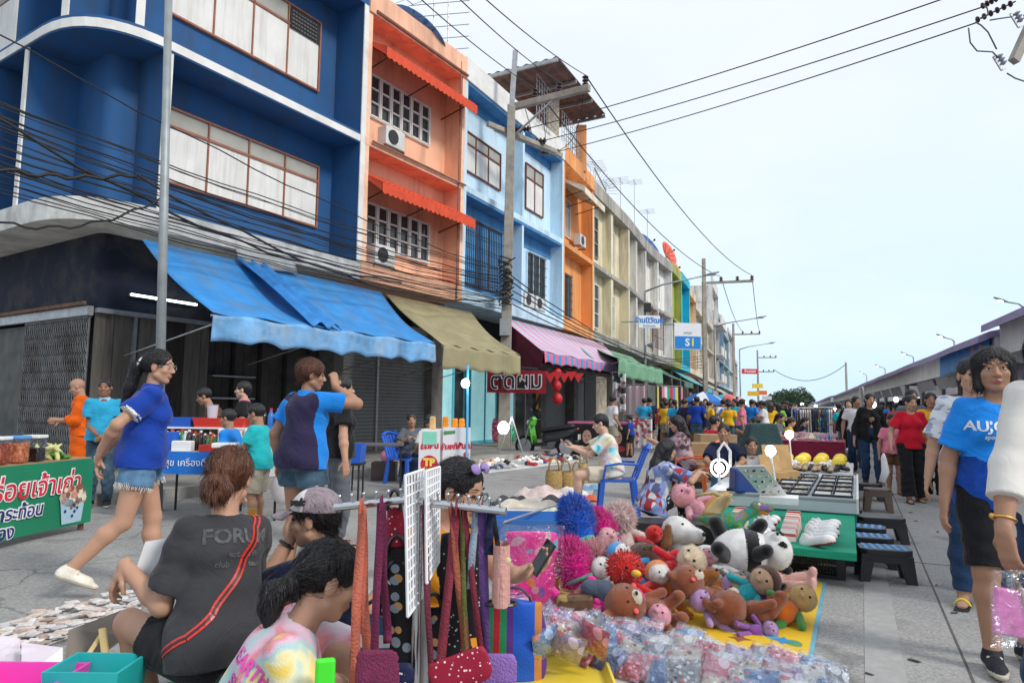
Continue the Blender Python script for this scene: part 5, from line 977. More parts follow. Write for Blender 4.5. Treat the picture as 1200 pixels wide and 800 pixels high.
# ---- goods: helpers
def single(mb,name,mats,label,cat,group=None,**k):return props(mb.build(name,mats,**k),label,cat,group)
PL={k:M('plastic '+k,c,.38,.06,4,spec=.5)for k,c in dict(black=(.016,.017,.02),blue=(.015,.1,.5),lightblue=(.1,.3,.62),orange=(.85,.16,.02),green=(.03,.32,.13),white=(.75,.75,.75),red=(.6,.03,.02),teal=(.02,.42,.42),pink=(.75,.06,.42),grey=(.25,.26,.28),yellow=(.8,.6,.05),brown=(.13,.085,.06),navy=(.02,.05,.2)).items()}
def film(name,base=.1,tint=(.9,.95,1.)):
 m,t,N,L,b=nt(name);N.remove(b);out=N['Material Output'];tr=N.new('ShaderNodeBsdfTransparent');gl=N.new('ShaderNodeBsdfGlossy');gl.inputs['Roughness'].default_value=.24;gl.inputs['Color'].default_value=c4(tint);lw=N.new('ShaderNodeLayerWeight');lw.inputs[0].default_value=.35;mx=N.new('ShaderNodeMixShader');ad=N.new('ShaderNodeMath');ad.operation='MULTIPLY_ADD';ad.inputs[1].default_value=.3;ad.inputs[2].default_value=base
 n=N.new('ShaderNodeTexNoise');n.inputs['Scale'].default_value=24;n.inputs['Distortion'].default_value=1.5;L.new(coords(N,L),n.inputs[0]);k=N.new('ShaderNodeBump');k.inputs['Strength'].default_value=.8;k.inputs['Distance'].default_value=.02;L.new(n.outputs[0],k.inputs['Height']);L.new(k.outputs[0],gl.inputs['Normal']);L.new(k.outputs[0],lw.inputs['Normal'])
 L.new(lw.outputs['Fresnel'],ad.inputs[0]);L.new(ad.outputs[0],mx.inputs[0]);L.new(tr.outputs[0],mx.inputs[1]);L.new(gl.outputs[0],mx.inputs[2]);L.new(mx.outputs[0],out.inputs[0]);return m
CLEAR=film('cellophane',.025);CLEAR2=M('frosted plastic',(.78,.72,.82),.3,.03,alpha=.55,spec=.6);CARD=M('brown cardboard',(.34,.22,.12),.85,.12,6,.15);STEEL=M('chrome steel',(.55,.56,.58),.2,.05,metal=1.);WIREW=M('white wire',(.75,.75,.76),.4,.05)
def chair(label,at,rz,mat,group=None,arms=False):
 t=thing('plastic_chair',label,'chair',at,R(rz),group);seat=MB().sheet(lambda a,b:(-.21+.42*a,-.2+.42*b,.43-.02*math.sin(math.pi*a)*math.sin(math.pi*b)),6,6,.03);seat.build('seat',mat,t,local=True,smooth=2)
 m=MB();bk=lambda a,z:((-.2+.4*a)*(1-.1*(z-.42)),-.2-.16*(z-.42)/.4-.03*math.sin(math.pi*a),z)
 for a in(0,.22,.41,.59,.78,1):m.bar(bk(a,.43),bk(a,.8),.045,.022)
 m.tube([bk(k/8,.8+.05*math.sin(math.pi*k/8))for k in range(9)],.028,8,flat=.8);m.tube([bk(k/8,.55)for k in range(9)],.016,6);m.build('backrest',mat,t,local=True)
 for sx in(-1,1):
  for y,dy in((-.19,-.05),(.19,.04)):MB().hexa([(sx*.225-.03,y+dy-.025,0),(sx*.225+.03,y+dy-.025,0),(sx*.225+.03,y+dy+.025,0),(sx*.225-.03,y+dy+.025,0)],[(sx*.19-.025,y-.03,.425),(sx*.19+.025,y-.03,.425),(sx*.19+.025,y+.03,.425),(sx*.19-.025,y+.03,.425)]).build('leg',mat,t,local=True,bev=.006)
  if arms:MB().tube([(sx*.22,-.24,.62),(sx*.25,.0,.63),(sx*.24,.16,.6),(sx*.215,.19,.42)],.022,8,flat=.7).build('armrest',mat,t,local=True)
 return t
def stool(label,at,rz,mat,topm=None,h=.25,w=.38,d=.27,group=None):
 t=thing('plastic_stool',label,'stool',at,R(rz),group);m=MB()
 oc=[(-w/2+.05,-d/2),(w/2-.05,-d/2),(w/2,-d/2+.05),(w/2,d/2-.05),(w/2-.05,d/2),(-w/2+.05,d/2),(-w/2,d/2-.05),(-w/2,-d/2+.05)];m.prism(oc,h-.05,h);m.build('seat',mat,t,local=True,bev=.008)
 if topm:
  m=MB()
  for i in range(6):
   for j in range(4):m.ell((-w*.37+i*w*.148,-d*.33+j*d*.22,h+.001),(w*.062,d*.085,.006),8,4)
  m.build('seat_pad',topm,t,local=True,smooth=True)
 for sx in(-1,1):
  for sy in(-1,1):x,y=sx*w/2,sy*d/2;MB().hexa([(x*1.08-sx*.07,y*1.08-sy*.06,0),(x*1.08,y*1.08-sy*.06,0),(x*1.08,y*1.08,0),(x*1.08-sx*.07,y*1.08,0)][::(1 if sx*sy>0 else-1)],[(x*.97-sx*.1,y*.97-sy*.09,h-.04),(x*.97,y*.97-sy*.09,h-.04),(x*.97,y*.97,h-.04),(x*.97-sx*.1,y*.97,h-.04)][::(1 if sx*sy>0 else-1)]).build('leg',mat,t,local=True,bev=.005)
 MB().box(-w*.46,w*.46,-d*.5,-d*.5+.02,h-.1,h-.045).box(-w*.46,w*.46,d*.5-.02,d*.5,h-.1,h-.045).build('apron',mat,t,local=True);return t
def table(label,at,rz,w,d,h,top,legm=None,drape=None,dh=.5,name='folding_table',group=None):
 t=thing(name,label,'table',at,R(rz),group);MB().box(-w/2,w/2,-d/2,d/2,h-.03,h).build('table_top',top,t,local=True,bev=.006)
 for sx in(-1,1):
  for sy in(-1,1):MB().tube([(sx*w*.44,sy*d*.42,h-.03),(sx*w*.46,sy*d*.45,0)],.014,6).build('leg',legm or BLACKM,t,local=True)
 return t
def lathe_thing(name,label,cat,at,prof,mat,n=14,group=None,cap=None):
 o=single(MB().lathe(prof,n,at),name,mat,label,cat,group,smooth=2);return o
def orient(z,y):
 z=V(z).normalized();y=V(y);y=(y-z*y.dot(z)).normalized();x=y.cross(z);return Matrix((x,y,z)).transposed().to_euler()
def fuzz(c,r,n,L,mat,name,parent,dirb=(0,0,0),w=.006,rr=None,up=0.):
 rr=rr or random.Random(n);m=MB();c=V(c);r=V(r if hasattr(r,'__len__')else(r,)*3)
 for i in range(n):
  u=V((rr.gauss(0,1),rr.gauss(0,1),rr.gauss(0,1))).normalized()
  if u.z<-1+up:continue
  p=c+V((u.x*r.x,u.y*r.y,u.z*r.z));d=(u+V(dirb)+V((rr.gauss(0,.25),rr.gauss(0,.25),rr.gauss(0,.25)))).normalized();a=d.cross(V((rr.random(),rr.random(),rr.random()))).normalized()*w;l=L*(.6+.6*rr.random());b=d.cross(a)
  m.add([p-a,p+a*.5+b,p+a*.5-b,p+d*l],[(0,1,3),(1,2,3),(2,0,3)])
 return m.build(name,mat,parent,local=True)
FUR={}
def fur(name,c,bump=.6):
 if name not in FUR:FUR[name]=M('plush '+name,c,.95,.16,14,bump,260,spec=.05,sheen=.5)
 return FUR[name]
BLK=M('bead black',(.008,.008,.009),.15)
def plush(label,at,zdir,ydir,parts,scale=1.,h=.009,cat='soft toy',name='soft_toy',group='plush toys piled on the yellow mat'):
 """parts: list of (part name, parent index or None, function(SDF), mats, half size)"""
 t=thing(name,label,cat,at,group=group,rot=orient(zdir,ydir));t.scale=(scale,)*3;WM[t.name]=Matrix.LocRotScale(V(at),t.rotation_euler,V((scale,)*3));objs=[]
 for nm,par,fn,mats,(lo,hi)in parts:
  S=SDF(lo,hi,h);fn(S);v,f,ids=S.mesh();fi=ids[f[:,0]];objs.append(npmesh(nm,[(v,f,fi),blades(v,f,ids,1500 if nm!='limb' else 1100,.0075,.0013,RS)],mats,parent=objs[par]if par is not None else t))
 return t,objs
def dots(t,par,pts,mat,name,r):
 for p in pts:MB().ell(p,r,10,8).build(name,mat,par or t,local=True,smooth=True)
B3=lambda r:((-r,-r,-r),(r,r,r))
def bear(label,at,z,y,col,sc=1.,muz=(.65,.55,.42),cheek=True,big=1.,blush=None,name='teddy_bear'):
 f=fur(col[0],col[1]);mz=fur('muzzle %.2f'%muz[0],muz)
 def hd(S):
  S.ell((0,0,.25),(.135*big,.115*big,.125*big),0)
  for g in(1,-1):S.ell((.1*g*big,0,.345*big),(.042,.028,.042),.02)
  S.ell((0,.1*big,.215),(.05,.035,.038),.008,1)
 def bd(S):
  S.ell((0,0,.06),(.085,.075,.11),0)
  for g in(1,-1):S.cone((.07*g,.01,.12),(.13*g,.05,.0),.034,.03,.02);S.cone((.05*g,.01,-.02),(.075*g,.1,-.08),.042,.036,.02);S.ell((.078*g,.12,-.075),(.035,.028,.042),.01)
 t,o=plush(label,at,z,y,[('head',None,hd,[f,mz],((-.2,-.17,.08),(.2,.18,.45))),('body',None,bd,[f],((-.2,-.14,-.16),(.2,.2,.22)))],sc,name=name)
 dots(t,o[0],[(.045*big,.102*big,.275),(-.045*big,.102*big,.275)],BLK,'eye',.0105);dots(t,o[0],[(0,.136*big,.228)],BLK,'nose',(.015,.01,.01))
 if blush:dots(t,o[0],[(.085*big,.088*big,.22),(-.085*big,.088*big,.22)],M('blush',(.75,.1,.1),.9),'cheek',(.022,.012,.018))
 return t
# ---- yellow play mat and the soft toys
MATY=MP('play mat print','cells',[(.72,.46,.03),(.72,.46,.03),(.72,.46,.03),(.1,.38,.5),(.72,.46,.03),(.5,.14,.05),(.75,.5,.04),(.12,.3,.12),(.72,.46,.03),(.72,.47,.03),(.6,.6,.55),(.74,.47,.03)],4.6,.6,.15,base=(.74,.47,.025),thr=.3,warp=.2)
mat_c=[V((*lane(-6.05,-.75),0)),V((*lane(-4.1,-.75),0)),V((*lane(-4.1,-2.35),0)),V((*lane(-6.05,-2.35),0))]
P=lambda a,b,z=0.:V((*lane(a,b),z))
t=thing('play_mat','yellow printed play mat with a blue edge under the soft toys','mat',P(-5.5,-1.5));a0,a1,b0,b1=-6.5,-4.62,-2.75,-.74
def rr(a0,a1,b0,b1,r=.07):return[P(a0+r,b0),P(a1-r,b0),P(a1,b0+r),P(a1,b1-r),P(a1-r,b1),P(a0+r,b1),P(a0,b1-r),P(a0,b0+r)]
MB().prism([(p.x,p.y)for p in rr(a0,a1,b0,b1)][::-1],.005,.016).build('mat_sheet',MATY,t);MB().prism([(p.x,p.y)for p in rr(a0-.025,a1+.025,b0-.025,b1+.025)][::-1],.004,.012).build('mat_edge',M('mat edge blue',(.15,.38,.5)),t)
def TP(px,pyb,z=.1):p=G(px,pyb);p.z=z;return p
m=MB()
for(a,b,k)in((-6.1,-1.08,0),(-6.3,-1.45,1),(-5.45,-.9,1),(-5.7,-.88,2),(-6.25,-.88,1),(-6.33,-1.1,2)):
 c=P(a,b,.0175);u,w=LD,LN
 pts=[(0,.07),(.025,.02),(.07,.0),(.025,-.02),(0,-.07),(-.025,-.02),(-.07,0),(-.025,.02)]if k else[(.11*math.cos(i*.63),.035*math.sin(i*.63))for i in range(10)]
 m.add([c+V((u.x*x*.4+w.x*y,u.y*x*.4+w.y*y,0))if 0 else c+V((u.x*y+w.x*x,u.y*y+w.y*x,0))for x,y in pts],[tuple(range(len(pts)))],k)
m.build('mat_print',[M('print green',(.08,.25,.1)),M('print blue',(.03,.25,.55)),M('print brown',(.3,.1,.05))],t)
BR=('brown',(.27,.08,.036))
bear('dark brown teddy bear with a cream muzzle and red cheeks lying nearest the camera',TP(776,741,.105),(-.93,-.12,.22),(.25,-.62,.72),BR,.92,big=1.08,blush=True)
bear('brown teddy bear slumped behind the red-cheeked one',TP(838,735,.12),(-.62,.35,.55),(.65,-.5,.5),('brown two',(.27,.085,.04)),.84,blush=True)
bear('brown teddy bear lying with its feet toward the lane',TP(898,739,.1),(-.97,.05,.12),(.15,.35,.9),('brown three',(.26,.078,.035)),.9)
def panda(label,at,z,y):
 w,k=fur('white',(.78,.77,.74)),fur('black',(.012,.012,.013))
 def bd(S):S.ell((0,0,0),(.16,.14,.21),0,0);S.ell((0,0,.08),(.17,.155,.05),.004,None)if 0 else None;z_=S.ax[2][None,None,:];S.id[np.broadcast_to((z_>.0)&(z_<.085),S.id.shape)]=1
 def hd(S):
  S.ell((0,.02,.2),(.135,.12,.115),0,0)
  for g in(1,-1):S.ell((.09*g,-.06,.27),(.038,.025,.04),.01,1);S.ell((.05*g,.115,.23),(.028,.022,.036),.004,1)
  S.ell((0,.14,.2),(.035,.03,.026),.015,0)
 t,o=plush(label,at,z,y,[('body',None,bd,[w,k],B3(.27)),('head',None,hd,[w,k],((-.2,-.18,.0),(.2,.22,.36)))])
 for g in(1,-1):dots(t,o[1],[(.048*g,.137,.235)],BLK,'eye',.011);[sdfobj('leg',SDF((-.25,-.2,-.3),(.25,.25,.25),.01).cone(*c_,0),[k],t)for c_ in(((.1*g,.06,.06),(.13*g,.13,.12),.05,.045),((.09*g,.03,-.14),(.13*g,.12,-.19),.055,.05))]
 dots(t,o[1],[(0,.17,.205)],BLK,'nose',(.016,.01,.01));return t
panda('large black and white panda toy lying on its front by the green table',D(872,645,4.95),(.93,-.18,-.02),(.22,-.55,.8))
def pup(label,at,z,y,c1,c2,sc=1.):
 a,b=fur(*c1),fur(*c2)
 def hd(S):S.ell((0,0,.24),(.1,.11,.105),0);S.cone((0,.07,.22),(0,.16,.19),.075,.055,.04)
 def bd(S):
  S.ell((0,0,.04),(.1,.09,.13),0)
  for g in(1,-1):S.cone((.06*g,.06,.1),(.075*g,.13,-.04),.036,.034,.02);S.cone((.08*g,0,-.06),(.1*g,.14,-.07),.045,.04,.02)
 er=lambda g:lambda S:S.cone((.095*g,-.01,.27),(.135*g,-.03,.16),.028,.045,0,flat=((1,0,0),.5))
 t,o=plush(label,at,z,y,[('head',None,hd,[a],((-.2,-.17,.08),(.2,.26,.42))),('body',None,bd,[a],((-.2,-.17,-.16),(.2,.25,.25))),('ear',0,er(1),[b],((-.22,-.14,.08),(.22,.12,.36))),('ear',0,er(-1),[b],((-.22,-.14,.08),(.22,.12,.36)))],sc)
 dots(t,o[0],[(.05,.085,.285),(-.05,.085,.285)],BLK,'eye',.012);dots(t,o[0],[(0,.214,.2)],BLK,'nose',(.022,.016,.016));return t
pup('white puppy toy with drooping caramel ears sitting at the back of the mat',TP(800,688,.17),(-.15,.1,1),(.75,-.65,-.05),('white',(.78,.77,.74)),('caramel',(.3,.13,.05)),1.0)
pup('white cat-faced toy lying among the toys in the middle of the mat',TP(845,706,.16),(-.4,.3,.6),(.5,-.7,.5),('white',(.78,.77,.74)),('white',(.78,.77,.74)),.72)
pup('fox coloured toy with an orange head beside the white cat-faced toy',TP(845,716,.1),(-.6,.2,.5),(.6,-.6,.5),('ginger',(.55,.2,.05)),('ginger dark',(.35,.1,.03)),.62)
def doll(label,at,z,y,skin,body,hair=None,sc=1.,extra=None,limbs=None,hat=None):
 s,b=fur(*skin),fur(*body);l=fur(*limbs)if limbs else b
 def hd(S):S.ell((0,0,.2),(.085,.08,.08),0);S.ell((0,.085,.185),(.02,.018,.016),.01)
 def bd(S):S.ell((0,0,.05),(.065,.055,.09),0)
 def lm(S):
  for g in(1,-1):S.cone((.055*g,.0,.1),(.13*g,.05,.05),.026,.024,.0);S.cone((.035*g,.01,-.02),(.055*g,.07,-.14),.032,.03,.0);S.ell((.057*g,.09,-.145),(.03,.042,.024),.01)
 t,o=plush(label,at,z,y,[('head',None,hd,[s],((-.16,-.14,.08),(.16,.16,.34))),('body',None,bd,[b],((-.12,-.12,-.08),(.12,.12,.2))),('limb',None,lm,[l],((-.22,-.12,-.22),(.22,.2,.18)))],sc)
 dots(t,o[0],[(.032,.07,.215),(-.032,.07,.215)],BLK,'eye',.009)
 if hair:
  f=fur(*hair)
  def hr(S):S.ell((0,-.02,.22),(.095,.085,.085),0);S.ell((0,.1,.17),(.07,.08,.075),.01,op='s')
  S=SDF((-.16,-.16,.08),(.16,.14,.36),.009);hr(S);sdfobj('hair',S,[f],o[0])
 return t,o
doll('cream headed toy with a red body lying on the pile',TP(775,712,.2),(.75,-.15,.45),(.3,-.6,.6),('cream',(.72,.58,.4)),('red',(.6,.02,.03)),None,1.15)
doll('red toy with a brown hood stretched across the pile behind the cream head',TP(790,706,.19),(-.7,.3,.4),(.2,-.5,.8),('hood brown',(.1,.05,.035)),('red',(.6,.02,.03)),('hood brown',(.1,.05,.035)),1.1)
doll('orange toy with white face and turquoise eyes lying below the red ones',TP(785,722,.1),(-.3,.3,.8),(.2,-.9,.3),('white',(.78,.77,.74)),('orange',(.75,.22,.03)),('orange',(.75,.22,.03)),.85)
t,o=doll('shaggy bright red toy with a yellow beak sitting on the left of the mat',TP(738,735,.1),(-.1,.1,1),(.35,-.9,.2),('scarlet',(.62,.02,.015)),('scarlet',(.62,.02,.015)),None,1.2);fuzz((0,0,.2),(.082,.077,.078),500,.03,fur('scarlet',0),'fur',t,w=.004);MB().ell((0,.1,.185),(.022,.035,.018),10,8).build('beak',fur('beak yellow',(.8,.5,.03)),t,local=True,smooth=True)
doll('pale pink pig toy stretched out on its side at the right of the mat',TP(915,700,.1),(-.85,.3,.25),(.2,-.4,.9),('pig pink',(.75,.45,.4)),('pig pink',(.75,.45,.4)),None,1.25)
doll('black and white cow toy wedged between the white and the pink toys',TP(890,702,.11),(-.5,.4,.5),(.5,-.6,.5),('cow cream',(.7,.6,.52)),('black',(.012,.012,.013)),('black',(.012,.012,.013)),.85)
doll('doll with chestnut hair and a turquoise dress in the middle of the mat',TP(866,722,.1),(.6,-.1,.5),(-.1,-.7,.6),('doll skin',(.6,.38,.24)),('turquoise',(.03,.45,.5)),('chestnut',(.09,.03,.015)),1.)
doll('doll in a glossy purple suit lying near the right edge of the mat',TP(902,722,.07),(-.8,.4,.4),(.1,-.5,.8),('doll skin',(.6,.38,.24)),('purple',(.3,.1,.42)),('lilac',(.5,.3,.55)),1.05)
doll('orange and green toy with a pink nose at the right edge of the mat',TP(914,735,.06),(.7,.1,.5),(.2,-.6,.7),('toy tan',(.6,.38,.15)),('bright orange',(.8,.2,.02)),None,.95,limbs=('grass green',(.06,.25,.04)))
doll('pink doll with a turquoise belt lying at the left front of the mat',TP(688,738,.12),(.85,-.1,.2),(.1,-.6,.7),('baby pink',(.75,.35,.42)),('hot pink',(.8,.03,.3)),('hot pink',(.8,.03,.3)),1.15)
doll('small lilac toy with blue eyes half hidden beneath the brown bears',TP(845,738,.05),(-.5,.2,.5),(.3,-.7,.5),('lilac',(.5,.3,.55)),('lilac',(.5,.3,.55)),None,.8)
doll('blue and white spotted toy beside the pink fluffy one',TP(748,712,.2),(-.5,.3,.6),(.4,-.6,.5),('spot white',(.72,.72,.7)),('sky blue',(.04,.3,.65)),('sky blue',(.04,.3,.65)),.9)
doll('small sky blue toy at the front left corner of the mat',TP(745,748,.05),(.6,.1,.3),(.1,-.5,.8),('baby pink',(.75,.35,.42)),('sky blue',(.04,.3,.65)),None,.8)
doll('grey and white toy lying beside the chestnut haired doll',TP(846,714,.13),(.8,-.1,.3),(.1,-.5,.8),('grey plush',(.2,.19,.19)),('grey plush',(.2,.19,.19)),None,.8)
def troll(label,at,lean,hc,skin,sc=1.,body=None,band=None):
 t,o=doll(label,at,lean,(.5,-.8,.1),skin,body or skin,None,sc);f=fur(*hc)
 def hr(S):S.cone((0,-.02,.23),(0,-.04,.34),.09,.105,.0);S.ell((0,-.05,.38),(.095,.09,.1),.05)
 S=SDF((-.2,-.24,.1),(.2,.16,.68),.011);hr(S);h=sdfobj('hair',S,[f],t)
 fuzz((0,-.045,.35),(.1,.095,.15),2400,.065,f,'fluff',t,(0,0,.35),.004,up=.25)
 if band:MB().tube([(.1*math.cos(k*.53),.1*math.sin(k*.53)-.02,.262)for k in range(13)],.014,6).build('headband',fur(*band),t,local=True)
 return t
troll('doll with a huge fluffy cobalt blue hairdo standing at the back left of the toys',D(690,668,5.0),(-.18,.1,1),('cobalt',(.01,.12,.62)),('aqua',(.05,.5,.48)),1.0)
troll('doll with tall magenta hair leaning behind the blue haired one',D(730,668,5.25),(-.45,.25,.95),('magenta',(.75,.01,.3)),('baby pink',(.75,.35,.42)),.95,('hot pink',(.8,.03,.3)),('leaf band',(.15,.4,.3)))
troll('magenta haired doll with a green headband leaning on the pink bag',D(701,724,4.55),(-.4,.2,1),('magenta',(.75,.01,.3)),('baby pink',(.75,.35,.42)),1.,('hot pink',(.8,.03,.3)),('leaf band',(.15,.4,.3)))
t,o=doll('fluffy pale pink pompom toy under the blue haired doll',D(706,692,4.85),(-.2,.1,1),(.4,-.8,.1),('pale pink',(.75,.4,.42)),('pale pink',(.75,.4,.42)),None,1.1);fuzz((0,0,.2),(.09,.085,.085),1800,.055,fur('pale pink',0),'fur',t,w=.003)
t,o=doll('fluffy off-white and pink toy behind the magenta haired doll',D(733,642,5.6),(-.2,.1,1),(.4,-.8,.1),('blush white',(.78,.6,.58)),('blush white',(.78,.6,.58)),None,1.2);fuzz((0,0,.2),(.09,.085,.085),1500,.045,fur('blush white',0),'fur',t,w=.003)
DINO=MP('teal spotted plush','cells',[(.3,.02,.02),(.02,.34,.4),(.02,.3,.36),(.28,.03,.02),(.02,.36,.38)],13,.95,.5,200,base=(.015,.33,.4),thr=.32)
def dino(label,at,z,y):
 b=[DINO,fur('olive belly',(.12,.25,.05)),fur('red mouth',(.5,.03,.04)),fur('tooth',(.75,.73,.65))]
 def bd(S):S.ell((0,0,0),(.1,.2,.12),0);S.cone((0,-.15,-.02),(0,-.42,-.06),.085,.02,.05);S.ell((0,.02,-.06),(.085,.15,.08),.01,1);S.cone((0,.15,.03),(0,.24,.22),.065,.055,.05)
 def hd(S):S.cone((0,.24,.25),(0,.38,.27),.06,.038,0);S.cone((0,.25,.2),(0,.35,.15),.045,.025,.02,1);S.cone((0,.27,.215),(0,.35,.205),.03,.018,.004,2)
 def lg(S):
  for g in(1,-1):S.cone((.08*g,.1,-.05),(.11*g,.16,-.14),.04,.035,0);S.cone((.08*g,-.1,-.05),(.12*g,-.08,-.15),.055,.04,0)
 t,o=plush(label,at,z,y,[('body',None,bd,b,((-.16,-.48,-.2),(.16,.34,.32))),('head',None,hd,b,((-.12,.12,.06),(.12,.46,.36))),('leg',None,lg,b,((-.2,-.2,-.24),(.2,.26,.06)))],.66)
 m=MB()
 for k in range(7):y=.3-.09*k;z=.28 if k==0 else(.2 if k==1 else.12+.0*k-.012*k);m.ell((0,y-.1,z),(.012,.035,.028),8,6)
 m.build('back_ridge',fur('ridge red',(.4,.05,.03)),t,local=True,smooth=True);dots(t,o[1],[(.045,.28,.3),(-.045,.28,.3)],BLK,'eye',.012);return t
dino('teal dinosaur toy with dark red spots and an open mouth behind the puppy',D(748,652,5.35),(.05,.1,1),(.9,-.25,.12))
DRG=MP('dragon plush','dye',[(.04,.22,.06),(.12,.32,.05),(.02,.3,.3),(.3,.3,.05),(.3,.16,.5)],9,.95,.6,200)
for(px,pyb,z,zd,a_,b_,sc,lb)in((700,742,.06,(.8,.1,.3),('baby pink',(.75,.35,.42)),('hot pink',(.8,.03,.3)),.8,'small hot pink toy at the very front left of the toy heap'),(725,722,.16,(-.5,.3,.6),('white',(.78,.77,.74)),('white',(.78,.77,.74)),.85,'white toy tucked above the shaggy red one'),(765,726,.13,(.3,.2,.9),('white',(.78,.77,.74)),('scarlet',(.62,.02,.015)),.75,'white faced toy in scarlet between the red and orange toys'),(815,706,.2,(.6,.2,.6),('baby pink',(.75,.35,.42)),('blush white',(.78,.6,.58)),.75,'pink faced toy in pale clothes below the white puppy'),(868,712,.13,(-.7,.3,.4),('white',(.78,.77,.74)),('lilac',(.5,.3,.55)),.7,'white faced toy in lilac below the panda'),(722,700,.26,(-.3,.3,.8),('pale pink',(.75,.4,.42)),('baby pink',(.75,.35,.42)),.8,'pale pink toy on the heap under the blue haired doll'),(880,745,.03,(.9,-.1,.1),('lilac',(.5,.3,.55)),('purple',(.3,.1,.42)),.55,'little purple toy at the feet of the third brown bear'),(755,690,.26,(.5,.3,.7),('scarlet',(.62,.02,.015)),('red',(.6,.02,.03)),.8,'round red toy beneath the dinosaur')):doll(lb,TP(px,pyb,z),zd,(.3,-.7,.5),a_,b_,None,sc)
def dragon(label,at,z,y):
 b=[DRG,fur('dragon belly',(.5,.3,.08)),fur('wing orange',(.7,.3,.04)),fur('horn tan',(.55,.42,.2))]
 def bd(S):S.ell((0,0,0),(.1,.17,.11),0);S.cone((0,.12,.04),(0,.27,.13),.06,.05,.04);S.cone((0,-.12,0),(.05,-.34,.06),.07,.02,.04);S.ell((0,.04,-.06),(.07,.12,.06),.01,1)
 def hd(S):S.ell((0,.3,.16),(.058,.065,.055),0);S.cone((0,.33,.165),(0,.43,.15),.045,.035,.02);S.cone((0,.32,.12),(0,.4,.1),.03,.018,.01,2)
 def lg(S):
  for g in(1,-1):
   for yy in(.1,-.1):S.cone((.08*g,yy,-.04),(.12*g,yy+.04,-.15),.05,.04,0);S.ell((.125*g,yy+.06,-.155),(.038,.05,.03),.01)
 t,o=plush(label,at,z,y,[('body',None,bd,b,((-.16,-.4,-.18),(.16,.36,.24))),('head',None,hd,b,((-.12,.2,.04),(.12,.5,.26))),('leg',None,lg,b,((-.2,-.2,-.24),(.2,.26,.06)))],.78)
 for g in(1,-1):
  m=MB();m.sheet(lambda a,c:(g*(.05+.16*c),-.05-.22*a*c+.1*c*(1-a),.1+.2*c-.22*a*a*c),8,6,.02);m.build('wing',[b[2]if g<0 else b[3]],t,local=True,smooth=True)
 MB().tube([(.0,-.04,.12),(-.02,.06,.22),(-.05,-.12,.3),(-.05,-.3,.27)],[.012,.02,.026,.01],8).build('wing_arm',b[3],t,local=True,smooth=True);dots(t,o[1],[(.05,.32,.19),(-.05,.32,.19)],M('toy eye',(.7,.7,.65),.2),'eye',.016);return t
dragon('green and teal dragon toy with an orange wing raised at the back of the mat',D(852,612,5.75),(.0,.1,1),(.95,-.2,.1))
doll('long limbed pink toy hanging over behind the dragon',D(826,604,5.95),(-.6,.4,.6),(.4,-.8,.2),('baby pink',(.75,.35,.42)),('baby pink',(.75,.35,.42)),None,1.2)
single(MB().cbox((G(800,640,0).x,G(800,640).y+.25,.1),(1.5,.35,.2),rz=-.15),'toy_crate',PL['black'],'low black crate hidden behind the back row of soft toys','crate',bev=.01)
# ---- low green table with white shoes, trays table
GRC=M('green cloth',(.008,.27,.16),.85,.1,5,.25);t=thing('display_platform','low platform covered with a green cloth for the white shoes','table',P(-3.9,-1.));q2=[P(-4.85,-.5),P(-2.85,-.52),P(-2.85,-1.75),P(-4.85,-1.5)]
MB().prism([(p.x,p.y)for p in q2],.262,.285).build('cloth_top',GRC,t,bev=.005);m=MB();m.sheet(lambda a,b:q2[0].lerp(q2[3],a)+V((-.004*b*LD.x,0,.28-.05*b))-V((LD.x,LD.y,0))*.012,10,2,.006);m.build('cloth_edge',GRC,t)
def crate(label,at,rz,w,d,h,mat,group=None,name='plastic_crate'):
 t=thing(name,label,'crate',at,R(rz),group)
 for(x0,x1,y0,y1)in((-w/2,w/2,-d/2,-d/2+.012),(-w/2,w/2,d/2-.012,d/2),(-w/2,-w/2+.012,-d/2+.012,d/2-.012),(w/2-.012,w/2,-d/2+.012,d/2-.012)):
  m=MB();m.box(x0,x1,y0,y1,h-.035,h).box(x0,x1,y0,y1,0,.03);L=max(x1-x0,y1-y0);al=x1-x0>y1-y0;k=int(L/.022)
  for i in range(k+1):
   e=(x0 if al else y0)+L*i/k
   if al:m.box(e-.003,e+.003,y0+.003,y1-.003,.03,h-.035)
   else:m.box(x0+.003,x1-.003,e-.003,e+.003,.03,h-.035)
  for i in range(1,int(h/.024)):
   z=.03+i*.022
   if z<h-.05:m.box(x0+.002,x1-.002,y0+.002,y1-.002,z,z+.006)if not al else m.box(x0,x1,y0+.003,y1-.003,z,z+.006)
  m.build('side',mat,t,local=True)
 MB().box(-w/2+.012,w/2-.012,-d/2+.012,d/2-.012,.0,.012).build('base',mat,t,local=True)
 for sx in(-1,1):MB().cbox((sx*(w/2-.03),-d/2-.004,h/2),(.06,.012,h)).build('corner',mat,t,local=True)
 return t
crate('black mesh crate holding up the front of the green shoe platform',P(-4.3,-.86),-26,.55,.36,.255,PL['black'])
crate('black mesh crate holding up the back of the green shoe platform',P(-3.2,-1.1),-26,.55,.36,.255,PL['black'])
def shoemesh(h=.012,L=.25):
 S=SDF((-.07,-.17,-.01),(.07,.17,.13),h);S.cone((0,-.09,.045),(0,-.07,.085),.038,.034,0);S.cone((0,-.09,.035),(0,.08,.03),.04,.036,.03);S.ell((0,.1,.028),(.04,.05,.034),.02)
 S.ell((0,-.065,.115),(.024,.045,.05),.008,2,op='s');S.clip((0,0,0),(0,0,-1));z_=S.ax[2][None,None,:];S.id[np.broadcast_to(z_<.014,S.id.shape)]=1
 v,f,i=S.mesh();return v,f,i[f[:,0]]
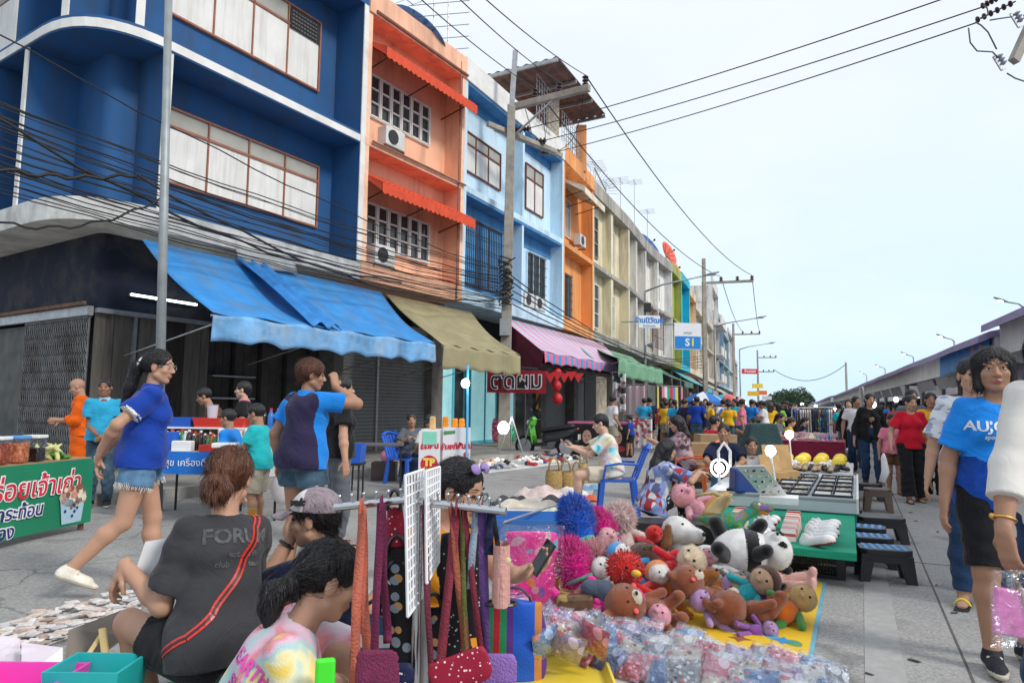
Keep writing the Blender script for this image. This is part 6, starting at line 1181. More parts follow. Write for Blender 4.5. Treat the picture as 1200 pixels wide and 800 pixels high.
SHV=shoemesh(.0085);SHC={k:M('shoe '+k,c,.6,.08,9)for k,c in dict(white=(.75,.74,.73),black=(.02,.02,.022),red=(.5,.02,.03),navy=(.02,.04,.14),grey=(.3,.3,.3),tan=(.4,.28,.16),pink=(.7,.35,.38),blue=(.05,.2,.5),cream=(.62,.55,.44),sole=(.6,.59,.57),dark=(.015,.015,.015),stripe=(.5,.05,.06)).items()}
shoe0=npmesh('shoe',[SHV],[SHC['white'],SHC['sole'],SHC['dark']],(0,0,-5));first=[True]
def shoe(label,at,rz,c,sole='sole',group=None,scale=1.,roll=0.,cat='shoe'):
 o=shoe0 if first[0]else shoe0 .copy()
 if not first[0]:COL.objects.link(o)
 first[0]=False;o.location=at;o.rotation_euler=(0,roll,R(rz));o.scale=(scale,)*3;slotmats(o,[SHC[c],SHC[sole],SHC['dark']]);return props(o,label,cat,group)
for r in range(2):
 for i in range(6):
  p=P(-4.74+i*.15,(-1.2,-.76)[r]+.012*(i%3),.289+.003*i);o=shoe('white sneaker with pale trim in the %s fanned row on the green cloth'%('left' if r==0 else 'right'),p,205+rnd.uniform(-5,5)-18*(r==0),'white',sole='tan' if i%2 else 'stripe',group='white sneakers on the green cloth',scale=1.1);o.rotation_euler=(.3,0,o.rotation_euler.z)
STRB=MP('striped insole stack','stripe',[(.72,.6,.56),(.72,.6,.56),(.45,.08,.06),(.75,.72,.7)],26,.8,0,axis='Y')
for b,lab in((-1.42,'stack of striped pink insoles beside the left shoe row'),(-.985,'stack of striped pink insoles between the two shoe rows')):
 t=thing('insole_stack',lab,'insoles',P(-4.2,b,.285),R(-26));m=MB()
 for i in range(9):m.hexa([(-.06,-.42+i*.075,0),(.06,-.42+i*.075,0),(.06,-.36+i*.075,0),(-.06,-.36+i*.075,0)],[(-.055,-.38+i*.075,.09+.008*i),(.055,-.38+i*.075,.09+.008*i),(.055,-.365+i*.075,.09+.008*i),(-.055,-.365+i*.075,.09+.008*i)],i%2)
 m.build('insole',[STRB,M('insole peach',(.75,.45,.38))],t,local=True,bev=.004)
GREYT=M('pale grey board',(.45,.47,.5),.5,.08,3);q2=[P(-2.82,-.5),P(.25,-.5),P(.25,-2.1),P(-2.82,-1.95)];t=thing('display_table','pale grey table with jewellery trays above a green cloth front','table',P(-1.3,-1.2));MB().prism([(p.x,p.y)for p in q2],.4,.43).build('table_top',GREYT,t);m=MB();m.hexa([q2[0]+V((0,0,.3)),q2[3]+V((0,0,.3)),q2[3]+V((LD.x*.02,LD.y*.02,.3)),q2[0]+V((LD.x*.02,LD.y*.02,.3))],[q2[0]+V((0,0,.445)),q2[3]+V((0,0,.445)),q2[3]+V((LD.x*.02,LD.y*.02,.445)),q2[0]+V((LD.x*.02,LD.y*.02,.445))]);m.build('front_rail',GREYT,t)
m=MB();m.hexa([P(-2.82,-.48,.3),P(-2.82,-.5,.3),P(.25,-.5,.3),P(.25,-.48,.3)],[P(-2.82,-.48,.445),P(-2.82,-.5,.445),P(.25,-.5,.445),P(.25,-.48,.445)]);m.build('side_rail',WHITE,t)
m=MB();m.sheet(lambda a,b:q2[0].lerp(q2[3],a)+V((.015*LD.x,.015*LD.y,.3-.3*b)),12,3,.006);m.build('cloth_front',GRC,t)
for a in(-2.7,.1):
 for b in(-.6,-1.9):MB().bar(P(a,b,0),P(a,b,.4),.04).build('leg',METAL,t)
JEW=MP('jewellery','cells',[(.6,.58,.5),(.03,.03,.035),(.5,.4,.15),(.03,.03,.035),(.65,.65,.66)],45,.35,0);k=0
for i in range(5):
 for j in range(3):
  c=P(-2.52+i*.5,-.72-j*.42,.43);t=thing('jewellery_tray','black tray of small trinkets, %s in the %s row from the front edge'%(('right end','middle','left end')[j],('first','second','third','fourth','fifth')[i]),'tray',c,R(-26),'trinket trays on the grey table')
  MB().box(-.19,.19,-.22,.22,0,.008).box(-.19,.19,-.22,-.212,.008,.035).box(-.19,.19,.212,.22,.008,.035).box(-.19,-.182,-.21,.21,.008,.035).box(.182,.19,-.21,.21,.008,.035).box(-.005,.005,-.21,.21,.008,.03).build('tray',PL['black'],t,local=True)
  m=MB()
  for x in(-.095,.095):
   for q3 in range(5):m.box(x-.075,x+.075,-.19+q3*.08,-.15+q3*.08,.009,.022)
  m.build('trinket',JEW if(i+j)%3 else M('white card',(.7,.7,.7)),t,local=True)
for px,py,lab,mt,tm,w,dz in((1037,679,'black step stool with a blue dotted top standing nearest the lane','black','lightblue',.37,0),(1019,662,'black step stool with a blue dotted top behind the front one','black','lightblue',.37,0),(1011,648,'black step stool with a blue dotted top third from the front','black','lightblue',.4,0),(1032,634,'plain black step stool right of the blue dotted ones','black',None,.44,0),(986,622,'blue-topped black stool at the corner of the grey table','black','blue',.4,.0),(986,606,'second blue-topped black stool by the grey table','black','blue',.4,0),(1029,599,'brown plastic stool in the lane beyond the black ones','brown',None,.32,.0),(1016,586,'black plastic stool farthest up the lane','black',None,.4,0)):
 p=G(px,py);stool(lab,p,-24+rnd.uniform(-8,8),PL[mt],PL[tm]if tm else None,.25 if mt=='black' else.3,w)
def bulb(label,at,post,r=.06,standm=WIREW,e=14.):
 at=V(at);t=thing('market_lamp',label,'lamp',(at.x,at.y,post));MB().tube([(at.x+.1,at.y+.1,post),(at.x,at.y,at.z-r*.8)],.012,6).build('stand',standm,t);MB().ell(at,(r,r,r*1.1),16,12).build('bulb',M('bulb glow %.1f'%e,(1.,1.,.97),emit=e),t,smooth=True);MB().cbox((at.x+.1,at.y+.1,post+.01),(.12,.12,.02)).build('base',standm,t);return t
bulb('round lamp glowing beside the boy in the white shirt',G(903,528,.9)+V((0,0,0)),.43,.05);bulb('bright round lamp on a thin post before the maroon table',D(925,509,11.5),0.,.065)
t=thing('ring_lamp','white ring lamp on a stand in front of the woman in navy','lamp',G(846,600,.1));p=D(843,548,8.3)
MB().tube([(p.x+.0,p.y,.3),(p.x-.01,p.y,.82),(p.x+.06,p.y,.92),(p.x+.13,p.y,.82),(p.x+.13,p.y,.3)],.018,8).build('stand',WIREW,t,smooth=True);MB().tube([p+V((.1*math.cos(k*math.pi/8),0,.1*math.sin(k*math.pi/8)))for k in range(17)],.012,8).build('ring',M('ring glow',(1,1,1),emit=2.),t);MB().ell(p,(.055,.05,.055),14,10).build('bulb',M('bulb glow 14.0',(1,1,1)),t,smooth=True)
c=G(878,578,.43);single(MB().cbox(c+V((0,.1,.13)),(.3,.26,.26),taper=.96),'cool_box',PL['navy'],'navy blue plastic box on the grey table beside the ring lamp','box',bev=.03)
t=thing('card_display','white card of earrings propped up on the grey table','display card',G(905,585,.43));a,b=G(912,586,.43),G(888,548,.8);m=MB();w=V((.14,.04,0));m.slab([a-w,a+w,b+V((0,.2,0))+w,b+V((0,.2,0))-w],(0,.5,.5),.01);m.build('card',M('white card',(.7,.7,.7)),t);[MB().ell(a.lerp(b+V((0,.2,0)),.12+.15*i)+w*x+V((0,-.004,.004)),(.022,.012,.018),6,4).build('earring',JEW,t)for i in range(6)for x in(-.6,0,.6)];c=G(918,590,.43);single(MB().cbox(c+V((0,.1,.03)),(.34,.3,.06),rz=-.4),'white_tray',M('white card',(.7,.7,.7)),'flat white tray in front of the propped earring card','tray')
for(px,py,w,h,lab)in((916,560,.4,.42,'tall open cardboard display of rings right of the boy in white'),(908,562,.3,.3,'smaller cardboard display in front of the tall one')):
 c=G(px,py,.43);m=MB();m.slab([c+V((-w/2,0,0)),c+V((w/2,.1,0)),c+V((w/2,.25,h)),c+V((-w/2,.15,h))],(0,1,-.2),.015);m.slab([c+V((-w/2,-.2,0)),c+V((w/2,-.1,0)),c+V((w/2,.1,0)),c+V((-w/2,0,0))],(0,0,1),.1);single(m,'card_stand',M('tan cardboard',(.45,.28,.12),.8,.15),lab,'display stand')
# ---- green-banner snack stall at the left
A,B=V((-4.33,7.32,0)),V((-4.5,6.0,0));A.z=B.z=0;xd=(A-B).normalized();nn=V((xd.y,-xd.x,0)).normalized();t=thing('snack_stall','low snack stall table with a green printed banner along its front','stall',(A+B)/2-nn*.4)
Q=lambda a,o,z:B.lerp(A,a)+nn*(-o)+V((0,0,z));m=MB();m.hexa([Q(-.6,.02,.7),Q(1,.02,.7),Q(1,.75,.7),Q(-.6,.75,.7)],[Q(-.6,.02,.735),Q(1,.02,.735),Q(1,.75,.735),Q(-.6,.75,.735)]);m.build('table_top',CARD,t)
for a in(-.5,.97):
 for o_ in(.06,.7):MB().bar(Q(a,o_,0),Q(a,o_,.7),.04,m=0).build('leg',M('worn wood',(.2,.12,.07),.8,.3,6),t)
BG=M('banner green',(.012,.2,.1),.45,.12,1.5,.15,8);m=MB();m.sheet(lambda a,b:Q(-.6+1.6*a,.0+.012*math.sin(a*11)*b,.725-.645*b),30,8,.006);bn=m.build('banner',BG,t)
def onb(a,z,off=.012):return Q(a,-off,z)
m=MB();RB,WB,NB_=M('banner red',(.6,.02,.05),.5),M('banner white',(.8,.8,.78),.5),M('banner navy',(.02,.03,.16),.5)
for k,(txt,sz,a,z,mi)in enumerate((('อร่อยเจ้าเก่า',.25,.42,.5,0),('ยำกระท้อน',.165,.26,.3,2),('ของดอง',.16,.08,.14,2))):
 m.text(txt,sz,onb(a,z,.016),xd,(0,0,1),1,bold=.013,shear=.12);m.text(txt,sz,onb(a,z,.021),xd,(0,0,1),mi,bold=.002,shear=.12)
m.build('lettering',[RB,WB,NB_],bn);m=MB();c=onb(.8,.22)
m.lathe([(.085,-.09),(.105,.08)],20,c,0)if 0 else None
u_=lambda x,z,o_=0.:c+xd*x*1.5+V((0,0,z*1.4+.03))+nn*(.006+o_)
m.add([u_(-.085,-.1),u_(.085,-.1),u_(.11,.08),u_(-.11,.08)],[(0,1,2,3)],0);m.add([u_(.12*math.cos(k*.52),.085+.075*math.sin(k*.52))for k in range(12)],[tuple(range(12))],1)
for k in range(26):x,z=rnd.uniform(-.1,.1),rnd.uniform(.05,.15);r=.012+rnd.random()*.014;m.add([u_(x+r*math.cos(q3),z+r*math.sin(q3),.002+k*.0002)for q3 in(0,1.05,2.1,3.14,4.2,5.2)],[tuple(range(6))],2+k%3)
for k in range(9):x,z=rnd.uniform(-.07,.07),rnd.uniform(-.08,.05);r=.012;m.add([u_(x+r*math.cos(q3),z+r*math.sin(q3),.003+k*.0002)for q3 in(0,1.05,2.1,3.14,4.2,5.2)],[tuple(range(6))],4 if k%2 else 5)
m.build('bowl_picture',[M('bowl blue',(.35,.5,.6)),M('food beige',(.55,.4,.28)),M('food pink',(.6,.25,.2)),M('food cream',(.7,.62,.5)),M('food brown',(.2,.1,.06)),NB_],bn)
JCONT=MP('dried chilli','cells',[(.35,.06,.02),(.2,.03,.015),(.45,.12,.05)],60,.6,.4,90);JC2=MP('dried prawns','cells',[(.6,.17,.06),(.45,.1,.04),(.7,.3,.15)],55,.6,.4,90);JC3=M('dark syrup',(.02,.008,.005),.2)
for(a,o_,mt,lid,lab,fl)in((.2,.1,JCONT,'white','white-lidded jar of dark red dried chilli at the left end of the row',.9),(.357,.1,JC2,'lightblue','blue-lidded jar of orange dried prawns between the other two jars',.9),(.506,.1,JC3,'white','white-lidded jar of dark syrup nearest the cucumbers',.62)):
 c=Q(a,o_,.736);t=thing('storage_jar',lab,'jar',c);hx=.076
 m=MB().cbox(c+V((0,0,.11)),(.15,.15,.22),rz=.1);m.build('jar',CLEAR,t,bev=.015);MB().cbox(c+V((0,0,.005+.1*fl)),(.136,.136,.2*fl),rz=.1).build('contents',mt,t,bev=.01);MB().cbox(c+V((0,0,.235)),(.158,.158,.03),rz=.1).build('lid',PL[lid],t,bev=.008)
CUC=M('cucumber',(.06,.2,.03),.45,.35,14,.2,60);CORN=M('pale corn husk',(.6,.6,.25),.6,.2,10,.2)
for k in range(11):c=Q(.68+.3*rnd.random(),.1+.3*rnd.random(),.755+.025*(k%3));d=V((rnd.uniform(.4,1),rnd.uniform(-.5,.2),0)).normalized();m=MB().tube([c-d*.09,c-d*.06,c,c+d*.06,c+d*.095],[.008,.021,.024,.021,.006],8);single(m,'cucumber',CUC,'green cucumber in the heap at the right end of the snack stall','cucumber','cucumbers on the snack stall',smooth=True)
for k in range(7):c=Q(.6+.14*rnd.random(),.08+.2*rnd.random(),.8+.022*(k%3));d=V((rnd.uniform(-.3,.6),rnd.uniform(-.3,.3),rnd.uniform(.1,.5))).normalized();m=MB().tube([c-d*.1,c-d*.05,c+d*.03,c+d*.1],[.012,.024,.024,.005],8);single(m,'corn_cob',CORN,'pale husked corn cob beside the jars on the snack stall','corn','corn cobs on the snack stall',smooth=True)
m=MB().tube([Q(1.03,.1,.72),Q(1.05,.05,.2)],.018,6);single(m,'wooden_rail',M('worn wood',0),'worn wooden handle rail at the right end of the snack stall','rail')
# ---- drinks stall behind the walking woman
t=thing('drinks_table','drinks stall table with a blue printed apron and a white cloth end','table',(-3.4,8.3,0));MB().box(-4.25,-2.55,7.95,8.75,.72,.755).build('table_top',WHITE,t)
BA=M('blue apron',(.01,.16,.6),.5,.1,2);m=MB();m.sheet(lambda a,b:(-4.25+1.05*a,7.94+.01*math.sin(a*20)*b,.76-.25*b),16,4,.006);ap=m.build('apron',BA,t);MB().text('เรื่องสุข เครื่องดื่ม',.105,(-3.72,7.925,.635),(1,0,0),(0,0,1),0,align='CENTER').build('lettering',WB,ap)
m=MB();m.sheet(lambda a,b:(-3.18+.64*a,7.935+.012*math.sin(a*14)*b,.76-.26*b),12,4,.006);m.build('cloth',M('white table cloth',(.68,.66,.66)),t)
for x in(-4.1,-3.3,-2.65):
 for y in(8.0,8.7):MB().tube([(x,y,.72),(x,y,0)],.014,6).build('leg',BLACKM,t)
BOT=[(0,0),(.032,0),(.034,.02),(.034,.13),(.03,.15),(.013,.19),(.013,.215),(0,.215)];bc=dict(dark=(.02,.012,.01),amber=(.35,.14,.02),white=(.7,.7,.68),clear=(.5,.6,.62),green=(.03,.2,.06),cola=(.03,.01,.006),pinkish=(.6,.1,.25),blue=(.03,.15,.5));b0_={}
def bottle(at,c,label,s=1.,group=None):
 if c not in b0_:
  o=MB().lathe(BOT,10,(0,0,0)).lathe([(.0145,.2),(.0145,.222),(0,.222)],8,(0,0,0),1).build('bottle',[M('bottle '+c,bc[c],.12,.1,spec=.7),PL['white']if c in('dark','clear')else PL['red']],base=False,smooth=2);b0_[c]=o
 else:o=b0_[c].copy();COL.objects.link(o)
 o.location=at;o.scale=(s,s,s);return props(o,label,'bottle',group)
for k in range(44):
 c=rnd.choice(('dark','dark','clear','white','dark','cola','amber','green'));x=-4.15+.045*(k%22)+rnd.uniform(-.006,.006);y=8.2+.14*(k//22);bottle((x,y,.756),c,{'dark':'small dark syrup bottle in the rows on the drinks table','clear':'small clear bottle in the rows on the drinks table','white':'small white bottle in the rows on the drinks table','cola':'brown cola bottle in the rows on the drinks table','amber':'amber bottle in the rows on the drinks table','green':'green bottle in the rows on the drinks table'}[c],rnd.uniform(.8,1.1),'bottles in rows on the drinks table')
for k in range(14):bottle((-3.1+.075*(k%7),8.22+.1*(k//7),.756),'clear','clear water bottle in the block beside the striped shopper',1.15,'water bottles at the right end of the drinks table')
for k in range(6):bottle((-3.08+.085*k,8.5,.99),'cola' if k%2 else 'blue','tall %s bottle on the upper shelf of the drinks table'%('cola' if k%2 else 'blue'),1.2,'bottles on the upper shelf of the drinks table')
single(MB().box(-3.12,-2.56,8.42,8.66,.756,.985),'bottle_shelf',PL['white'],'small white box shelf carrying the tall bottles','shelf',bev=.01)
def basin(label,c,w,d,h,mat):
 m=MB();c=V(c);i=.012;b=[(-w*.46,-d*.46),(w*.46,-d*.46),(w*.46,d*.46),(-w*.46,d*.46)];t_=[(-w/2,-d/2),(w/2,-d/2),(w/2,d/2),(-w/2,d/2)];vs=[c+V((x,y,0))for x,y in b]+[c+V((x,y,h))for x,y in t_]+[c+V((x*(1-2*i/w),y*(1-2*i/d),h))for x,y in t_]+[c+V((x*(1-2*i/w),y*(1-2*i/d),.012))for x,y in b]
 m.add(vs,[(3,2,1,0),(0,1,5,4),(1,2,6,5),(2,3,7,6),(3,0,4,7),(4,5,9,8),(5,6,10,9),(6,7,11,10),(7,4,8,11),(8,9,13,12),(9,10,14,13),(10,11,15,14),(11,8,12,15),(12,13,14,15)]);return single(m,'basin',mat,label,'basin')
m=MB()
for x in(-4.2,-3.2):m.box(x,x+.03,8.45,8.48,.755,1.0).box(x,x+.03,8.68,8.71,.755,1.0)
m.box(-4.22,-3.15,8.42,8.74,1.0,1.02);m.box(-4.22,-3.15,8.42,8.74,.9,.915);single(m,'rack_shelf',PL['white'],'white wire shelf behind the bottle rows holding the red and blue basins','shelf')
basin('red plastic basin on the shelf of the drinks stall',(-3.52,8.58,1.02),.62,.3,.11,PL['red']);basin('blue plastic basin left of the red one on the drinks stall',(-4.02,8.58,1.02),.34,.3,.11,PL['blue'])
for k,(x,w,h,c,lab)in enumerate(((-4.1,.26,.1,'white','white tray of packets at the front left of the drinks table'),(-3.75,.22,.12,'white','white carton in the middle of the drinks table front'),(-3.45,.2,.08,'red','red lidded box on the drinks table'),(-4.12,.12,.2,'yellow','yellow packet standing on the drinks table'),(-3.9,.1,.22,'blue','blue packet standing beside the yellow one'),(-3.3,.12,.26,'white','white thermos-like jug at the right of the bottle rows'))):single(MB().cbox((x,8.06 if h<.15 else 8.12,.756+h/2),(w,.12,h)),'carton',PL[c],lab,'carton',bev=.012)
lathe_thing('plastic_cup','stack of clear plastic cups standing in the red basin','cups',(-3.62,8.5,1.08),[(0,0),(.05,0),(.065,.2),(.075,.21)],CLEAR2)
for px,py,Y,lab,c in((330,572,7.9,'white carrier bag hanging from the end of the drinks table','white'),):
 p=D(px,py,Y);m=MB();m.ell(p,(.12,.08,.17),14,10);m.tube([p+V((-.06,0,.12)),p+V((0,0,.27)),p+V((.06,0,.12))],.012,6);single(m,'carrier_bag',M('white bag film',(.7,.65,.66),.4,.1,4,alpha=.75),lab,'carrier bag',smooth=True)
# ---- juice cart with the TP boards, black table, blue chairs
Y=9.25;x0,x1,x2,x3=[D(p,520,Y).x for p in(491,516,519,551)];t=thing('juice_cart','juice cart with two white TP printed panels','cart',((x0+x3)/2,Y+.2,0));MB().box(x0+.02,x3-.02,Y+.03,Y+.4,.06,1.0).build('body',WHITE,t)
for i,(a,b,z1)in enumerate(((x0,x1,.98),(x2,x3,1.03))):
 pn=MB().box(a,b,Y-.012,Y+.02,.03,z1).build('panel',M('cart panel',(.74,.73,.74),.4,.04),t);c=(a+b)/2;w=b-a;m=MB();f=lambda x,z,o_:(c+x,Y-.0125-o_,z)
 cir=lambda cx,cz,r,o_,mi,rz=1.:m.add([f(cx+r*math.cos(k*.4189),cz+rz*r*math.sin(k*.4189),o_)for k in range(15)],[tuple(range(15))],mi)
 cir(0.03*(i),.55,.115,.002,0);m.text('TP',.13,f(.03*i,.57,.005),(1,0,0),(0,0,1),1,bold=.008,ext=.0005)
 m.add([f(-.11,.44,.004),f(.11,.46,.004),f(.12,.54-.03,.004),f(-.12,.49,.004)],[(0,1,2,3)],2)if i==0 else None
 m.text('ส้มสด' if i==0 else 'ส้ม',.075,f(.03*i,.475,.007),(1,.0,0),(0,0,1),1 if i==0 else 1,ext=.0005,shear=.1)
 m.text('ส้มคั้น' if i==0 else 'ส้มแท้คั้นไป',.1 if i==0 else.092,f(.0,.78,.003),(1,0,.06),(-.06,0,1),0,bold=.006,ext=.0005,shear=.1)
 for k in range(9):cir(-w*.36+w*.09*k,.29+.035*(k%2),.04,.003+k*.0004,3)
 if i==1:m.add([f(-.17,.93,.003),f(-.02,.95,.003),f(-.02,.99,.003),f(-.17,.98,.003)],[(0,1,2,3)],2);cir(.13,.68,.035,.003,0);cir(-.12,.58,.04,.003,1,1.3)
 if i==0:m.add([f(-.09,.8,.006),f(.09,.8,.006),f(.09,.97,.006),f(-.09,.97,.006)],[(0,1,2,3)],4)
 m.build('print',[RB,M('print yellow',(.85,.7,.1)),M('print green',(.02,.3,.12)),M('print orange',(.85,.3,.02)),M('mint paper',(.25,.65,.5))],pn)
ORJ=M('orange juice',(.85,.28,.01),.3,.1)
for px,lab in((522,'orange juice bag at the left on top of the cart'),(533,'orange juice bag in the middle on top of the cart'),(541,'orange juice bag at the right on top of the cart'),(507,'pale snack packet on the left panel of the cart')):c=D(px,500,Y+.15);c.z=1.0;single(MB().cbox(c+V((0,0,.085)),(.085,.08,.17 if px<530 else.12),taper=.9),'juice_bag',ORJ if px!=507 else M('snack tan',(.7,.45,.2)),lab,'juice bag',bev=.02)
p=D(548,500,9.15);t=thing('lamp_pole','pale blue pole with a glowing bulb beside the juice cart','lamp',(p.x,p.y,0));MB().tube([(p.x,p.y,0),(p.x-.01,p.y,1.85)],.016,8).build('pole',M('light blue pole',(.1,.45,.75)),t);MB().ell(D(545.5,449,9.05),(.055,.055,.06),14,10).build('bulb',M('bulb glow 14.0',0),t,smooth=True)
table('bare black folding table in front of the roller shutter',G(440,578),8,.8,.55,.74,M('dark grey board',(.1,.1,.11),.6))
for i,(px,py,rz,lab)in enumerate(((474,566,-120,'blue plastic chair nearest the black folding table'),(486,560,-70,'second blue plastic chair beside the juice cart'))):chair(lab,G(px,py),rz,PL['blue'])
c=G(406,590);t=thing('stand','black metal stand holding a blue plastic tub','stand',c)
for sx in(-.18,.18):
 for sy in(-.14,.14):MB().tube([c+V((sx,sy,0)),c+V((sx,sy,.52))],.014,6).build('leg',BLACKM,t)
MB().cbox(c+V((0,0,.53)),(.42,.34,.03)).build('top',BLACKM,t);basin('blue plastic tub standing on the black metal stand',c+V((0,0,.546)),.42,.34,.24,PL['blue'])
c=G(449,563);single(MB().cbox(c+V((0,.1,.16)),(.42,.3,.32)),'storage_box',M('brown box',(.06,.045,.04),.5),'dark brown box on the pavement under the shutters','box',bev=.012);single(MB().ell(c+V((.06,.08,.42)),(.14,.1,.12),14,10),'plastic_bag',M('pink bag film',(.7,.25,.4),.4,.2,6),'pink plastic bag resting on the dark brown box','bag',smooth=True)
c=G(600,524);
for dx,col,lab,r in((-.55,(.6,.12,.2),'pink patterned sack standing on the pavement by the pole',(.2,.16,.42)),(-.1,(.04,.35,.18),'green net sack beside the pink one on the pavement',(.22,.18,.3))):single(MB().ell((c.x+dx,c.y+.3,.15+r[2]*.9),r,16,12),'sack',MP('sack '+lab[:5],'cells',[col,tuple(x*1.6 for x in col),tuple(x*.5 for x in col)],14,.7,.3),lab,'sack',smooth=True)
# ---- shoe mat, tripod lamp, scooter
q2=[G(551,557),G(683,541),G(668,533),G(556,537)];single(MB().prism([(p.x,p.y)for p in q2],.004,.012),'ground_sheet',M('white sheet',(.55,.55,.54),.8),'white sheet spread on the road for second hand shoes','sheet')
shc=['white','white','grey','black','white','navy','black','cream','red','tan','grey'];nm=dict(white='white',grey='grey',black='black',navy='navy',cream='cream',red='red',tan='tan')
for k in range(84):
 u,w=rnd.random(),rnd.random();p=q2[0].lerp(q2[1],u).lerp(q2[3].lerp(q2[2],u),.08+.84*w);p.z=.012;c=rnd.choice(shc);shoe('%s second hand shoe on the white sheet by the scooter'%nm[c],p,rnd.uniform(0,360),c,group='second hand shoes on the white sheet',scale=1.1,sole='sole' if c!='tan' else 'dark')
b_=D(590,501,16.6);t=thing('tripod_lamp','tripod work lamp glowing white above the shoe sheet','lamp',(b_.x,b_.y,0));MB().ell(b_,(.13,.1,.15),16,12).build('bulb',M('bulb glow 14.0',0),t,smooth=True)
for px in(583,614,598):e=G(px,536 if px!=598 else 532);MB().tube([D(600,488,16.7),e],.016,6).build('leg',WIREW,t)
single(MB().ell(G(611,533)+V((0,0,.1)),(.14,.13,.1),12,8),'clay_pot',M('terracotta pot',(.45,.12,.04)),'small orange pot at the foot of the tripod lamp','pot',smooth=True)
def scooter(label,front,rear,green):
 F,Rr=V(front),V(rear);d=(F-Rr);L=d.length;t=thing('motor_scooter',label,'scooter',(F+Rr)/2,math.atan2(d.y,d.x));h=L/2;GR=M('scooter green',green,.25,.05,coat=.6);bk=PL['black'];K=dict(local=True)
 for x,nmx in((h,'front'),(-h,'rear')):
  w=MB().lathe([(.2,-.05),(.25,-.045),(.28,-.02),(.28,.02),(.25,.045),(.2,.05)],24,(x,0,.28),ax=(0,1,0),cap=False).build('wheel',M('tyre',(.015,.015,.016),.8),t,**K);m=MB().lathe([(.03,-.03),(.2,-.035),(.2,.035),(.03,.03)],20,(x,0,.28),ax=(0,1,0));m.build('rim',METAL,w,**K)
 m=MB();m.sheet(lambda a,b:(h-.28+.1*b-.10*math.cos(a*math.pi-.5*math.pi)*-.9,-.19+.38*a,.34+.5*b),10,6,.03);m.build('leg_shield',GR,t,smooth=True,**K)
 MB().hexa([(-.1,-.13,.3),(h-.3,-.12,.27),(h-.3,.12,.27),(-.1,.13,.3)],[(-.1,-.13,.4),(h-.25,-.12,.36),(h-.25,.12,.36),(-.1,.13,.4)]).build('floor_board',bk,t,bev=.02,**K)
 S=SDF((-h-.45,-.25,.2),(.2,.25,.95),.02);S.cone((-.05,0,.52),(-h-.1,0,.66),.15,.11,0,flat=((0,1,0),1.1));S.cone((-.05,0,.42),(-h+.1,0,.5),.13,.09,.05);S.cone((-h-.05,0,.68),(-h-.3,0,.74),.09,.04,.04);sdfobj('rear_body',S,[PL['black']],t)
 for sy in(-1,1):MB().hexa([(.05,sy*.135,.42),(-h-.1,sy*.14,.58),(-h-.1,sy*.16,.58),(.05,sy*.155,.42)][::sy],[(.0,sy*.135,.56),(-h-.3,sy*.11,.72),(-h-.3,sy*.13,.72),(.0,sy*.155,.56)][::sy]).build('side_cover',bk,t,**K)
 S=SDF((-h-.35,-.25,.55),(.25,.25,1.),.02);S.cone((.08,0,.7),(-h-.12,0,.82),.12,.11,0,flat=((0,0,1),.6));sdfobj('seat',S,[M('seat vinyl',(.018,.018,.02),.4)],t)
 S=SDF((h-.45,-.22,.72),(h,.22,1.12),.02);S.cone((h-.2,0,.88),(h-.24,0,.98),.11,.09,0,flat=((0,1,0),1.4));hb=sdfobj('handlebar_cover',S,[GR],t);MB().ell((h-.1,0,.9),(.05,.1,.07),12,8).build('headlight',M('headlamp glass',(.7,.72,.75),.1),t,smooth=True,**K)
 MB().tube([(h-.3,-.36,.98),(h-.26,-.1,.99),(h-.26,.1,.99),(h-.3,.36,.98)],.018,8).build('handlebar',bk,t,**K)
 for sy in(-1,1):mi=MB().tube([(h-.27,sy*.22,.99),(h-.3,sy*.3,1.2)],.008,6).ell((h-.3,sy*.32,1.23),(.02,.07,.05),12,8).build('mirror',bk,t,smooth=True,**K)
 S=SDF((h-.35,-.15,.2),(h+.35,.15,.7),.018);S.cone((h-.05,0,.5),(h+.16,0,.47),.09,.06,0);S.cone((h-.1,0,.55),(h-.02,0,.4),.06,.06,.03);S.ell((h,0,.28),(.295,.2,.295),.01,op='s');sdfobj('front_mudguard',S,[GR],t)
 for sy in(-.07,.07):MB().bar((h-.14,sy,.8),(h,sy,.28),.035).build('fork',METAL,t,**K)
 MB().tube([(-.1,-.16,.25),(-h+.1,-.18,.3),(-h-.28,-.19,.42)],[.03,.055,.05],10).build('exhaust',M('exhaust',(.08,.08,.085),.3,metal=.7),t,smooth=True,**K);MB().hexa([(-.2,-.12,.2),(.1,-.12,.22),(.1,.12,.22),(-.2,.12,.2)],[(-.35,-.12,.42),(.1,-.12,.42),(.1,.12,.42),(-.35,.12,.42)]).build('engine',M('engine grey',(.12,.12,.125),.5),t,bev=.03,**K)
 MB().box(-h-.36,-h-.34,-.1,.1,.48,.62).build('number_plate',PL['white'],t,**K);MB().ell((-h-.31,0,.76),(.03,.07,.03),8,6).build('tail_lamp',PL['red'],t,smooth=True,**K);return t
scooter('green and black motor scooter parked on the road by the shoe sheet',G(615,534),G(664,536),(.09,.42,.03))
p0,p1=D(667,500,19.6),D(738,500,19.0);t=thing('cosmetics_counter','black counter with dark portrait posters and a pink top','counter',(p0+p1)/2*1);xd=(p1-p0);xd.z=0;w=xd.length;xd.normalize();nn=V((xd.y,-xd.x,0));t.location.z=0;WM[t.name]=Matrix.Translation(t.location);q2=lambda a,o_,z:V((p0 .x,p0 .y,0))+xd*w*a-nn*o_+V((0,0,z))
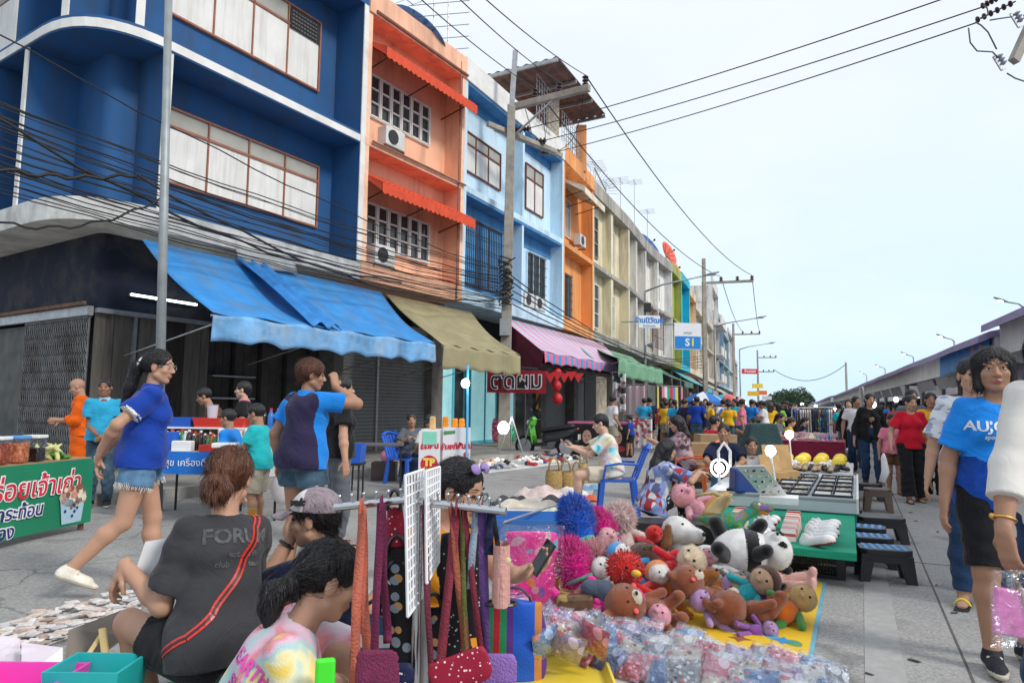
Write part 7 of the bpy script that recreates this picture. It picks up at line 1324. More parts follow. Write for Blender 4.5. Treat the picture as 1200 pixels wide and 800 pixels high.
m=MB();m.hexa([q2(0,0,.02),q2(1,0,.02),q2(1,.6,.02),q2(0,.6,.02)],[q2(0,0,.88),q2(1,0,.88),q2(1,.6,.88),q2(0,.6,.88)]);m.build('body',PL['black'],t);m=MB();m.hexa([q2(-.02,-.03,.88),q2(1.02,-.03,.88),q2(1.02,.63,.88),q2(-.02,.63,.88)],[q2(-.02,-.03,.93),q2(1.02,-.03,.93),q2(1.02,.63,.93),q2(-.02,.63,.93)]);m.build('top',M('counter pink',(.6,.15,.3)),t)
for a in(.3,.8):
 m=MB()
 def ov(cx,cz,rx,rz_,o_,mi):m.add([q2(a,-.004-o_,cz)+xd*(cx+rx*math.cos(k*.393))+V((0,0,rz_*math.sin(k*.393)))for k in range(16)],[tuple(range(16))],mi)
 ov(0,.52,.24,.3,0,0);ov(0,.52,.13,.19,.003,1);ov(0,.44,.045,.014,.005,2);ov(-.05,.55,.03,.012,.005,3);ov(.05,.55,.03,.012,.005,3);ov(0,.22,.22,.09,.002,2 if a>.5 else 0);m.build('portrait',[M('poster dark',(.02,.014,.014)),M('poster skin',(.6,.36,.28)),M('poster red',(.5,.04,.05)),M('poster eye',(.03,.02,.02))],t)
# ---- middle ground: clothes, baskets, bags
SHEET=M('pale ground sheet',(.5,.5,.52),.8,.1,3);q2=[G(566,618),G(680,612),G(700,566),G(610,574)];single(MB().prism([(p.x,p.y)for p in q2],.004,.012),'ground_sheet',SHEET,'pale sheet on the road under the heaped clothes','sheet')
def garment(label,c,w,d,h,mat,rz=0.,seed=0,group=None,name='folded_garment'):
 c=V(c);m=MB();q=Matrix.Rotation(rz,3,'Z')
 def fn(a,b):e=min(1,5*min(a,1-a),5*min(b,1-b));x,y=(a-.5)*w,(b-.5)*d;return c+q@V((x*(1+.08*math.sin(b*9+seed)),y*(1+.1*math.sin(a*8+seed*2)),.004+h*e*(.55+.3*math.sin(a*11+seed+2*math.sin(b*5))+.2*math.sin(b*17+seed*1.3+3*a))))
 m.sheet(fn,22,16,.01);return single(m,name,mat,label,'clothes',group,smooth=True)
for k,(px,py,w,d,h,col,lab)in enumerate(((600,590,.5,.35,.1,(.1,.1,.11),'charcoal garment at the back left of the clothes heap'),(635,582,.7,.4,.16,(.62,.5,.48),'pale pink crumpled blouse on the clothes heap'),(668,580,.5,.4,.12,(.65,.62,.6),'off-white crumpled top beside the pink blouse'),(620,594,.9,.35,.1,(.6,.55,.46),'cream folded trousers across the clothes heap'),(655,590,.6,.3,.11,(.09,.09,.1),'dark grey garment in the middle of the clothes heap'),(585,606,.6,.4,.09,(.5,.55,.56),'pale grey blue garment at the front left of the clothes'),(608,612,.4,.25,.1,(.7,.2,.22),'coral striped garment at the front of the clothes heap'),(660,602,.6,.35,.08,(.62,.66,.5),'pale lime folded cloth at the right of the clothes'),(686,573,.5,.3,.08,(.15,.28,.4),'steel blue garment at the back right of the clothes heap'),(643,612,.6,.3,.06,(.35,.4,.65),'lavender checked cloth in front of the lime one'),(690,586,.25,.2,.08,(.6,.12,.05),'small red orange item at the right of the clothes heap'))):garment(lab,G(px,py,.012),w,d,h,cl('garment%d'%k,col,var=.2),rz=.2*(k%3),seed=k*1.3)
STRAW=M('woven straw',(.42,.27,.1),.85,.3,30,.8,90)
def basket(label,at,w,h,mat=STRAW,handles=True,name='basket',cat='basket'):
 t=thing(name,label,cat,at);c=V(at);m=MB();pr=[(.0,0),(w*.42,0),(w*.46,.02),(w*.5,h*.6),(w*.44,h),(w*.42,h),(w*.47,h*.6),(w*.42,.03),(0,.03)];m.lathe(pr,18,c);b=m.build('basket_body',mat,t,smooth=2)
 for s in(-1,1):MB().tube([c+V((w*.3*math.cos(k*math.pi/8),s*w*.25,h*.95+h*.75*math.sin(k*math.pi/8)))for k in range(9)],.012,6).build('handle',mat,t,smooth=True)
for px,py,w,h,lab in((649,573,.28,.3,'plain straw bag leftmost of the three on the road'),(663,571,.26,.26,'middle straw bag with dark handles'),(676,570,.24,.24,'straw bag with an orange flower'),(684,565,.22,.34,'tall pale straw bag behind the seated man')):basket(lab,G(px,py),w,h,STRAW if px!=684 else M('pale straw',(.5,.36,.17),.85,.3,30,.6,90))
single(MB().ell(G(676,570,.2)+V((0,-.13,0)),(.04,.02,.04),10,8),'cloth_flower',PL['orange'],'orange cloth flower pinned on a straw bag','flower',smooth=True)
c=D(625,612,6.5);c.z=0;basin('large blue tarpaulin tub lying open behind the pink bag',(c.x,c.y,0),.95,.55,.32,M('blue tarp tub',(.04,.17,.5),.45,.15,3))
single(MB().tube([D(590,612,6.1),D(655,590,7.2)],.012,8),'steel_rod',METAL,'grey steel rod lying across the blue tub','rod')
PINKP=MP('pink party print','cells',[(.75,.03,.28),(.75,.04,.3),(.7,.3,.42),(.06,.4,.42),(.75,.03,.28),(.75,.2,.03),(.7,.05,.3),(.2,.08,.4)],14,.3,.3,20,base=(.76,.035,.27),thr=.5,warp=.3)
def softbag(name,label,c,w,d,h,mat,cat='bag',handles=None,rz=0.,film=False,group=None,puff=.6):
 t=thing(name,label,cat,c,rz,group);S=SDF((-w*.75,-d*1.2,-.02),(w*.75,d*1.2,h*1.12),max(.012,min(w,h)/28));S.cone((0,0,h*.06),(0,0,h*1.02),w*.5,w*.46,0,flat=((0,1,0),d/w));S.clip((0,0,h),(0,.15,1));S.wrinkle(.006,30,h*10);S.clip((0,0,0),(0,0,-1));sdfobj('bag_body',S,[mat],t)
 if handles:MB().tube([(w*.28*math.cos(k*math.pi/10),-.02,h*.9+handles*math.sin(k*math.pi/10))for k in range(11)],.014,6,flat=.4).build('handle',PL['black'],t,local=True)
 if film:m=MB();m.sheet(lambda a,b:(-w*.55+w*1.1*a,-d*.62-.03*math.sin(a*9+b*4),.02+h*1.08*b),14,10,.002);m.build('wrapper',CLEAR,t,local=True,smooth=True)
 return t
p=TP(622,716,0);softbag('gift_bag','large hot pink printed bag wrapped in clear film beside the soft toys',p,.37,.18,.5,PINKP,film=True)
RAIN=MP('rainbow edge stripes','stripe',[(.012,.09,.5),(.012,.09,.5),(.012,.09,.5),(.5,.2,.05),(.1,.03,.25),(.02,.25,.1),(.5,.02,.04),(.02,.25,.1),(.1,.03,.25)],3.4,.5,.2,axis='X');p=D(603,770,3.45);p.z=.0;softbag('shopping_bag','blue woven bag with rainbow edge stripes below the pink printed one',(p.x,p.y,.02),.3,.16,.36,RAIN,handles=.1,rz=-.1)
c=TP(672,738,.06);single(MB().cbox(c+V((0,0,.08)),(.22,.16,.15),rz=.1),'pouch_box',MP('brown gold print','cells',[(.12,.07,.04),(.3,.2,.06),(.1,.05,.03)],22,.25,.1),'brown patterned vinyl box bag in clear film at the corner of the toys','bag',bev=.025)
S=SDF((-.14,-.12,-.14),(.14,.12,.16),.01);S.cone((-.05,0,.08),(.04,0,.07),.05,.055,0);S.cone((.04,0,.07),(.06,-.02,-.1),.055,.05,.02);o=sdfobj('pouch',S,[cl('denim grey',(.07,.09,.13))],None);o.location=TP(700,738,.16);props(o,'grey blue denim pouch folded over beside the brown box bag','pouch')
def packet_mesh():
 b=MB();n=8
 b.sheet(lambda a,c:(-.075+.15*a,-.018*math.sin(math.pi*a)**.5*math.sin(math.pi*c)**.5,.01+.15*c),n,n,.002);b.sheet(lambda a,c:(.075-.15*a,.018*math.sin(math.pi*a)**.5*math.sin(math.pi*c)**.5,.01+.15*c),n,n,.002);w=MB()
 w.sheet(lambda a,c:(-.08+.16*a,-.026*math.sin(math.pi*a)**.5*math.sin(math.pi*c)**.6-.004+.006*math.sin(a*13+c*9),.0+.178*c),12,12,.001);return b,w
pb,pw=packet_mesh();pk={}
pcol=dict(pink=(.6,.22,.27),rose=(.42,.05,.08),grey=(.2,.21,.24),blue=(.1,.2,.4),navy=(.02,.04,.14),cream=(.5,.43,.35),lilac=(.3,.22,.4),white=(.6,.59,.58))
def pmat(c,k):
 x=pcol[c];y=tuple(min(.8,v*1.7+.22)for v in x);z=tuple(v*.3 for v in x);return MP('packet %s %d'%(c,k),'cells',[y,z,y,x,(.6,.12,.15),y],(15,30,55)[k],.5,.2,60,base=x,thr=(.42,.36,.4)[k],warp=.1)
def packet(label,at,eul,c,k,s=1.,group='film wrapped pouches in leaning rows'):
 if not pk:t=thing('wrapped_pouch',label,'pouch',(0,0,0));b=pb.build('pouch',[pmat(c,k)],t,local=True,smooth=True);w=pw.build('wrapper',CLEAR,t,local=True,smooth=True);pk['t']=t
 else:
  t=pk['t'].copy();COL.objects.link(t)
  for ch in CHILD[pk['t'].name]:d=ch.copy();COL.objects.link(d);d.parent=t;(slotmats(d,[pmat(c,k)])if d.name.startswith('pouch')else None)
 t.location=at;t.rotation_euler=eul;t.scale=(s,)*3;return props(t,label,'pouch',group)
q2=[P(-6.62,-.66),P(-7.6,-.62),P(-7.6,-3.1),P(-6.62,-2.9)];t=single(MB().prism([(p.x,p.y)for p in q2][::-1],.004,.014),'ground_sheet',M('beige sheet',(.5,.45,.4),.8),'beige sheet in front of the yellow mat under the wrapped pouches','sheet')
cs=list(pcol);firstp=True
PO,PR_,PF=V((1.46,3.3,0)),V((-.775,.632,0)),V((-.632,-.775,0))
for r in range(5):
 for i in range(15):
  k=(i+r)%3;c=cs[(i*3+r*5+int(rnd.random()*3))%8];p=PO+PR_*(.118*i+.05*(r%2)+rnd.uniform(-.03,.03))+PF*(.115*r+rnd.uniform(-.03,.03));p.z=.018+.012*(r%2)
  packet('%s %s pouch in clear film, in the %s leaning row'%(c,('finely printed','dotted','small-print')[k],('first','second','third','fourth','fifth','sixth')[r]),p,(rnd.uniform(-1.0,-.7),rnd.uniform(-.2,.2),R(-38)+rnd.uniform(-.35,.35)),c,k,rnd.uniform(.85,1.1))
for k in range(12):
 p=D(610+k*9+rnd.uniform(-5,5),768+rnd.uniform(-14,14),3.45+.08*(k%3));packet('%s pouch in crackling film on top of the heap below the pink bag'%cs[k%8],(p.x,p.y,max(.06,p.z)),(rnd.uniform(-.6,.6),rnd.uniform(-.5,.5),rnd.uniform(-1,1)),cs[k%8],k%3,1.,'heaped film pouches by the striped bag')
basin('yellow rimmed tray under the heaped film pouches',(D(640,790,3.4).x,3.42,.02),.62,.42,.05,PL['yellow'])
# ---- foreground left: cards on a sheet, boxes
q2=[G(-40,790),G(155,722),G(175,690),G(-40,742)];single(MB().prism([(p.x,p.y)for p in q2],.004,.012),'ground_sheet',M('white sheet',0),'white sheet at the lower left spread with small cards','sheet')
cards=[]
for k in range(190):
 u,w=rnd.random(),rnd.random();p=q2[0].lerp(q2[1],u).lerp(q2[3].lerp(q2[2],u),w);kc=k%6
 if k<6:o=MB().cbox((0,0,.003),(.075,.055,.006)).build('trinket_card',[M('card tone%d'%k,[(.55,.45,.38),(.62,.6,.58),(.4,.3,.25),(.68,.66,.62),(.5,.5,.52),(.6,.5,.45)][k],.5,.25,40)],base=False);cards.append(o)
 else:o=cards[kc].copy();COL.objects.link(o)
 o.location=(p.x,p.y,.0125+.0065*(k%4)+.0001*k);o.rotation_euler=(rnd.uniform(-.06,.06),rnd.uniform(-.06,.06),rnd.random()*3);props(o,'small %s trinket card among the many on the white sheet'%('tan','off-white','brown','white','pale grey','beige')[kc],'card','trinket cards on the white sheet')
Y=2.75
m=MB();a,b,c,d=D(75,800,Y),D(149,745,Y+.35),D(149,712,Y+.4),D(82,737,Y+.05);m.slab([a,b,c,d],(0,-.01,0),1.);single(m,'cardboard_panel',M('grey card',(.27,.24,.21),.8,.08),'grey brown cardboard panel standing up beside the seated woman','cardboard')
m=MB().tube([D(97,776,Y-.05),D(122,738,Y+.1)],.01,6,flat=.5);single(m,'wooden_stick',M('pale wood',(.6,.45,.2)),'slanted pale wooden stick propping the grey cardboard','stick');m=MB().tube([D(124,770,Y),D(120,736,Y+.05)],.014,6,flat=.5);single(m,'wooden_stick',M('pale wood',0),'upright pale wooden stick against the grey cardboard','stick')
c=D(112,800,2.55);basin('teal rimmed plastic food box at the bottom left',(c.x,c.y,c.z-.06),.26,.2,.13,PL['teal'])
c=D(18,805,2.5);basin('hot pink plastic tray at the bottom left corner',(c.x,c.y,c.z-.04),.36,.26,.08,PL['pink'])
for i,(p0,p1,y0,y1)in enumerate(((-10,24,742,790),(26,74,752,795))):m=MB();m.slab([D(p0,y1,Y-.1),D(p1,y1,Y-.02),D(p1,y0+6,Y+.02),D(p0,y0,Y-.04)],(0,-.004,0),1.);single(m,'plastic_divider',CLEAR2,('frosted plastic sheet standing in the pink tray at the far left','frosted plastic sheet standing between the pink tray and the cardboard')[i],'plastic sheet')
GRS=PL['green'];stool('green plastic stool under the woman in the grey shirt',(D(245,740,2.68).x,2.7,0),10,GRS,None,.24,.4,.28)
# ---- the strap rack in the foreground
RY=2.0;t=thing('display_rack','chrome rack with pin rail and white grid panels hung with bag straps','rack',(D(487,700,RY).x,RY,0));c0,c1,c2,c3=D(392,594,RY+.06),D(478,585,RY+.05),D(485,587,RY+.03),D(593,599,RY-.05)
MB().tube([c0,c1],.0115,10).build('pin_rail',STEEL,t,smooth=2);MB().tube([c2,c3],.0115,10).build('pin_rail',STEEL,t,smooth=2);cx=D(487,700,RY).x;MB().tube([(cx,RY+.03,0),(cx,RY+.03,c2 .z+.01)],.013,10).build('post',STEEL,t,smooth=2);MB().tube([(cx+.02,RY+.08,0),(cx+.02,RY+.08,c2 .z-.2)],.013,10).build('post',METAL,t,smooth=2)
for a,b,k in((c0,c1,6),(c2,c3,9)):
 for i in range(k):p=a.lerp(b,(i+.4)/k);MB().tube([p,p+V((0,-.004,.026)),p+V((0,-.004,.028))],[.003,.003,.0055],6).ell(p+V((0,-.004,.03)),.0055,8,6).build('pin',STEEL,t,smooth=True)
for(a,b,c,d)in((D(475,557,RY-.06),D(496,550,RY+.07),D(496,697,RY+.07),D(478,722,RY-.06)),(D(499,552,RY-.02),D(515,547,RY+.1),D(514,658,RY+.1),D(500,683,RY-.02))):
 m=MB();n=6;k=13
 for i in range(n+1):m.tube([a.lerp(b,i/n),d.lerp(c,i/n)],.0032 if 0<i<n else.0048,5)
 for i in range(k+1):m.tube([a.lerp(d,i/k),b.lerp(c,i/k)],.0032 if 0<i<k else.0048,5)
 m.build('grid_panel',WIREW,t)
def strap(label,pts,w,mat,Y0=RY,name='bag_strap',lift=0.):
 m=MB();P_=[D(x,y,Y0-.012+.0*i)for i,(x,y)in enumerate(pts)];fine=[]
 for i in range(len(P_)-1):
  for k in range(6):fine.append(P_[i].lerp(P_[i+1],k/6))
 fine.append(P_[-1]);k=len(fine)-1
 def fn(a,b):i=min(int(a*k),k-1);f=a*k-i;p=fine[i].lerp(fine[i+1],f);tw=.5*math.sin(a*5+w*300+pts[0][0]);return p+V(((b-.5)*w*math.cos(tw),(b-.5)*w*math.sin(tw)+.008*math.sin(a*9),0))
 m.sheet(fn,k*2,2,.003);return m
def hang(label,top,b1,b2,mat,w=.021,Y0=RY):
 t=thing('bag_strap',label,'strap',D(top[0],top[1],Y0),group='bag straps hanging on the rack');strap(label,[top,((top[0]+b1[0])/2,(top[1]+b1[1])/2),b1],w,mat,Y0).build('webbing',mat,t,smooth=True)
 if b2:strap(label,[top,((top[0]+b2[0])/2-1,(top[1]+b2[1])/2),b2],w,mat,Y0+.02).build('webbing',mat,t,smooth=True)
 p=D(top[0],top[1],Y0);m=MB();m.tube([p+V((-.0,.02,-.012)),p+V((0,.008,.014)),p+V((0,-.014,.012)),p+V((0,-.018,-.02))],w*.5,6,flat=.2);m.build('loop',mat,t)
WEB=lambda n,c:M('webbing '+n,c,.8,.12,30,.5,150)
hang('coral red textured strap at the left end of the rack',(424,592),(414,806),(431,790),WEB('coral',(.5,.13,.08)),.026)
hang('plum strap second from the left on the rack',(447,589),(436,800),(454,754),WEB('plum',(.17,.02,.07)),.024)
hang('dotted maroon strap just right of the grid panels',(497,592),(505,800),None,WEB('maroon',(.14,.02,.04)),.017)
hang('wide burgundy strap hanging diagonally right of the post',(535,594),(513,806),(547,780),WEB('burgundy',(.24,.03,.05)),.026)
hang('olive green strap beside the burgundy ones',(540,594),(547,776),None,WEB('olive',(.1,.11,.025)),.014)
hang('rust strap crossing behind the olive one',(529,594),(545,770),None,WEB('rust',(.3,.08,.04)),.018)
hang('wine red strap slanting right across the rack',(543,594),(568,800),(556,700),WEB('wine',(.2,.02,.04)),.018)
hang('pale grey blue strap in the middle of the right rail',(557,596),(551,690),None,WEB('grey blue',(.28,.34,.42)),.02)
hang('purple strap hanging from the right half of the rail',(565,596),(570,800),None,WEB('violet',(.12,.05,.2)),.026)
hang('navy strap at the right end of the rail',(575,597),(573,650),None,WEB('navy',(.012,.016,.06)),.024)
hang('black strap carrying the pink woven pouch',(577,598),(584,642),None,WEB('black',(.01,.01,.011)),.014)
CHK=MP('pink woven check','brick',[(.62,.33,.28),(.55,.28,.25),(.42,.2,.17)],60,.8,.4,90);c=D(587,708,RY-.01);t=thing('woven_pouch','small pink woven pouch with embroidered flowers on the right end of the rack','pouch',c);m=MB();m.tube([c+V((0,0,.0)),c+V((0,0,.08)),c+V((0,0,.165))],[.043,.042,.039],18,flat=.6,cap=False);m.build('body',CHK,t,smooth=True);MB().tube([c+V((.044*math.cos(k*.3927),.027*math.sin(k*.3927),.003))for k in range(17)],.005,6).build('base_trim',PL['black'],t)
for dx,dz,col in((.0,.1,(.7,.15,.3)),(.015,.125,(.6,.6,.3)),(-.008,.085,(.75,.3,.4))):MB().ell(c+V((dx,-.0265,dz)),(.012,.003,.01),8,6).build('flower',M('thread %.2f'%dx,col),t,smooth=True)
def pouch(label,px,py,Y,w,h,mat,rz=0.,tilt=0.):
 S=SDF((-w*.7,-.07,-.02),(w*.7,.07,h*1.1),.006);S.cone((-w*.34,0,h*.25),(w*.34,0,h*.25),h*.25,h*.25,0,flat=((0,1,0),.35));S.cone((-w*.4,0,h*.75),(w*.4,0,h*.75),h*.2,h*.2,.03,flat=((0,1,0),.22));o=sdfobj('zip_pouch',S,[mat],None);o.location=D(px,py,Y);o.rotation_euler=(0,tilt,rz);return props(o,label,'pouch')
DOTW=lambda n,b,c:MP('dots '+n,'cells',[c,c,tuple(min(1,x*1.3)for x in c)],70,.6,.1,base=b,thr=.2)
pouch('crimson zip pouch with white flower dots at the bottom of the rack',546,806,RY-.08,.16,.1,DOTW('crimson',(.28,.008,.03),(.7,.5,.5)),tilt=-.35);pouch('plain plum zip pouch at the bottom left of the rack',441,812,RY-.06,.09,.12,WEB('plum',0));pouch('navy dotted pouch beside the plum one',463,808,RY-.02,.08,.08,DOTW('navy',(.012,.016,.06),(.6,.6,.62)));pouch('lilac pouch under the purple strap',583,806,RY-.03,.08,.1,WEB('lilac',(.25,.13,.4)))
TROP=MP('black tropical print','cells',[(.55,.3,.12),(.6,.6,.58),(.02,.02,.022),(.6,.25,.2),(.02,.02,.022),(.25,.3,.35)],26,.75,.15,base=(.012,.012,.014),thr=.36,warp=.08)
for i,(px,py,w,h,lab,mt)in enumerate(((464,745,.1,.26,'tall black cloth bag with a pale tropical print beside the plum strap',TROP),(541,745,.15,.3,'wide black cloth bag with small dots hung behind the olive strap',DOTW('dark',(.015,.015,.02),(.5,.5,.45))),(462,640,.07,.12,'red patterned pouch hung high between the plum strap and the grid',DOTW('crimson',(.28,.008,.03),(.7,.5,.5))),(464,778,.12,.27,'black cloth bag with a pale tropical print hanging left of the grid panels',TROP),(535,770,.1,.2,'dark cloth bag with small pale dots hanging behind the burgundy straps',DOTW('dark',(.015,.015,.02),(.5,.5,.45))),(507,792,.09,.2,'black flowered bag hanging below the grid panels',TROP),(440,800,.16,.2,'teal blue bag with a white band behind the coral strap',MP('teal band','stripe',[(.02,.1,.2),(.02,.1,.2),(.02,.1,.2),(.6,.6,.6)],7,.7,.2,axis='Z')))):
 p=D(px,py,RY+.12);softbag('cloth_bag',lab,(p.x,p.y,p.z),w,.05,h,mt,handles=.06)
# ---- people of the near and middle ground
def loc(at,rz,w,s=1.):w=V(w)-V(at);return tuple(Matrix.Rotation(R(-rz),3,'Z')@w/s)
def ldir(rz,d):return tuple(Matrix.Rotation(R(-rz),3,'Z')@V(d))
C_=dict(black=cl('black',(.014,.014,.016)),navy=cl('navy',(.012,.018,.05)),royal=cl('royal',(.012,.05,.32)),grey=cl('washed grey',(.045,.045,.05)),white=cl('white',(.72,.71,.7)),cream=cl('cream',(.62,.55,.43)),red=cl('red',(.55,.012,.03)),teal=cl('teal',(.02,.42,.45)),cyan=cl('cyan',(.03,.35,.58)),yellow=cl('yellow',(.75,.42,.02)),orange=cl('robe orange',(.8,.13,.01)),denim=cl('denim',(.1,.2,.33),var=.35,vs=11),jeans=cl('dark denim',(.02,.045,.1),var=.3),fade=cl('faded denim',(.05,.09,.13),var=.6,vs=8),khaki=cl('khaki',(.36,.32,.25)),plum=cl('plum navy',(.03,.024,.065)),azure=cl('azure',(.015,.22,.68)),green=cl('lime',(.2,.55,.05)),pink=cl('pink',(.7,.2,.3)),coral=cl('coral red',(.62,.05,.07)),brown=cl('brown',(.12,.06,.03)),slate=cl('slate',(.12,.13,.15)))
SHW=M('shoe canvas',(.72,.68,.58),.7,.1,12,.2);SOLE=M('rubber sole',(.5,.45,.36),.6);SHB=M('black shoe knit',(.018,.018,.02),.7);SAND=M('brown leather',(.12,.05,.025),.5);SHN=M('navy shoe knit',(.012,.014,.022),.7,.2,30,.4)
BT={}
def held(name,label,cat,mb,mats,**k):return single(mb,name,mats,label,cat,**k)
def phone(label,at,d,n,cover=None):
 d,n=V(d).normalized(),V(n).normalized();x=d.cross(n).normalized();n=x.cross(d);at=V(at);m=MB();f=lambda a,b,c:at+x*a+d*b+n*c
 m.hexa([f(-.03,-.058,-.004),f(.03,-.058,-.004),f(.03,.058,-.004),f(-.03,.058,-.004)],[f(-.03,-.058,.004),f(.03,-.058,.004),f(.03,.058,.004),f(-.03,.058,.004)],0);m.hexa([f(-.027,-.053,.004),f(.027,-.053,.004),f(.027,.053,.004),f(-.027,.053,.004)],[f(-.027,-.053,.0045),f(.027,-.053,.0045),f(.027,.053,.0045),f(-.027,.053,.0045)],1);return single(m,'phone',[cover or PL['black'],M('phone screen',(.01,.011,.014),.05)],label,'phone',bev=.003)
at=G(157,692);rz=-62;POLO=[C_['royal'],C_['white']]
W1,J=person('woman in a royal blue polo and frayed denim shorts walking past, hands behind her back',at,rz,1.05,'f','mid',dict(lean=5,hy=-22,hp=-4,RW=(.07,-.24,.93),LW=(-.03,-.26,.87),RE=(1,-.6,-.2),LE=(-1,-.6,-.2),Rh=((-.5,-.25,-.6),(0,1,0),.8),Lh=((.1,-.1,-1),(0,1,0),.7),LA=(-.08,.12,.075),RA=(.08,-.36,.19),LT=(-.1,1,0),RT=(.1,.92,-.38),RD=(0,-.38,-.92),RK=(.05,1,.1)),('polo',POLO,dict(sleeve=.66,hem=-.09,cuff=True,inf=.026)),('shorts',C_['denim'],dict(upto=.4,flare=.024,waist=.03)),('pony','black',dict(len=.3,tz=.03,dir=(-.1,-.25,-1))),('shoe',[SHW,SOLE]),h=.0075,hh=.0045,collar=C_['royal'])
H,c,s=J['H'],J['hc'],1.05;Wh=lambda x,y,z:c+H@V((x,y,z))*s
m=MB()
for g in(1,-1):m.tube([Wh(.031*g+.022*math.cos(k*math.pi/8),.094,.006+.016*math.sin(k*math.pi/8))for k in range(17)],.0016,5);m.tube([Wh(.053*g,.092,.008),Wh(.072*g,.05,.012),Wh(.078*g,-.005,.012)],.0016,5)
m.tube([Wh(-.01,.096,.01),Wh(.01,.096,.01)],.0016,5);m.build('glasses',STEEL,W1,local=True)
MB().tube([Wh(.05*math.cos(k*.5),-.118+.02*math.sin(k*.5),.03+.045*math.sin(k*.5))for k in range(13)],.007,6).build('hair_band',WIREW,W1,local=True)
m=MB();S_=J['T'];
for k in range(60):
 for d in 'RL':
  a,b=J[d+'Hp'],J[d+'K'];p=a.lerp(b,.4);u=(b-a).normalized();e1=u.cross(V((0,1,0))).normalized();e2=u.cross(e1);t_=k*.105;q2=p+(e1*math.cos(t_)+e2*math.sin(t_))*.112*s;m.tube([q2-u*.01,q2+u*(.02+.02*rnd.random())+V((rnd.uniform(-.008,.008),rnd.uniform(-.008,.008),0))],.0018,4)
m.build('frayed_hem',C_['white'],W1,local=True);w=J['LW'];MB().tube([w+V((.027*math.cos(k*.5),.027*math.sin(k*.5),0))for k in range(14)],.007,6).build('watch',STEEL,W1,local=True)
printed(W1,[('PAKSO',.045,0,0)],J['nb']-J['T'].col[2]*.07,J['T'].col[0],J['T'].col[2],PL['red'])
at=V((D(258,700,2.7).x,2.7,0));rz=46
GREY=C_['grey'];W2,J=person('woman with an auburn bun and washed grey t-shirt sitting with her back to the camera',at,rz,1.0,'f','mid',dict(pel=(0,0,.43),lean=11,side=5,hy=-44,hp=-10,sw=.138,LA=(-.1,.3,.07),RA=(.16,.36,.07),LK=(-.25,.4,1),RK=(.15,.5,1),LW=loc(at,rz,D(146,662,2.72)),LE=(0,-.35,-1),RW=(.12,.42,.66),RE=(.3,-.3,-1),Lh=(ldir(rz,(-.45,.1,-.8)),ldir(rz,(.7,.3,-.3)),.7),Rh=((0,1,-.3),(0,0,-1),.6)),('tee',GREY,dict(sleeve=.8,inf=.02,hem=-.1,wr=.008,flare=.014)),('shorts',C_['black'],dict(upto=.5,flare=.02)),('bun','auburn',dict(tz=-.035,vol=1.08)),('shoe',[SHB,SOLE]),h=.007,hh=.005,fat=.97)
T,pel,nb=J['T'],J['pel'],J['nb'];S_=lambda x,y,z:pel+(T.col[0]*x+T.col[1]*y+T.col[2]*z)
pts=[S_(.1,.05,.455),S_(.115,-.05,.45),S_(.1,-.125,.385),S_(.05,-.158,.29),S_(-.02,-.165,.19),S_(-.09,-.155,.1),S_(-.155,-.1,.02),S_(-.19,.0,-.03)]
fine=[]
for i in range(len(pts)-1):fine+=[pts[i].lerp(pts[i+1],k/5)for k in range(5)]
fine.append(pts[-1]);wm_=WM[W2 .name];bt=cloth_tree(W2);m=MB();n_=len(fine)-1;fn_=[]
for p in fine:q2=bt.find_nearest(p);fn_.append((q2[0],q2[1]))
for i in range(n_):
 (a,na),(b,nb_)=fn_[i],fn_[i+1];d=(b-a).normalized();na=((na+fn_[max(i-1,0)][1]+nb_)/3).normalized();nc=((nb_+na+fn_[min(i+2,n_)][1])/3).normalized();wa,wb=d.cross(na).normalized(),d.cross(nc).normalized()
 for w,o_,mi in((.013,.004,0),(.0045,.0065,1)):m.hexa([wm_@q3 for q3 in(a-wa*w,a+wa*w,a+wa*w+na*o_,a-wa*w+na*o_)],[wm_@q3 for q3 in(b-wb*w,b+wb*w,b+wb*w+nc*o_,b-wb*w+nc*o_)],mi)
q3=fn_[3];m.cbox(wm_@(q3[0]+q3[1]*.012),(.035,.02,.03),2,rz=.5);single(m,'bag_strap',[PL['red'],PL['black'],M('gold metal',(.7,.4,.1),.3,metal=.9)],'red and black crossbody strap across the back of the grey t-shirt','strap')
printed(W2,[('FORUM',.075,.01,0),('est. 1998',.034,.03,-.065),('club',.03,-.05,-.1),('team',.03,.08,-.1)],S_(0,0,.36),T.col[0],T.col[2],M('faded print',(.085,.085,.09),.9,.5,40))
m=MB();p=D(160,650,2.72);m.slab([p+V((-.02,0,-.13)),p+V((.08,.05,-.12)),p+V((.13,.06,.06)),p+V((.03,0,.05))],(0,.004,0),1.);single(m,'paper',M('white paper',(.75,.76,.78),.7),'white sheet held by the seated woman in grey','paper')
at=V((D(398,700,3.02).x,3.02,.04));rz=78
W3,J=person('man in a white fronted cap sitting sideways with a hand at his mouth',at,rz,1.0,'m','mid',dict(pel=(0,0,.2),lean=12,hy=8,hp=-4,LA=(-.1,.42,.07),RA=(.1,.44,.07),LK=(-.1,.4,1),RK=(.1,.4,1),LW=(.0,.235,.69),LE=(-.5,.3,-1),Lh=((.15,-.12,.95),(.3,-.9,.0),.9),RW=(.15,.4,.5)),('tee',C_['navy'],dict(sleeve=.78,inf=.024,wr=.008,flare=.02)),('long_shorts',C_['slate']),('short','black',dict(back=1)),('sandal',[SHB,SHB]),h=.007,hh=.005)
H,c=J['H'],J['hc'];Wh=lambda x,y,z:c+H@V((x,y,z));q=np.array(H)
S=SDF(*bounds([c],(.22,.22,.22)),.0055);S.ell(Wh(0,-.018,.045),[.092,.111,.092],0,1,q=q);S.clip(Wh(0,0,.04),-H.col[2]+H.col[1]*.12);y_=None
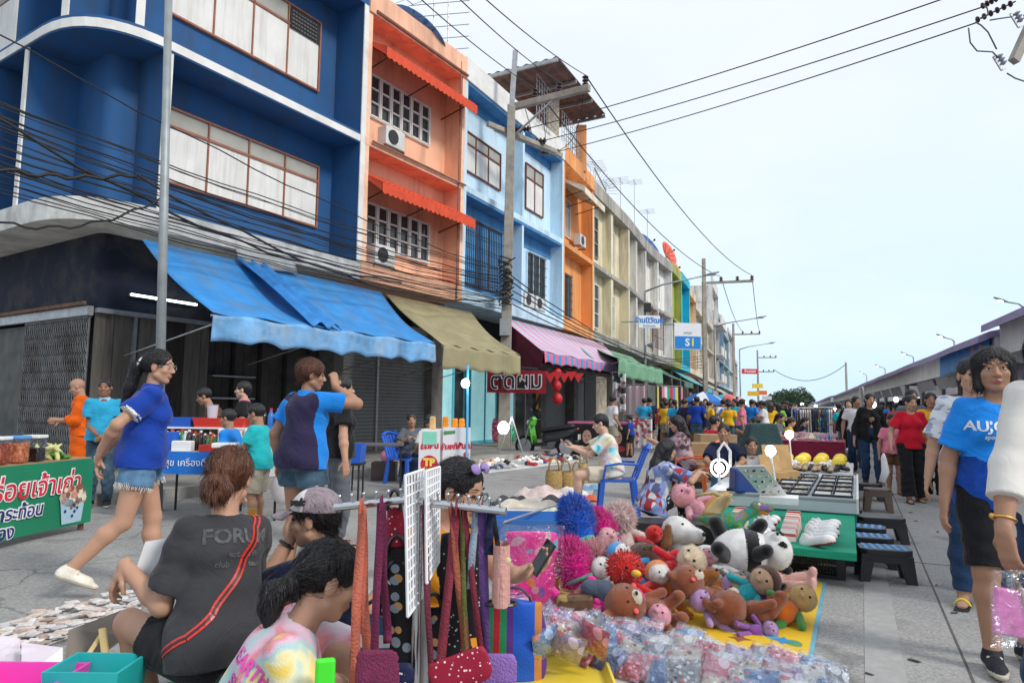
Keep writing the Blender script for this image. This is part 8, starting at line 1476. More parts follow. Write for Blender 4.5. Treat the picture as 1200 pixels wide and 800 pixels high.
X,Y_,Z=S.ax[0][:,None,None]-c.x,S.ax[1][None,:,None]-c.y,S.ax[2][None,None,:]-c.z;f_=X*H.col[1].x+Y_*H.col[1].y+Z*H.col[1].z;S.id[np.broadcast_to(f_>.012,S.id.shape)]=0
CAPW,CAPG=cl('cap white',(.68,.66,.66)),cl('cap mesh',(.27,.22,.25),var=.2,vs=30);sdfobj('cap',S,[CAPW,CAPG],W3)
m=MB();m.sheet(lambda a,b:Wh(.085*math.sin((a-.5)*2.9)*(1-.1*b),.05+.045*math.cos((a-.5)*2.9)+.085*b*math.cos((a-.5)*2.0),.05-.02*b-.018*abs(a-.5)*2*b),14,6,.004);m.build('cap_peak',CAPG,W3,local=True,smooth=True);MB().text('volc',.045,Wh(-.085,.035,.085),-H.col[1]+H.col[0]*-.35,H.col[2]+H.col[0]*.5,0,ext=.004,bold=.002,shear=.3).build('cap_lettering',PL['black'],W3,local=True);MB().ell(Wh(0,-.02,.137),(.01,.01,.006),8,6).build('cap_button',CAPG,W3,local=True)
w,e=J['LW'],J['LE'];u=(w-e).normalized();a=u.cross(V((1,0,0))).normalized();b=u.cross(a);MB().tube([w-u*.03+a*.031*math.cos(k*.5)+b*.031*math.sin(k*.5)for k in range(14)],.009,6,flat=.6).build('watch',PL['black'],W3,local=True)
at=V((D(262,760,2.05).x,2.1,.07));rz=-78;DYE=MP('pastel tie dye','dye',[(.75,.55,.12),(.72,.66,.4),(.35,.55,.55),(.65,.45,.55),(.72,.25,.28),(.68,.6,.2)],5.5,.85,.25,200)
W4,J=person('girl in a pastel tie-dye t-shirt with a black ponytail bending forward over the stall',at,rz,.98,'f','mid',dict(pel=(0,0,.2),lean=27,hy=12,hp=-22,LA=(-.12,.4,.07),RA=(.14,.42,.07),LK=(-.1,.4,1),RK=(.1,.4,1),RW=(.14,.44,.42),LW=(-.05,.5,.45),RE=(1,-.2,-.6),LE=(-1,0,-.6)),('tee',DYE,dict(sleeve=.74,inf=.024,hem=-.1,wr=.008,flare=.02)),('shorts',C_['jeans'],dict(upto=.7)),('pony','black',dict(len=.1,tz=-.03,dir=(.1,-.1,-1),vol=1.0,r=.75)),('shoe',[SHW,SOLE]),h=.007,hh=.0055)
T,pel=J['T'],J['pel'];S_=lambda x,y,z:pel+(T.col[0]*x+T.col[1]*y+T.col[2]*z)
printed(W4,[('EARTH',.055,0,0),('SUCH',.055,.01,-.062)],S_(.02,0,.31),T.col[1]*.8+T.col[0]*.6,T.col[2],PL['pink'])
single(MB().cbox(D(381,792,1.85),(.05,.02,.09),rz=.3),'phone',M('neon green case',(.06,.7,.03),.4),'phone in a neon green case in front of the tie-dye girl','phone',bev=.008)
at=V((D(512,700,2.7).x,2.72,.13));rz=-128;hw=D(606,674,2.36);GOLD=cl('gold',(.55,.22,.012))
W5,J=person('stall keeper in a gold top with lilac sunglasses on her head looking at a phone',at,rz,.98,'f','mid',dict(pel=(0,0,.3),lean=6,hy=14,hp=-16,LA=(-.12,-.22,.06),RA=(.12,-.22,.06),LK=(-.1,1,-.4),RK=(.1,1,-.4),LW=loc(at,rz,hw,.98),LE=(-.6,-.3,-1),Lh=(ldir(rz,(.75,-.1,.35)),ldir(rz,(.2,-.3,.9)),.85),RW=(.2,.12,.33),RE=(1,-.6,-.2)),('tee',GOLD,dict(sleeve=.5,inf=.02)),('pants',C_['black']),('bun','black',dict(tz=-.01)),('sandal',[SHB,SHB]),h=.007,hh=.005)
d=V((.75,-.1,.35)).normalized();phone('black phone held in the stall keeper\'s hand before the pink bag',hw+d*.085+V((.005,-.02,.03)),(.5,.0,.8),(-.75,-.4,.5))
H,c=J['H'],J['hc'];Wh=lambda x,y,z:c+H@V((x,y,z))*.98;m=MB()
for g in(1,-1):m.ell(Wh(.038*g,.055,.108),(.03,.012,.022),14,10,0,H@euq(0,45,0));m.tube([Wh(.065*g,.05,.105),Wh(.085*g,0,.06),Wh(.084*g,-.05,.03)],.003,5,1)
m.tube([Wh(-.012,.068,.108),Wh(.012,.068,.108)],.004,5,1);m.build('sunglasses',[M('lilac lens',(.25,.17,.4),.08),PL['black']],W5,local=True)
m=MB()
for g in(1,-1):m.tube([Wh(.031*g+.021*math.cos(k*math.pi/8),.093,.005+.016*math.sin(k*math.pi/8))for k in range(17)],.0018,5);m.tube([Wh(.052*g,.09,.008),Wh(.077*g,-.0,.012)],.0018,5)
m.build('glasses',PL['black'],W5,local=True)
at=G(1180,776);rz=163
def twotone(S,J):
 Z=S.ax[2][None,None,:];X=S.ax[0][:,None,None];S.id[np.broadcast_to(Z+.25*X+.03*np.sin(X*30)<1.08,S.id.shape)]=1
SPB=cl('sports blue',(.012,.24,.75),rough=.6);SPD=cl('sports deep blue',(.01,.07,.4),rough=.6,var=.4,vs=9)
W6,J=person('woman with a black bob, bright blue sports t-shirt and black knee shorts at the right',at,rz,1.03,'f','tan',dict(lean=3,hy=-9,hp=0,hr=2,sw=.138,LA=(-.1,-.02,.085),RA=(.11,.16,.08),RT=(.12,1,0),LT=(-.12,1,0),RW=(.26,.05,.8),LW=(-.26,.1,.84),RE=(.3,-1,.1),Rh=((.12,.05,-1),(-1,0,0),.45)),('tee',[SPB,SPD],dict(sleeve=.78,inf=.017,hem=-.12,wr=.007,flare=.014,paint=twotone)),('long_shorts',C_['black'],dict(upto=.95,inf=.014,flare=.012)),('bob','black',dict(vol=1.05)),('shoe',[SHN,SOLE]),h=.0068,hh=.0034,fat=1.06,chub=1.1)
printed(W6,[('AUJO',.07,-.085,.01),('sport',.032,-.06,-.045)],J['pel']+J['T'].col[2]*.3,-J['T'].col[0],J['T'].col[2],PL['white'])
at=V((D(1258,600,2.66).x,2.66,0));rz=165;hw=D(1172,655,2.52);OFFW=cl('off white linen',(.68,.65,.6),var=.06,folds=.22)
W7,J=person('woman in an off-white shirt and blue jeans cut off by the right edge',at,rz,1.06,'f','tan',dict(lean=2,hy=18,RW=loc(at,rz,hw,1.06),RE=(.7,-.7,0),Rh=(ldir(rz,(.12,-.05,-1)),ldir(rz,(.8,.3,0)),.55),LA=(-.1,.1,.075),RA=(.1,-.05,.075)),('long',OFFW,dict(sleeve=1.5,inf=.013,flare=.016,hem=-.12,wr=.003)),('jeans',C_['jeans']),('pony','black'),('shoe',[SHN,SOLE]),h=.0075,hh=.005,fat=1.02,collar=OFFW)
w,e=J['RW'],J['RE'];u=(w-e).normalized();a=u.cross(V((0,1,0))).normalized();b=u.cross(a);MB().tube([w-u*.045+a*.036*math.cos(k*.45)+b*.034*math.sin(k*.45)for k in range(15)],.0045,6).ell(w-u*.045+a*.04,.011,8,6).build('bracelet',M('gold metal',(.7,.4,.1),.3,metal=.9),W7,local=True)
S=SDF(*bounds([J['nb']],(.16,.16,.12)),.008);S.cone(J['nb']+V((0,0,-.02)),J['nb']+V((0,0,.06)),.088,.075,0);S.wrinkle(.006,60,3);sdfobj('scarf',S,[cl('scarf pink',(.75,.06,.16))],W7)
m=MB();p=hw+V((.03,-.02,-.17));m.slab([p+V((-.075,0,-.08)),p+V((.06,0,-.1)),p+V((.065,.0,.06)),p+V((-.06,0,.08))],(0,.025,0),1.);single(m,'pouch',M('pink vinyl',(.72,.22,.5),.3,.2,30),'pink pouch in a clear bag held by the woman in white','pouch',bev=.008)
m=MB();m.sheet(lambda a,b:p+V((-.1+.19*a+.02*b,-.01-.008*math.sin(a*9+b*7),-.12+.26*b)),10,10,.002);single(m,'plastic_bag',CLEAR,'clear plastic bag around the pink pouch at the right edge','plastic bag',smooth=True)
m=MB();p=hw+V((.1,-.03,-.15));m.slab([p+V((-.03,0,-.07)),p+V((.09,0,-.12)),p+V((.09,0,.02)),p+V((-.05,0,.06))],(0,.022,0),1.);single(m,'wallet',M('beige leather',(.62,.5,.42),.45),'beige leather wallet held by the woman in white','wallet',bev=.006)
PAT=MP('wavy white print','cells',[(.68,.7,.74),(.3,.36,.5),(.7,.7,.72),(.62,.65,.7)],20,.8,.2,stretch=(1,1,2.4));at=G(1150,706);person('woman in a white shirt with wavy grey print half hidden behind the blue t-shirt',at,150,1.05,'f','mid',dict(hy=14,LA=(-.1,0,.075),RA=(.1,.14,.075)),('tee',PAT,dict(sleeve=.8,inf=.03)),('jeans',C_['jeans']),('pony','black'),('flip',[PL['yellow'],SHB]),h=.0095)
person('woman in a red t-shirt and black trousers carrying a white bag',G(1070,588),168,.97,'f','mid',dict(hy=14,hp=-6,LA=(-.09,-.05,.08),RA=(.1,.16,.08),RW=(.31,.12,.85)),('tee',C_['red'],dict(sleeve=.7,hem=-.1)),('wide',C_['black']),('bun','black'),('sandal',[SAND,SHB]),h=.0095)
p=D(1036,548,9.8);single(MB().tube([p+V((0,0,.2)),p+V((0,0,.14)),p+V((.02,0,-.05)),p+V((-.04,0,-.2))],[.02,.06,.09,.07],12,flat=.4),'shopping_bag',PL['white'],'white shopping bag carried by the woman in red','bag',smooth=True)
person('woman in a black open jacket over a navy dress walking down the lane',G(1022,567),165,1.02,'f','mid',dict(hy=10,hp=-4,LA=(-.09,.14,.08),RA=(.09,-.05,.08)),('jacket',C_['black']),('jeans',C_['jeans']),('pony','black'),('shoe',[SHB,SOLE]),h=.0095)
person('woman in a mustard yellow t-shirt behind the woman in red',(D(1092,500,10.6).x,10.6,0),140,1.0,'f','tan',dict(hy=20),('tee',C_['yellow']),('pants',C_['black']),('bun','black',),('sandal',[SAND,SHB]),h=.011)
person('man in a slate grey shirt standing behind the woman in red',(D(1068,500,11.8).x,11.8,0),175,1.05,'m','mid',dict(hy=8),('tee',C_['slate']),('pants',C_['navy']),('short','black'),('shoe',[SHB,SOLE]),h=.011)
person('child with a pale top between the black jacket and the red t-shirt',(D(1046,520,11.2).x,11.2,0),170,.78,'m','tan',dict(hp=-5),('tee',C_['pink']),('shorts',C_['brown']),('short','black'),('sandal',[SAND,SHB]),h=.011,child=True)
def sidepan(S,J):
 X=S.ax[0][:,None,None];Y0=S.ax[1][None,:,None];Z=S.ax[2][None,None,:];S.id[np.broadcast_to((np.abs(X)>.125)&(np.abs(X)<.3)&(Y0>-.035+0*Z),S.id.shape)]=1
 for d in 'RL':
  a,e=J[d+'S'],J[d+'E'];u=(e-a).normalized();Y=S.ax[1][None,:,None];t_=(X-a.x)*u.x+(Y-a.y)*u.y+(Z-a.z)*u.z;S.id[(t_>.015)&(((X-a.x)**2+(Y-a.y)**2+(Z-a.z)**2-t_*t_)<.012)]=1
at=V((D(352,600,5.35).x,5.35,0));W8,J=person('shopper in a plum and azure polo holding a hand to the mouth',at,-34,1.03,'f','tan',dict(lean=2,hy=-38,hp=-6,RW=(.1,.2,1.4),RE=(1,.1,-.7),Rh=((-.35,.1,.9),(-.7,.3,0),.8),LW=(-.27,0,.82),LA=(-.09,-.02,.075),RA=(.1,.08,.075)),('polo',[C_['plum'],C_['azure']],dict(sleeve=.62,inf=.024,hem=-.1,paint=sidepan,wr=.007)),('shorts',C_['fade'],dict(upto=.46,flare=.022)),('short','red',dict(back=1,vol=1.08)),('flip',[SHB,SHB]),h=.008,hh=.006,fat=1.08,collar=C_['azure'])
person('shopper in a black t-shirt with grey trousers just beyond the plum and azure polo',(D(392,600,6.7).x,6.7,0),-62,.98,'f','mid',dict(hy=-8,RW=(.34,.0,.76),Rh=((.15,.1,-1),(-1,0,0),.4)),('tee',C_['black'],dict(inf=.03)),('pants',C_['slate']),('short','black',dict(back=1,vol=1.06)),('flip',[SHB,SHB]),h=.009,fat=1.1)
at=G(300,621);person('boy in a teal t-shirt and khaki shorts holding a white tray at the drinks stall',at,84,.8,'m','tan',dict(hp=-14,RW=(.1,.36,1.05),LW=(-.08,.36,1.03),Rh=((-.1,1,0),(0,0,1),.3),Lh=((.1,1,0),(0,0,1),.3)),('tee',C_['teal'],dict(hem=-.12)),('long_shorts',C_['khaki']),('short','black'),('flip',[PL['green'],PL['green']]),h=.009,child=True)
single(MB().cbox(V(at)+V((-.36,.0,.87)),(.24,.17,.05),rz=.1),'food_tray',PL['white'],'white food tray carried by the boy in teal','tray',bev=.01)
person('smaller boy in an azure t-shirt beside the boy in teal',(D(268,560,7.75).x,7.75,0),88,.76,'m','tan',dict(hp=-6),('tee',C_['azure']),('shorts',C_['navy']),('short','black'),('flip',[SHB,SHB]),h=.0105,child=True)
person('woman in a black top with a pink collar behind the drinks stall',(D(287,500,9.3).x,9.3,0),100,1.0,'f','light',dict(hy=0),('tee',C_['black']),('pants',C_['black']),('short','black',dict(back=1)),None,h=.0105,collar=C_['pink'])
person('man with black hair bending over behind the drinks stall',(D(262,500,9.5).x,9.5,0),110,.98,'m','tan',dict(lean=26,hp=-20),('tee',C_['brown']),('pants',C_['black']),('short','black'),None,h=.0105)
person('monk with a shaved head in a bright orange robe by the accordion gate',(D(98,500,10.0).x,10.,0),116,1.03,'m','mid',dict(hp=-22,lean=6,RW=(.1,.3,1.0),LW=(-.1,.3,1.02)),('robe',C_['orange'],dict(inf=.035,sleeve=1.15,wr=.012,flare=.03)),('skirt',C_['orange'],dict(upto=1.7,inf=.05,flare=.03,waist=.2)),('none','black'),('flip',[SAND,SAND]),h=.0095)
person('man in a cyan polo standing with folded hands left of the walking woman',(D(121,500,8.9).x,8.9,0),-158,1.0,'m','dark',dict(hy=-6,RW=(.05,.2,.92),LW=(-.05,.22,.9)),('polo',[C_['cyan'],C_['white']],dict(cuff=False)),('jeans',C_['fade']),('short','black'),('shoe',[SHB,SOLE]),h=.0095,collar=cl('pale blue collar',(.4,.55,.65)))
at=G(722,606);at=V((D(716,560,8.9).x,8.9,0));chair('royal blue plastic chair under the man in the tie-dye t-shirt',(at.x+.08,at.y,0),86,PL['blue'],arms=True);TD2=MP('bright tie dye','dye',[(.02,.4,.65),(.3,.65,.7),(.75,.72,.6),(.72,.5,.62),(.7,.68,.3),(.03,.42,.65)],5,.85,.2)
person('man in a bright tie-dye t-shirt on a blue chair with a phone',at,86,1.02,'m','light',dict(pel=(0,0,.52),lean=10,hp=-16,LA=(-.1,.44,.075),RA=(.12,.4,.075),RW=(.05,.5,.8),LW=(-.06,.46,.78),Rh=((-.2,.8,.3),(0,-.2,1),.6),Lh=((.2,.8,.2),(0,-.2,1),.6)),('tee',TD2,dict(sleeve=.75,inf=.026)),('shorts',C_['cream'],dict(upto=.7)),('short','black',dict(back=1)),('flip',[SHB,SHB]),h=.009);phone('dark phone held by the man on the blue chair',at+V((-.58,.0,.88)),(-.7,0,.5),(.5,0,.8))
HAW=MP('hawaiian print','cells',[(.2,.26,.5),(.4,.45,.62),(.35,.03,.04),(.2,.26,.5),(.6,.58,.55),(.1,.1,.22)],15,.85,.2,warp=.25);at=V((D(766,610,7.7).x,7.7,0))
person('woman with long black hair and a blue hawaiian shirt sitting behind the toys',at,-80,1.0,'f','mid',dict(pel=(0,0,.3),lean=16,hy=12,hp=-12,LA=(-.1,.42,.07),RA=(.12,.42,.07),LK=(0,.4,1),RK=(0,.4,1),RW=(.08,.5,.62),LW=(-.06,.52,.6),Rh=((-.1,1,-.1),(0,0,-1),.6)),('tee',HAW,dict(sleeve=.85,inf=.035,hem=-.12,flare=.025)),('pants',TROP),('long','black',dict(len=.36)),('flip',[SHB,SHB]),h=.009)
PFL=MP('dusty floral','cells',[(.24,.15,.19),(.4,.3,.32),(.1,.06,.08),(.3,.2,.24)],16,.85,.2,warp=.2);at=V((D(802,540,10.2).x,10.2,0));chair('orange plastic chair under the woman in the dusty floral top',(at.x+.06,at.y-.02,0),74,PL['orange'],arms=True)
person('long haired woman in a dusty floral top on the orange chair',at,80,1.0,'f','mid',dict(pel=(0,0,.52),lean=8,hp=-14,LA=(-.1,.44,.075),RA=(.12,.42,.075),RW=(.05,.42,.82),LW=(-.05,.44,.84),Lh=((.2,.8,.3),(0,-.2,1),.6)),('tee',PFL,dict(sleeve=.9,inf=.03)),('pants',C_['black']),('long','black',dict(len=.26)),('flip',[SHB,SHB]),h=.0095)
at=V((D(848,560,9.7).x,9.7,0));person('woman in a navy t-shirt and jeans sitting with hands between her knees',at,170,1.0,'f','tan',dict(pel=(0,0,.42),lean=14,hy=-14,hp=2,LA=(-.14,.4,.075),RA=(.14,.42,.075),LW=(-.06,.42,.52),RW=(.1,.4,.5),LE=(-1,0,0),RE=(1,0,0)),('tee',C_['navy'],dict(sleeve=.8,inf=.026)),('jeans',cl('mid denim',(.05,.13,.19),var=.3)),('pony','black'),('flip',[SHB,SHB]),h=.009)
person('schoolboy in a white shirt sitting beside the woman in navy',(D(881,560,9.5).x,9.5,0),165,.86,'m','tan',dict(pel=(0,0,.36),lean=8,hy=6,LA=(-.1,.38,.075),RA=(.1,.4,.075),LW=(-.08,.36,.48),RW=(.1,.36,.48)),('tee',C_['white']),('shorts',C_['navy']),('short','black'),('flip',[SHB,SHB]),h=.0095,child=True,collar=C_['white'])
person('man in a red shirt sitting behind the cardboard boxes',(D(833,520,12.6).x,12.6,0),-70,1.02,'m','tan',dict(pel=(0,0,.48),lean=8,LA=(-.1,.42,.075),RA=(.12,.42,.075),LW=(-.1,.4,.6),RW=(.1,.4,.6)),('tee',C_['red']),('pants',C_['black']),('short','black'),None,h=.011)
person('man in a cyan t-shirt leaning forward with a raised arm behind the schoolboy',(D(897,520,14.).x,14.,0),84,1.0,'m','dark',dict(pel=(0,0,.5),lean=22,LA=(-.1,.42,.075),RA=(.12,.42,.075),LW=(-.1,.52,.88),RW=(.1,.5,.86)),('tee',C_['cyan']),('shorts',C_['navy']),('short','black'),None,h=.012)
person('vendor in a grey t-shirt sitting at the blue chairs by the juice cart',(D(481,520,12.4).x,12.4,0),-165,.98,'f','tan',dict(pel=(0,0,.5),lean=14,hr=6,LA=(-.1,.42,.075),RA=(.12,.42,.075),LW=(-.12,.3,.72),RW=(.12,.3,.74)),('tee',C_['slate']),('pants',C_['navy']),('bun','brown'),None,h=.011)
W9,J=person('vendor in a black and white cap behind the juice cart',(D(507,520,11.).x,11.,0),165,.96,'m','tan',dict(pel=(0,0,.52),lean=10,hp=-10,LA=(-.1,.42,.075),RA=(.12,.42,.075),LW=(-.12,.3,.72),RW=(.12,.3,.74)),('tee',C_['white']),('pants',C_['navy']),('short','black'),None,h=.011);H,c=J['H'],J['hc'];MB().ell(c+H@V((0,-.015,.06)),(.09,.108,.075),14,8).tube([c+H@V((0,.08,.05)),c+H@V((0,.16,.035))],[.06,.045],8,flat=.2).build('cap',PL['black'],W9,local=True)
# ---- the crowd further down the street
SK2=SKIN['mid'];CROWDC={}
def proto(P,sex,kind,h=.02,hair='short'):
 J=skeleton(P,sex,1.);jp=[J[k]for k in('pel','nb','hc','RS','LS','RE','LE','RW','LW','RK','LK','RA','LA')];lo,hi=bounds(jp,(.2,.2,.2));out=[]
 S=SDF(lo,hi,h);torso(S,J,sex)
 for d in 'RL':
  arm(S,J,d);leg(S,J,d);hand(S,J,d,fine=False);a,t=J[d+'A'],J[d+'toe'];S.cone(a,a+t*.03-V((0,0,.04)),.036,.034,.02);S.cone(a-V((0,0,.04)),a+t*.14-V((0,0,.055)),.034,.025,.02)
 head(S,J,sex,False);v,f,i=S.mesh();i=i[f[:,0]];mi=np.zeros(len(f),int);mi[i==2]=3;cz=v[f].mean(1)[:,2];mi[cz<.085 if P.get('pel',(0,0,.9))[2]>.7 else cz<.05]=4;out.append((v,f,mi))
 S=SDF(lo,hi,h);torso(S,J,sex,inf=.022,k=.045);S.cone(J['pel']+V((0,0,.08)),J['pel']-V((0,0,.06)),.12,.14,.06)
 for d in 'RL':arm(S,J,d,inf=.018,upto=.68 if kind!='long' else 1.9,flare=.012)
 S.clip(J['pel']+J['T'].col[2]*-.06,-J['T'].col[2]);S.ell(J['nb']+J['T'].col[2]*.03,[.062,.066,.055],.01,op='s');v,f,i=S.mesh();out.append((v,f,1))
 S=SDF(lo,hi,h);torso(S,J,sex,inf=.012,bust=0);S.clip(J['pel']+V((0,0,.08)),(0,0,1))
 for d in 'RL':leg(S,J,d,inf=.016,upto={'shorts':.7,'skirt':.9}.get(kind,1.95),flare=.02,straight=kind not in('shorts','skirt'))
 if kind=='skirt':S.cone(J['RK'].lerp(J['LK'],.5),J['pel'],.13,.13,.06)
 S.clip(J['pel']+V((0,0,.08)),(0,0,1));v,f,i=S.mesh();out.append((v,f,2))
 c,H=J['hc'],J['H'];W=lambda x,y,z:c+H@V((x,y,z));S=SDF(*bounds([c],(.2,.25,.42)),h*.75);S.ell(W(0,-.02,.036),[.084,.1,.092],0)
 if hair=='long':S.cone(W(0,-.07,0),W(0,-.1,-.28),.075,.045,.03,flat=((1,0,0),1.4))
 if hair=='pony':S.cone(W(0,-.11,.03),W(0,-.15,-.16),.04,.025,.02)
 S.ell(W(0,.09,-.03),[.063,.07,.096],.012,op='s');S.clip(W(0,-.05,-.06),-H.col[2]+H.col[1]*.5)if hair=='short' else None;v,f,i=S.mesh();out.append((v,f,3))
 return npmesh('person',out,[SKIN['mid'],C_['red'],C_['black'],HAIR['black'],SHB],(0,0,-20))
wk=dict(LA=(-.09,.18,.08),RA=(.09,-.2,.11),LK=(0,1,0));car=dict(RW=(.12,.3,1.05),LW=(-.1,.32,1.0));bg=dict(LA=(-.09,.12,.08),RW=(.24,.1,.85))
PROTOS=[proto(wk,'f','pants',hair='pony'),proto(bg,'m','shorts'),proto(car,'f','skirt',hair='long'),proto(dict(wk,hy=25),'m','pants'),proto(dict(car,hp=-15,hy=-15),'f','shorts',hair='pony'),proto(dict(lean=8,hy=-20,**wk),'f','long',hair='long')]
SEAT=[proto(dict(pel=(0,0,.5),lean=12,hp=-12,LA=(-.1,.42,.075),RA=(.12,.4,.075),LW=(-.1,.4,.66),RW=(.1,.42,.66)),'f','pants',hair='pony'),proto(dict(pel=(0,0,.5),lean=18,hp=-8,LA=(-.1,.42,.075),RA=(.12,.4,.075),LW=(-.1,.45,.8),RW=(.1,.42,.66)),'m','shorts')]
TOPC=dict(black=C_['black'],white=C_['white'],navy=C_['navy'],cyan=C_['cyan'],red=C_['red'],pink=C_['pink'],lime=C_['green'],grey=C_['slate'],cream=C_['cream'],mustard=C_['yellow'],coral=C_['coral'],royal=C_['royal'],teal=C_['teal'],brown=C_['brown'],azure=C_['azure'],plum=C_['plum']);BOTC=dict(black=C_['black'],jeans=C_['jeans'],khaki=C_['khaki'],navy=C_['navy'],faded=C_['fade'],brown=C_['brown'])
used={};PROTOFREE={id(p):True for p in PROTOS+SEAT}
def crowd(x,y,rz,place,top=None,bot=None,k=None,sc=None,seated=False,group='shoppers in the distant crowd',z=0.,label=None,hair=None):
 pr=SEAT if seated else PROTOS;k=rnd.randrange(len(pr))if k is None else k;sk=rnd.choice(('mid','tan','light','tan','dark'))
 for tr in range(40):
  t_,b_=top or rnd.choice(list(TOPC)),bot or rnd.choice(list(BOTC));hd=(('walking away','walking left','walking toward the camera','walking right')[int(((rz+45)%360)//90)]if not seated else 'sitting');lb=label or 'shopper in %s top and %s bottoms %s, %s'%(t_,b_,hd,place)
  if lb not in used:break
 used[lb]=1;p=pr[k]
 if PROTOFREE.pop(id(p),None):o=p
 else:o=p.copy();COL.objects.link(o)
 o.location=(x,y,z);o.rotation_euler=(0,0,R(rz));s=sc or rnd.uniform(.94,1.06);o.scale=(s,s,s);WM[o.name]=Matrix.LocRotScale(o.location,o.rotation_euler,o.scale);slotmats(o,[SKIN[sk],TOPC[t_],BOTC[b_],HAIR[hair or rnd.choice(('black','black','black','brown'))],rnd.choice((SHB,SHW,SAND))]);return props(o,lb,'person',group)
mg='shoppers in the middle of the street'
for px,Y,rz,t_,b_,k,sc,lb in((717,18.,-70,'white','khaki',1,1.02,'man in a plain white t-shirt looking at the cosmetics counter'),(739,18.9,60,'royal','black',1,.7,'small child in a royal blue t-shirt near the portrait poster'),(762,23.5,15,'navy','navy',1,1.06,'man in navy t-shirt and navy shorts standing with his back turned'),(778,23.,10,'coral','black',5,1.,'shopper in a coral red jacket walking away'),(791,21.5,6,'cyan','jeans',0,1.,'ponytailed shopper in a cyan shirt and jeans walking away'),(813,25.,20,'lime','jeans',2,1.02,'shopper in a lime green top with long hair'),(822,26.5,5,'navy','black',3,1.02,'man in a navy t-shirt next to the lime green top'),(833,25.5,-15,'brown','black',4,1.,'shopper in a brown sleeveless top before the jersey'),(848,24.,4,'white','black',3,1.04,'man in a white football jersey numbered 63'),(863,25.,12,'black','black',2,1.,'woman in a black dress walking away down the street'),(881,27.,0,'azure','jeans',1,1.03,'man in an azure t-shirt ahead of the black dress'),(802,27.5,20,'plum','jeans',4,.98,'shopper in a plum top half hidden by the cyan shirt'),(1003,15.,160,'white','jeans',3,1.02,'man in a white shirt walking up the lane behind the black jacket'),(994,17.,170,'black','black',5,1.,'shopper in black at the end of the clothes rack'),(985,18.5,20,'teal','faded',4,.95,'shopper in teal bending by the clothes rack')):
 o=crowd(D(px,480,Y).x,Y,rz,'',t_,b_,k,sc,group=mg,label=lb)
 if 'jersey' in lb:p=D(px,484,Y-.17);props(MB().text('63',.3,(p.x,Y-.165,1.22),(1,0,0),(0,0,1),0,ext=.02,bold=.012).build('jersey_number',PL['blue'],o),None)
for k in range(46):
 a=9+24*rnd.random();b=-2.7-3.6*rnd.random();x,y=lane(a,b);crowd(x,y,rnd.choice((0,10,-20,170,90,-90))-24+rnd.uniform(-20,20),rnd.choice(('before the parasols','behind the cartons','facing the left shops')))
for k in range(104):
 a=12+95*rnd.random()**1.25;b=-2.6-4.6*rnd.random();x,y=lane(a,b)
 crowd(x,y,rnd.choice((0,10,-20,180,170,90,-90,20))-24+rnd.uniform(-20,20),('near the green awning' if a<24 else 'by the blue parasol' if a<38 else 'under the far signs' if a<62 else 'at the far end'))
for k in range(44):
 a=8.5+85*rnd.random()**1.2;b=-.1+2.7*rnd.random();x,y=lane(a,b);crowd(x,y,rnd.choice((0,180,175,10))-24+rnd.uniform(-15,15),('beside the clothes rack' if a<22 else 'in the middle lane' if a<50 else 'far up the lane'))
for k in range(26):
 a=6.5+50*rnd.random();b=-1.9-.5*rnd.random();x,y=lane(a,b);crowd(x,y,rnd.uniform(-150,-30),('at the maroon stall' if a<16 else 'at the farther stalls'),seated=True)
for k in range(14):p=PP(t_of(20)+3*k+rnd.uniform(-1,1),5.+2*rnd.random(),0);crowd(p.x,p.y,rnd.uniform(0,360),'under the purple roofed pavilion')
# ---- stalls up the lane
def goods(n,a,b,z,cols,group,nm,lab,w=.2,h=.1,spread=(.8,.5)):
 for k in range(n):
  c=rnd.choice(cols);p=P(a+(rnd.random()-.5)*spread[0]*2,b+(rnd.random()-.5)*spread[1]*2,z);ww=w*rnd.uniform(.6,1.3);hh_=h*rnd.uniform(.5,1.4);m=MB().cbox(p+V((0,0,hh_/2)),(ww,ww*rnd.uniform(.6,1.),hh_),rz=rnd.random()*3,taper=.85);single(m,nm,TOPC.get(c)or PL[c],lab%c,nm.replace('_',' '),group,bev=.012)
def stall(label,a,b,la,lb,h,mat,drop=.0):
 t=thing('market_stall',label,'stall',P(a,b));q2=[P(a-la/2,b-lb/2),P(a+la/2,b-lb/2),P(a+la/2,b+lb/2),P(a-la/2,b+lb/2)];MB().prism([(p.x,p.y)for p in q2][::-1],h-.03,h).build('table_top',mat,t)
 if drop:
  for i in range(4):A,B=q2[i],q2[(i+1)%4];m=MB();n=(B-A).normalized();n=V((n.y,-n.x,0));m.sheet(lambda u,v:A.lerp(B,u)+V((0,0,h-.002-drop*v))+n*(.012*math.sin(u*22)*v),14,3,.006);m.build('cloth_side',mat,t)
 for q3 in q2:c=P(a,b);e=c.lerp(q3,.93);MB().bar((e.x,e.y,0),(e.x,e.y,h-.03),.03).build('leg',METAL,t)
 return t
WHC=cl('stall white cloth',(.62,.62,.62));MRC=cl('maroon cloth',(.2,.015,.045),rough=.7)
stall('stall behind the trinket trays with lemon coloured packets on white cloth',1.7,-1.3,2.4,1.5,.42,WHC,.3)
for k in range(9):p=P(1.9+.8*(k//5)+rnd.uniform(-.1,.1),-.75-.28*(k%5),.5);single(MB().ell(p,(.11,.1,.085),14,10),'yellow_pouch',PL['yellow'],'round lemon yellow pouch in a clear bag on the white cloth','pouch','lemon yellow pouches on the white cloth',smooth=True)
for k in range(12):garment('white folded towel on the stall with lemon yellow pouches',P(1.2+.9*rnd.random(),-.7-1.2*rnd.random(),.42),.4,.3,.09,C_['white'],rnd.random()*3,k,'white towels beside the lemon pouches','folded_towel')
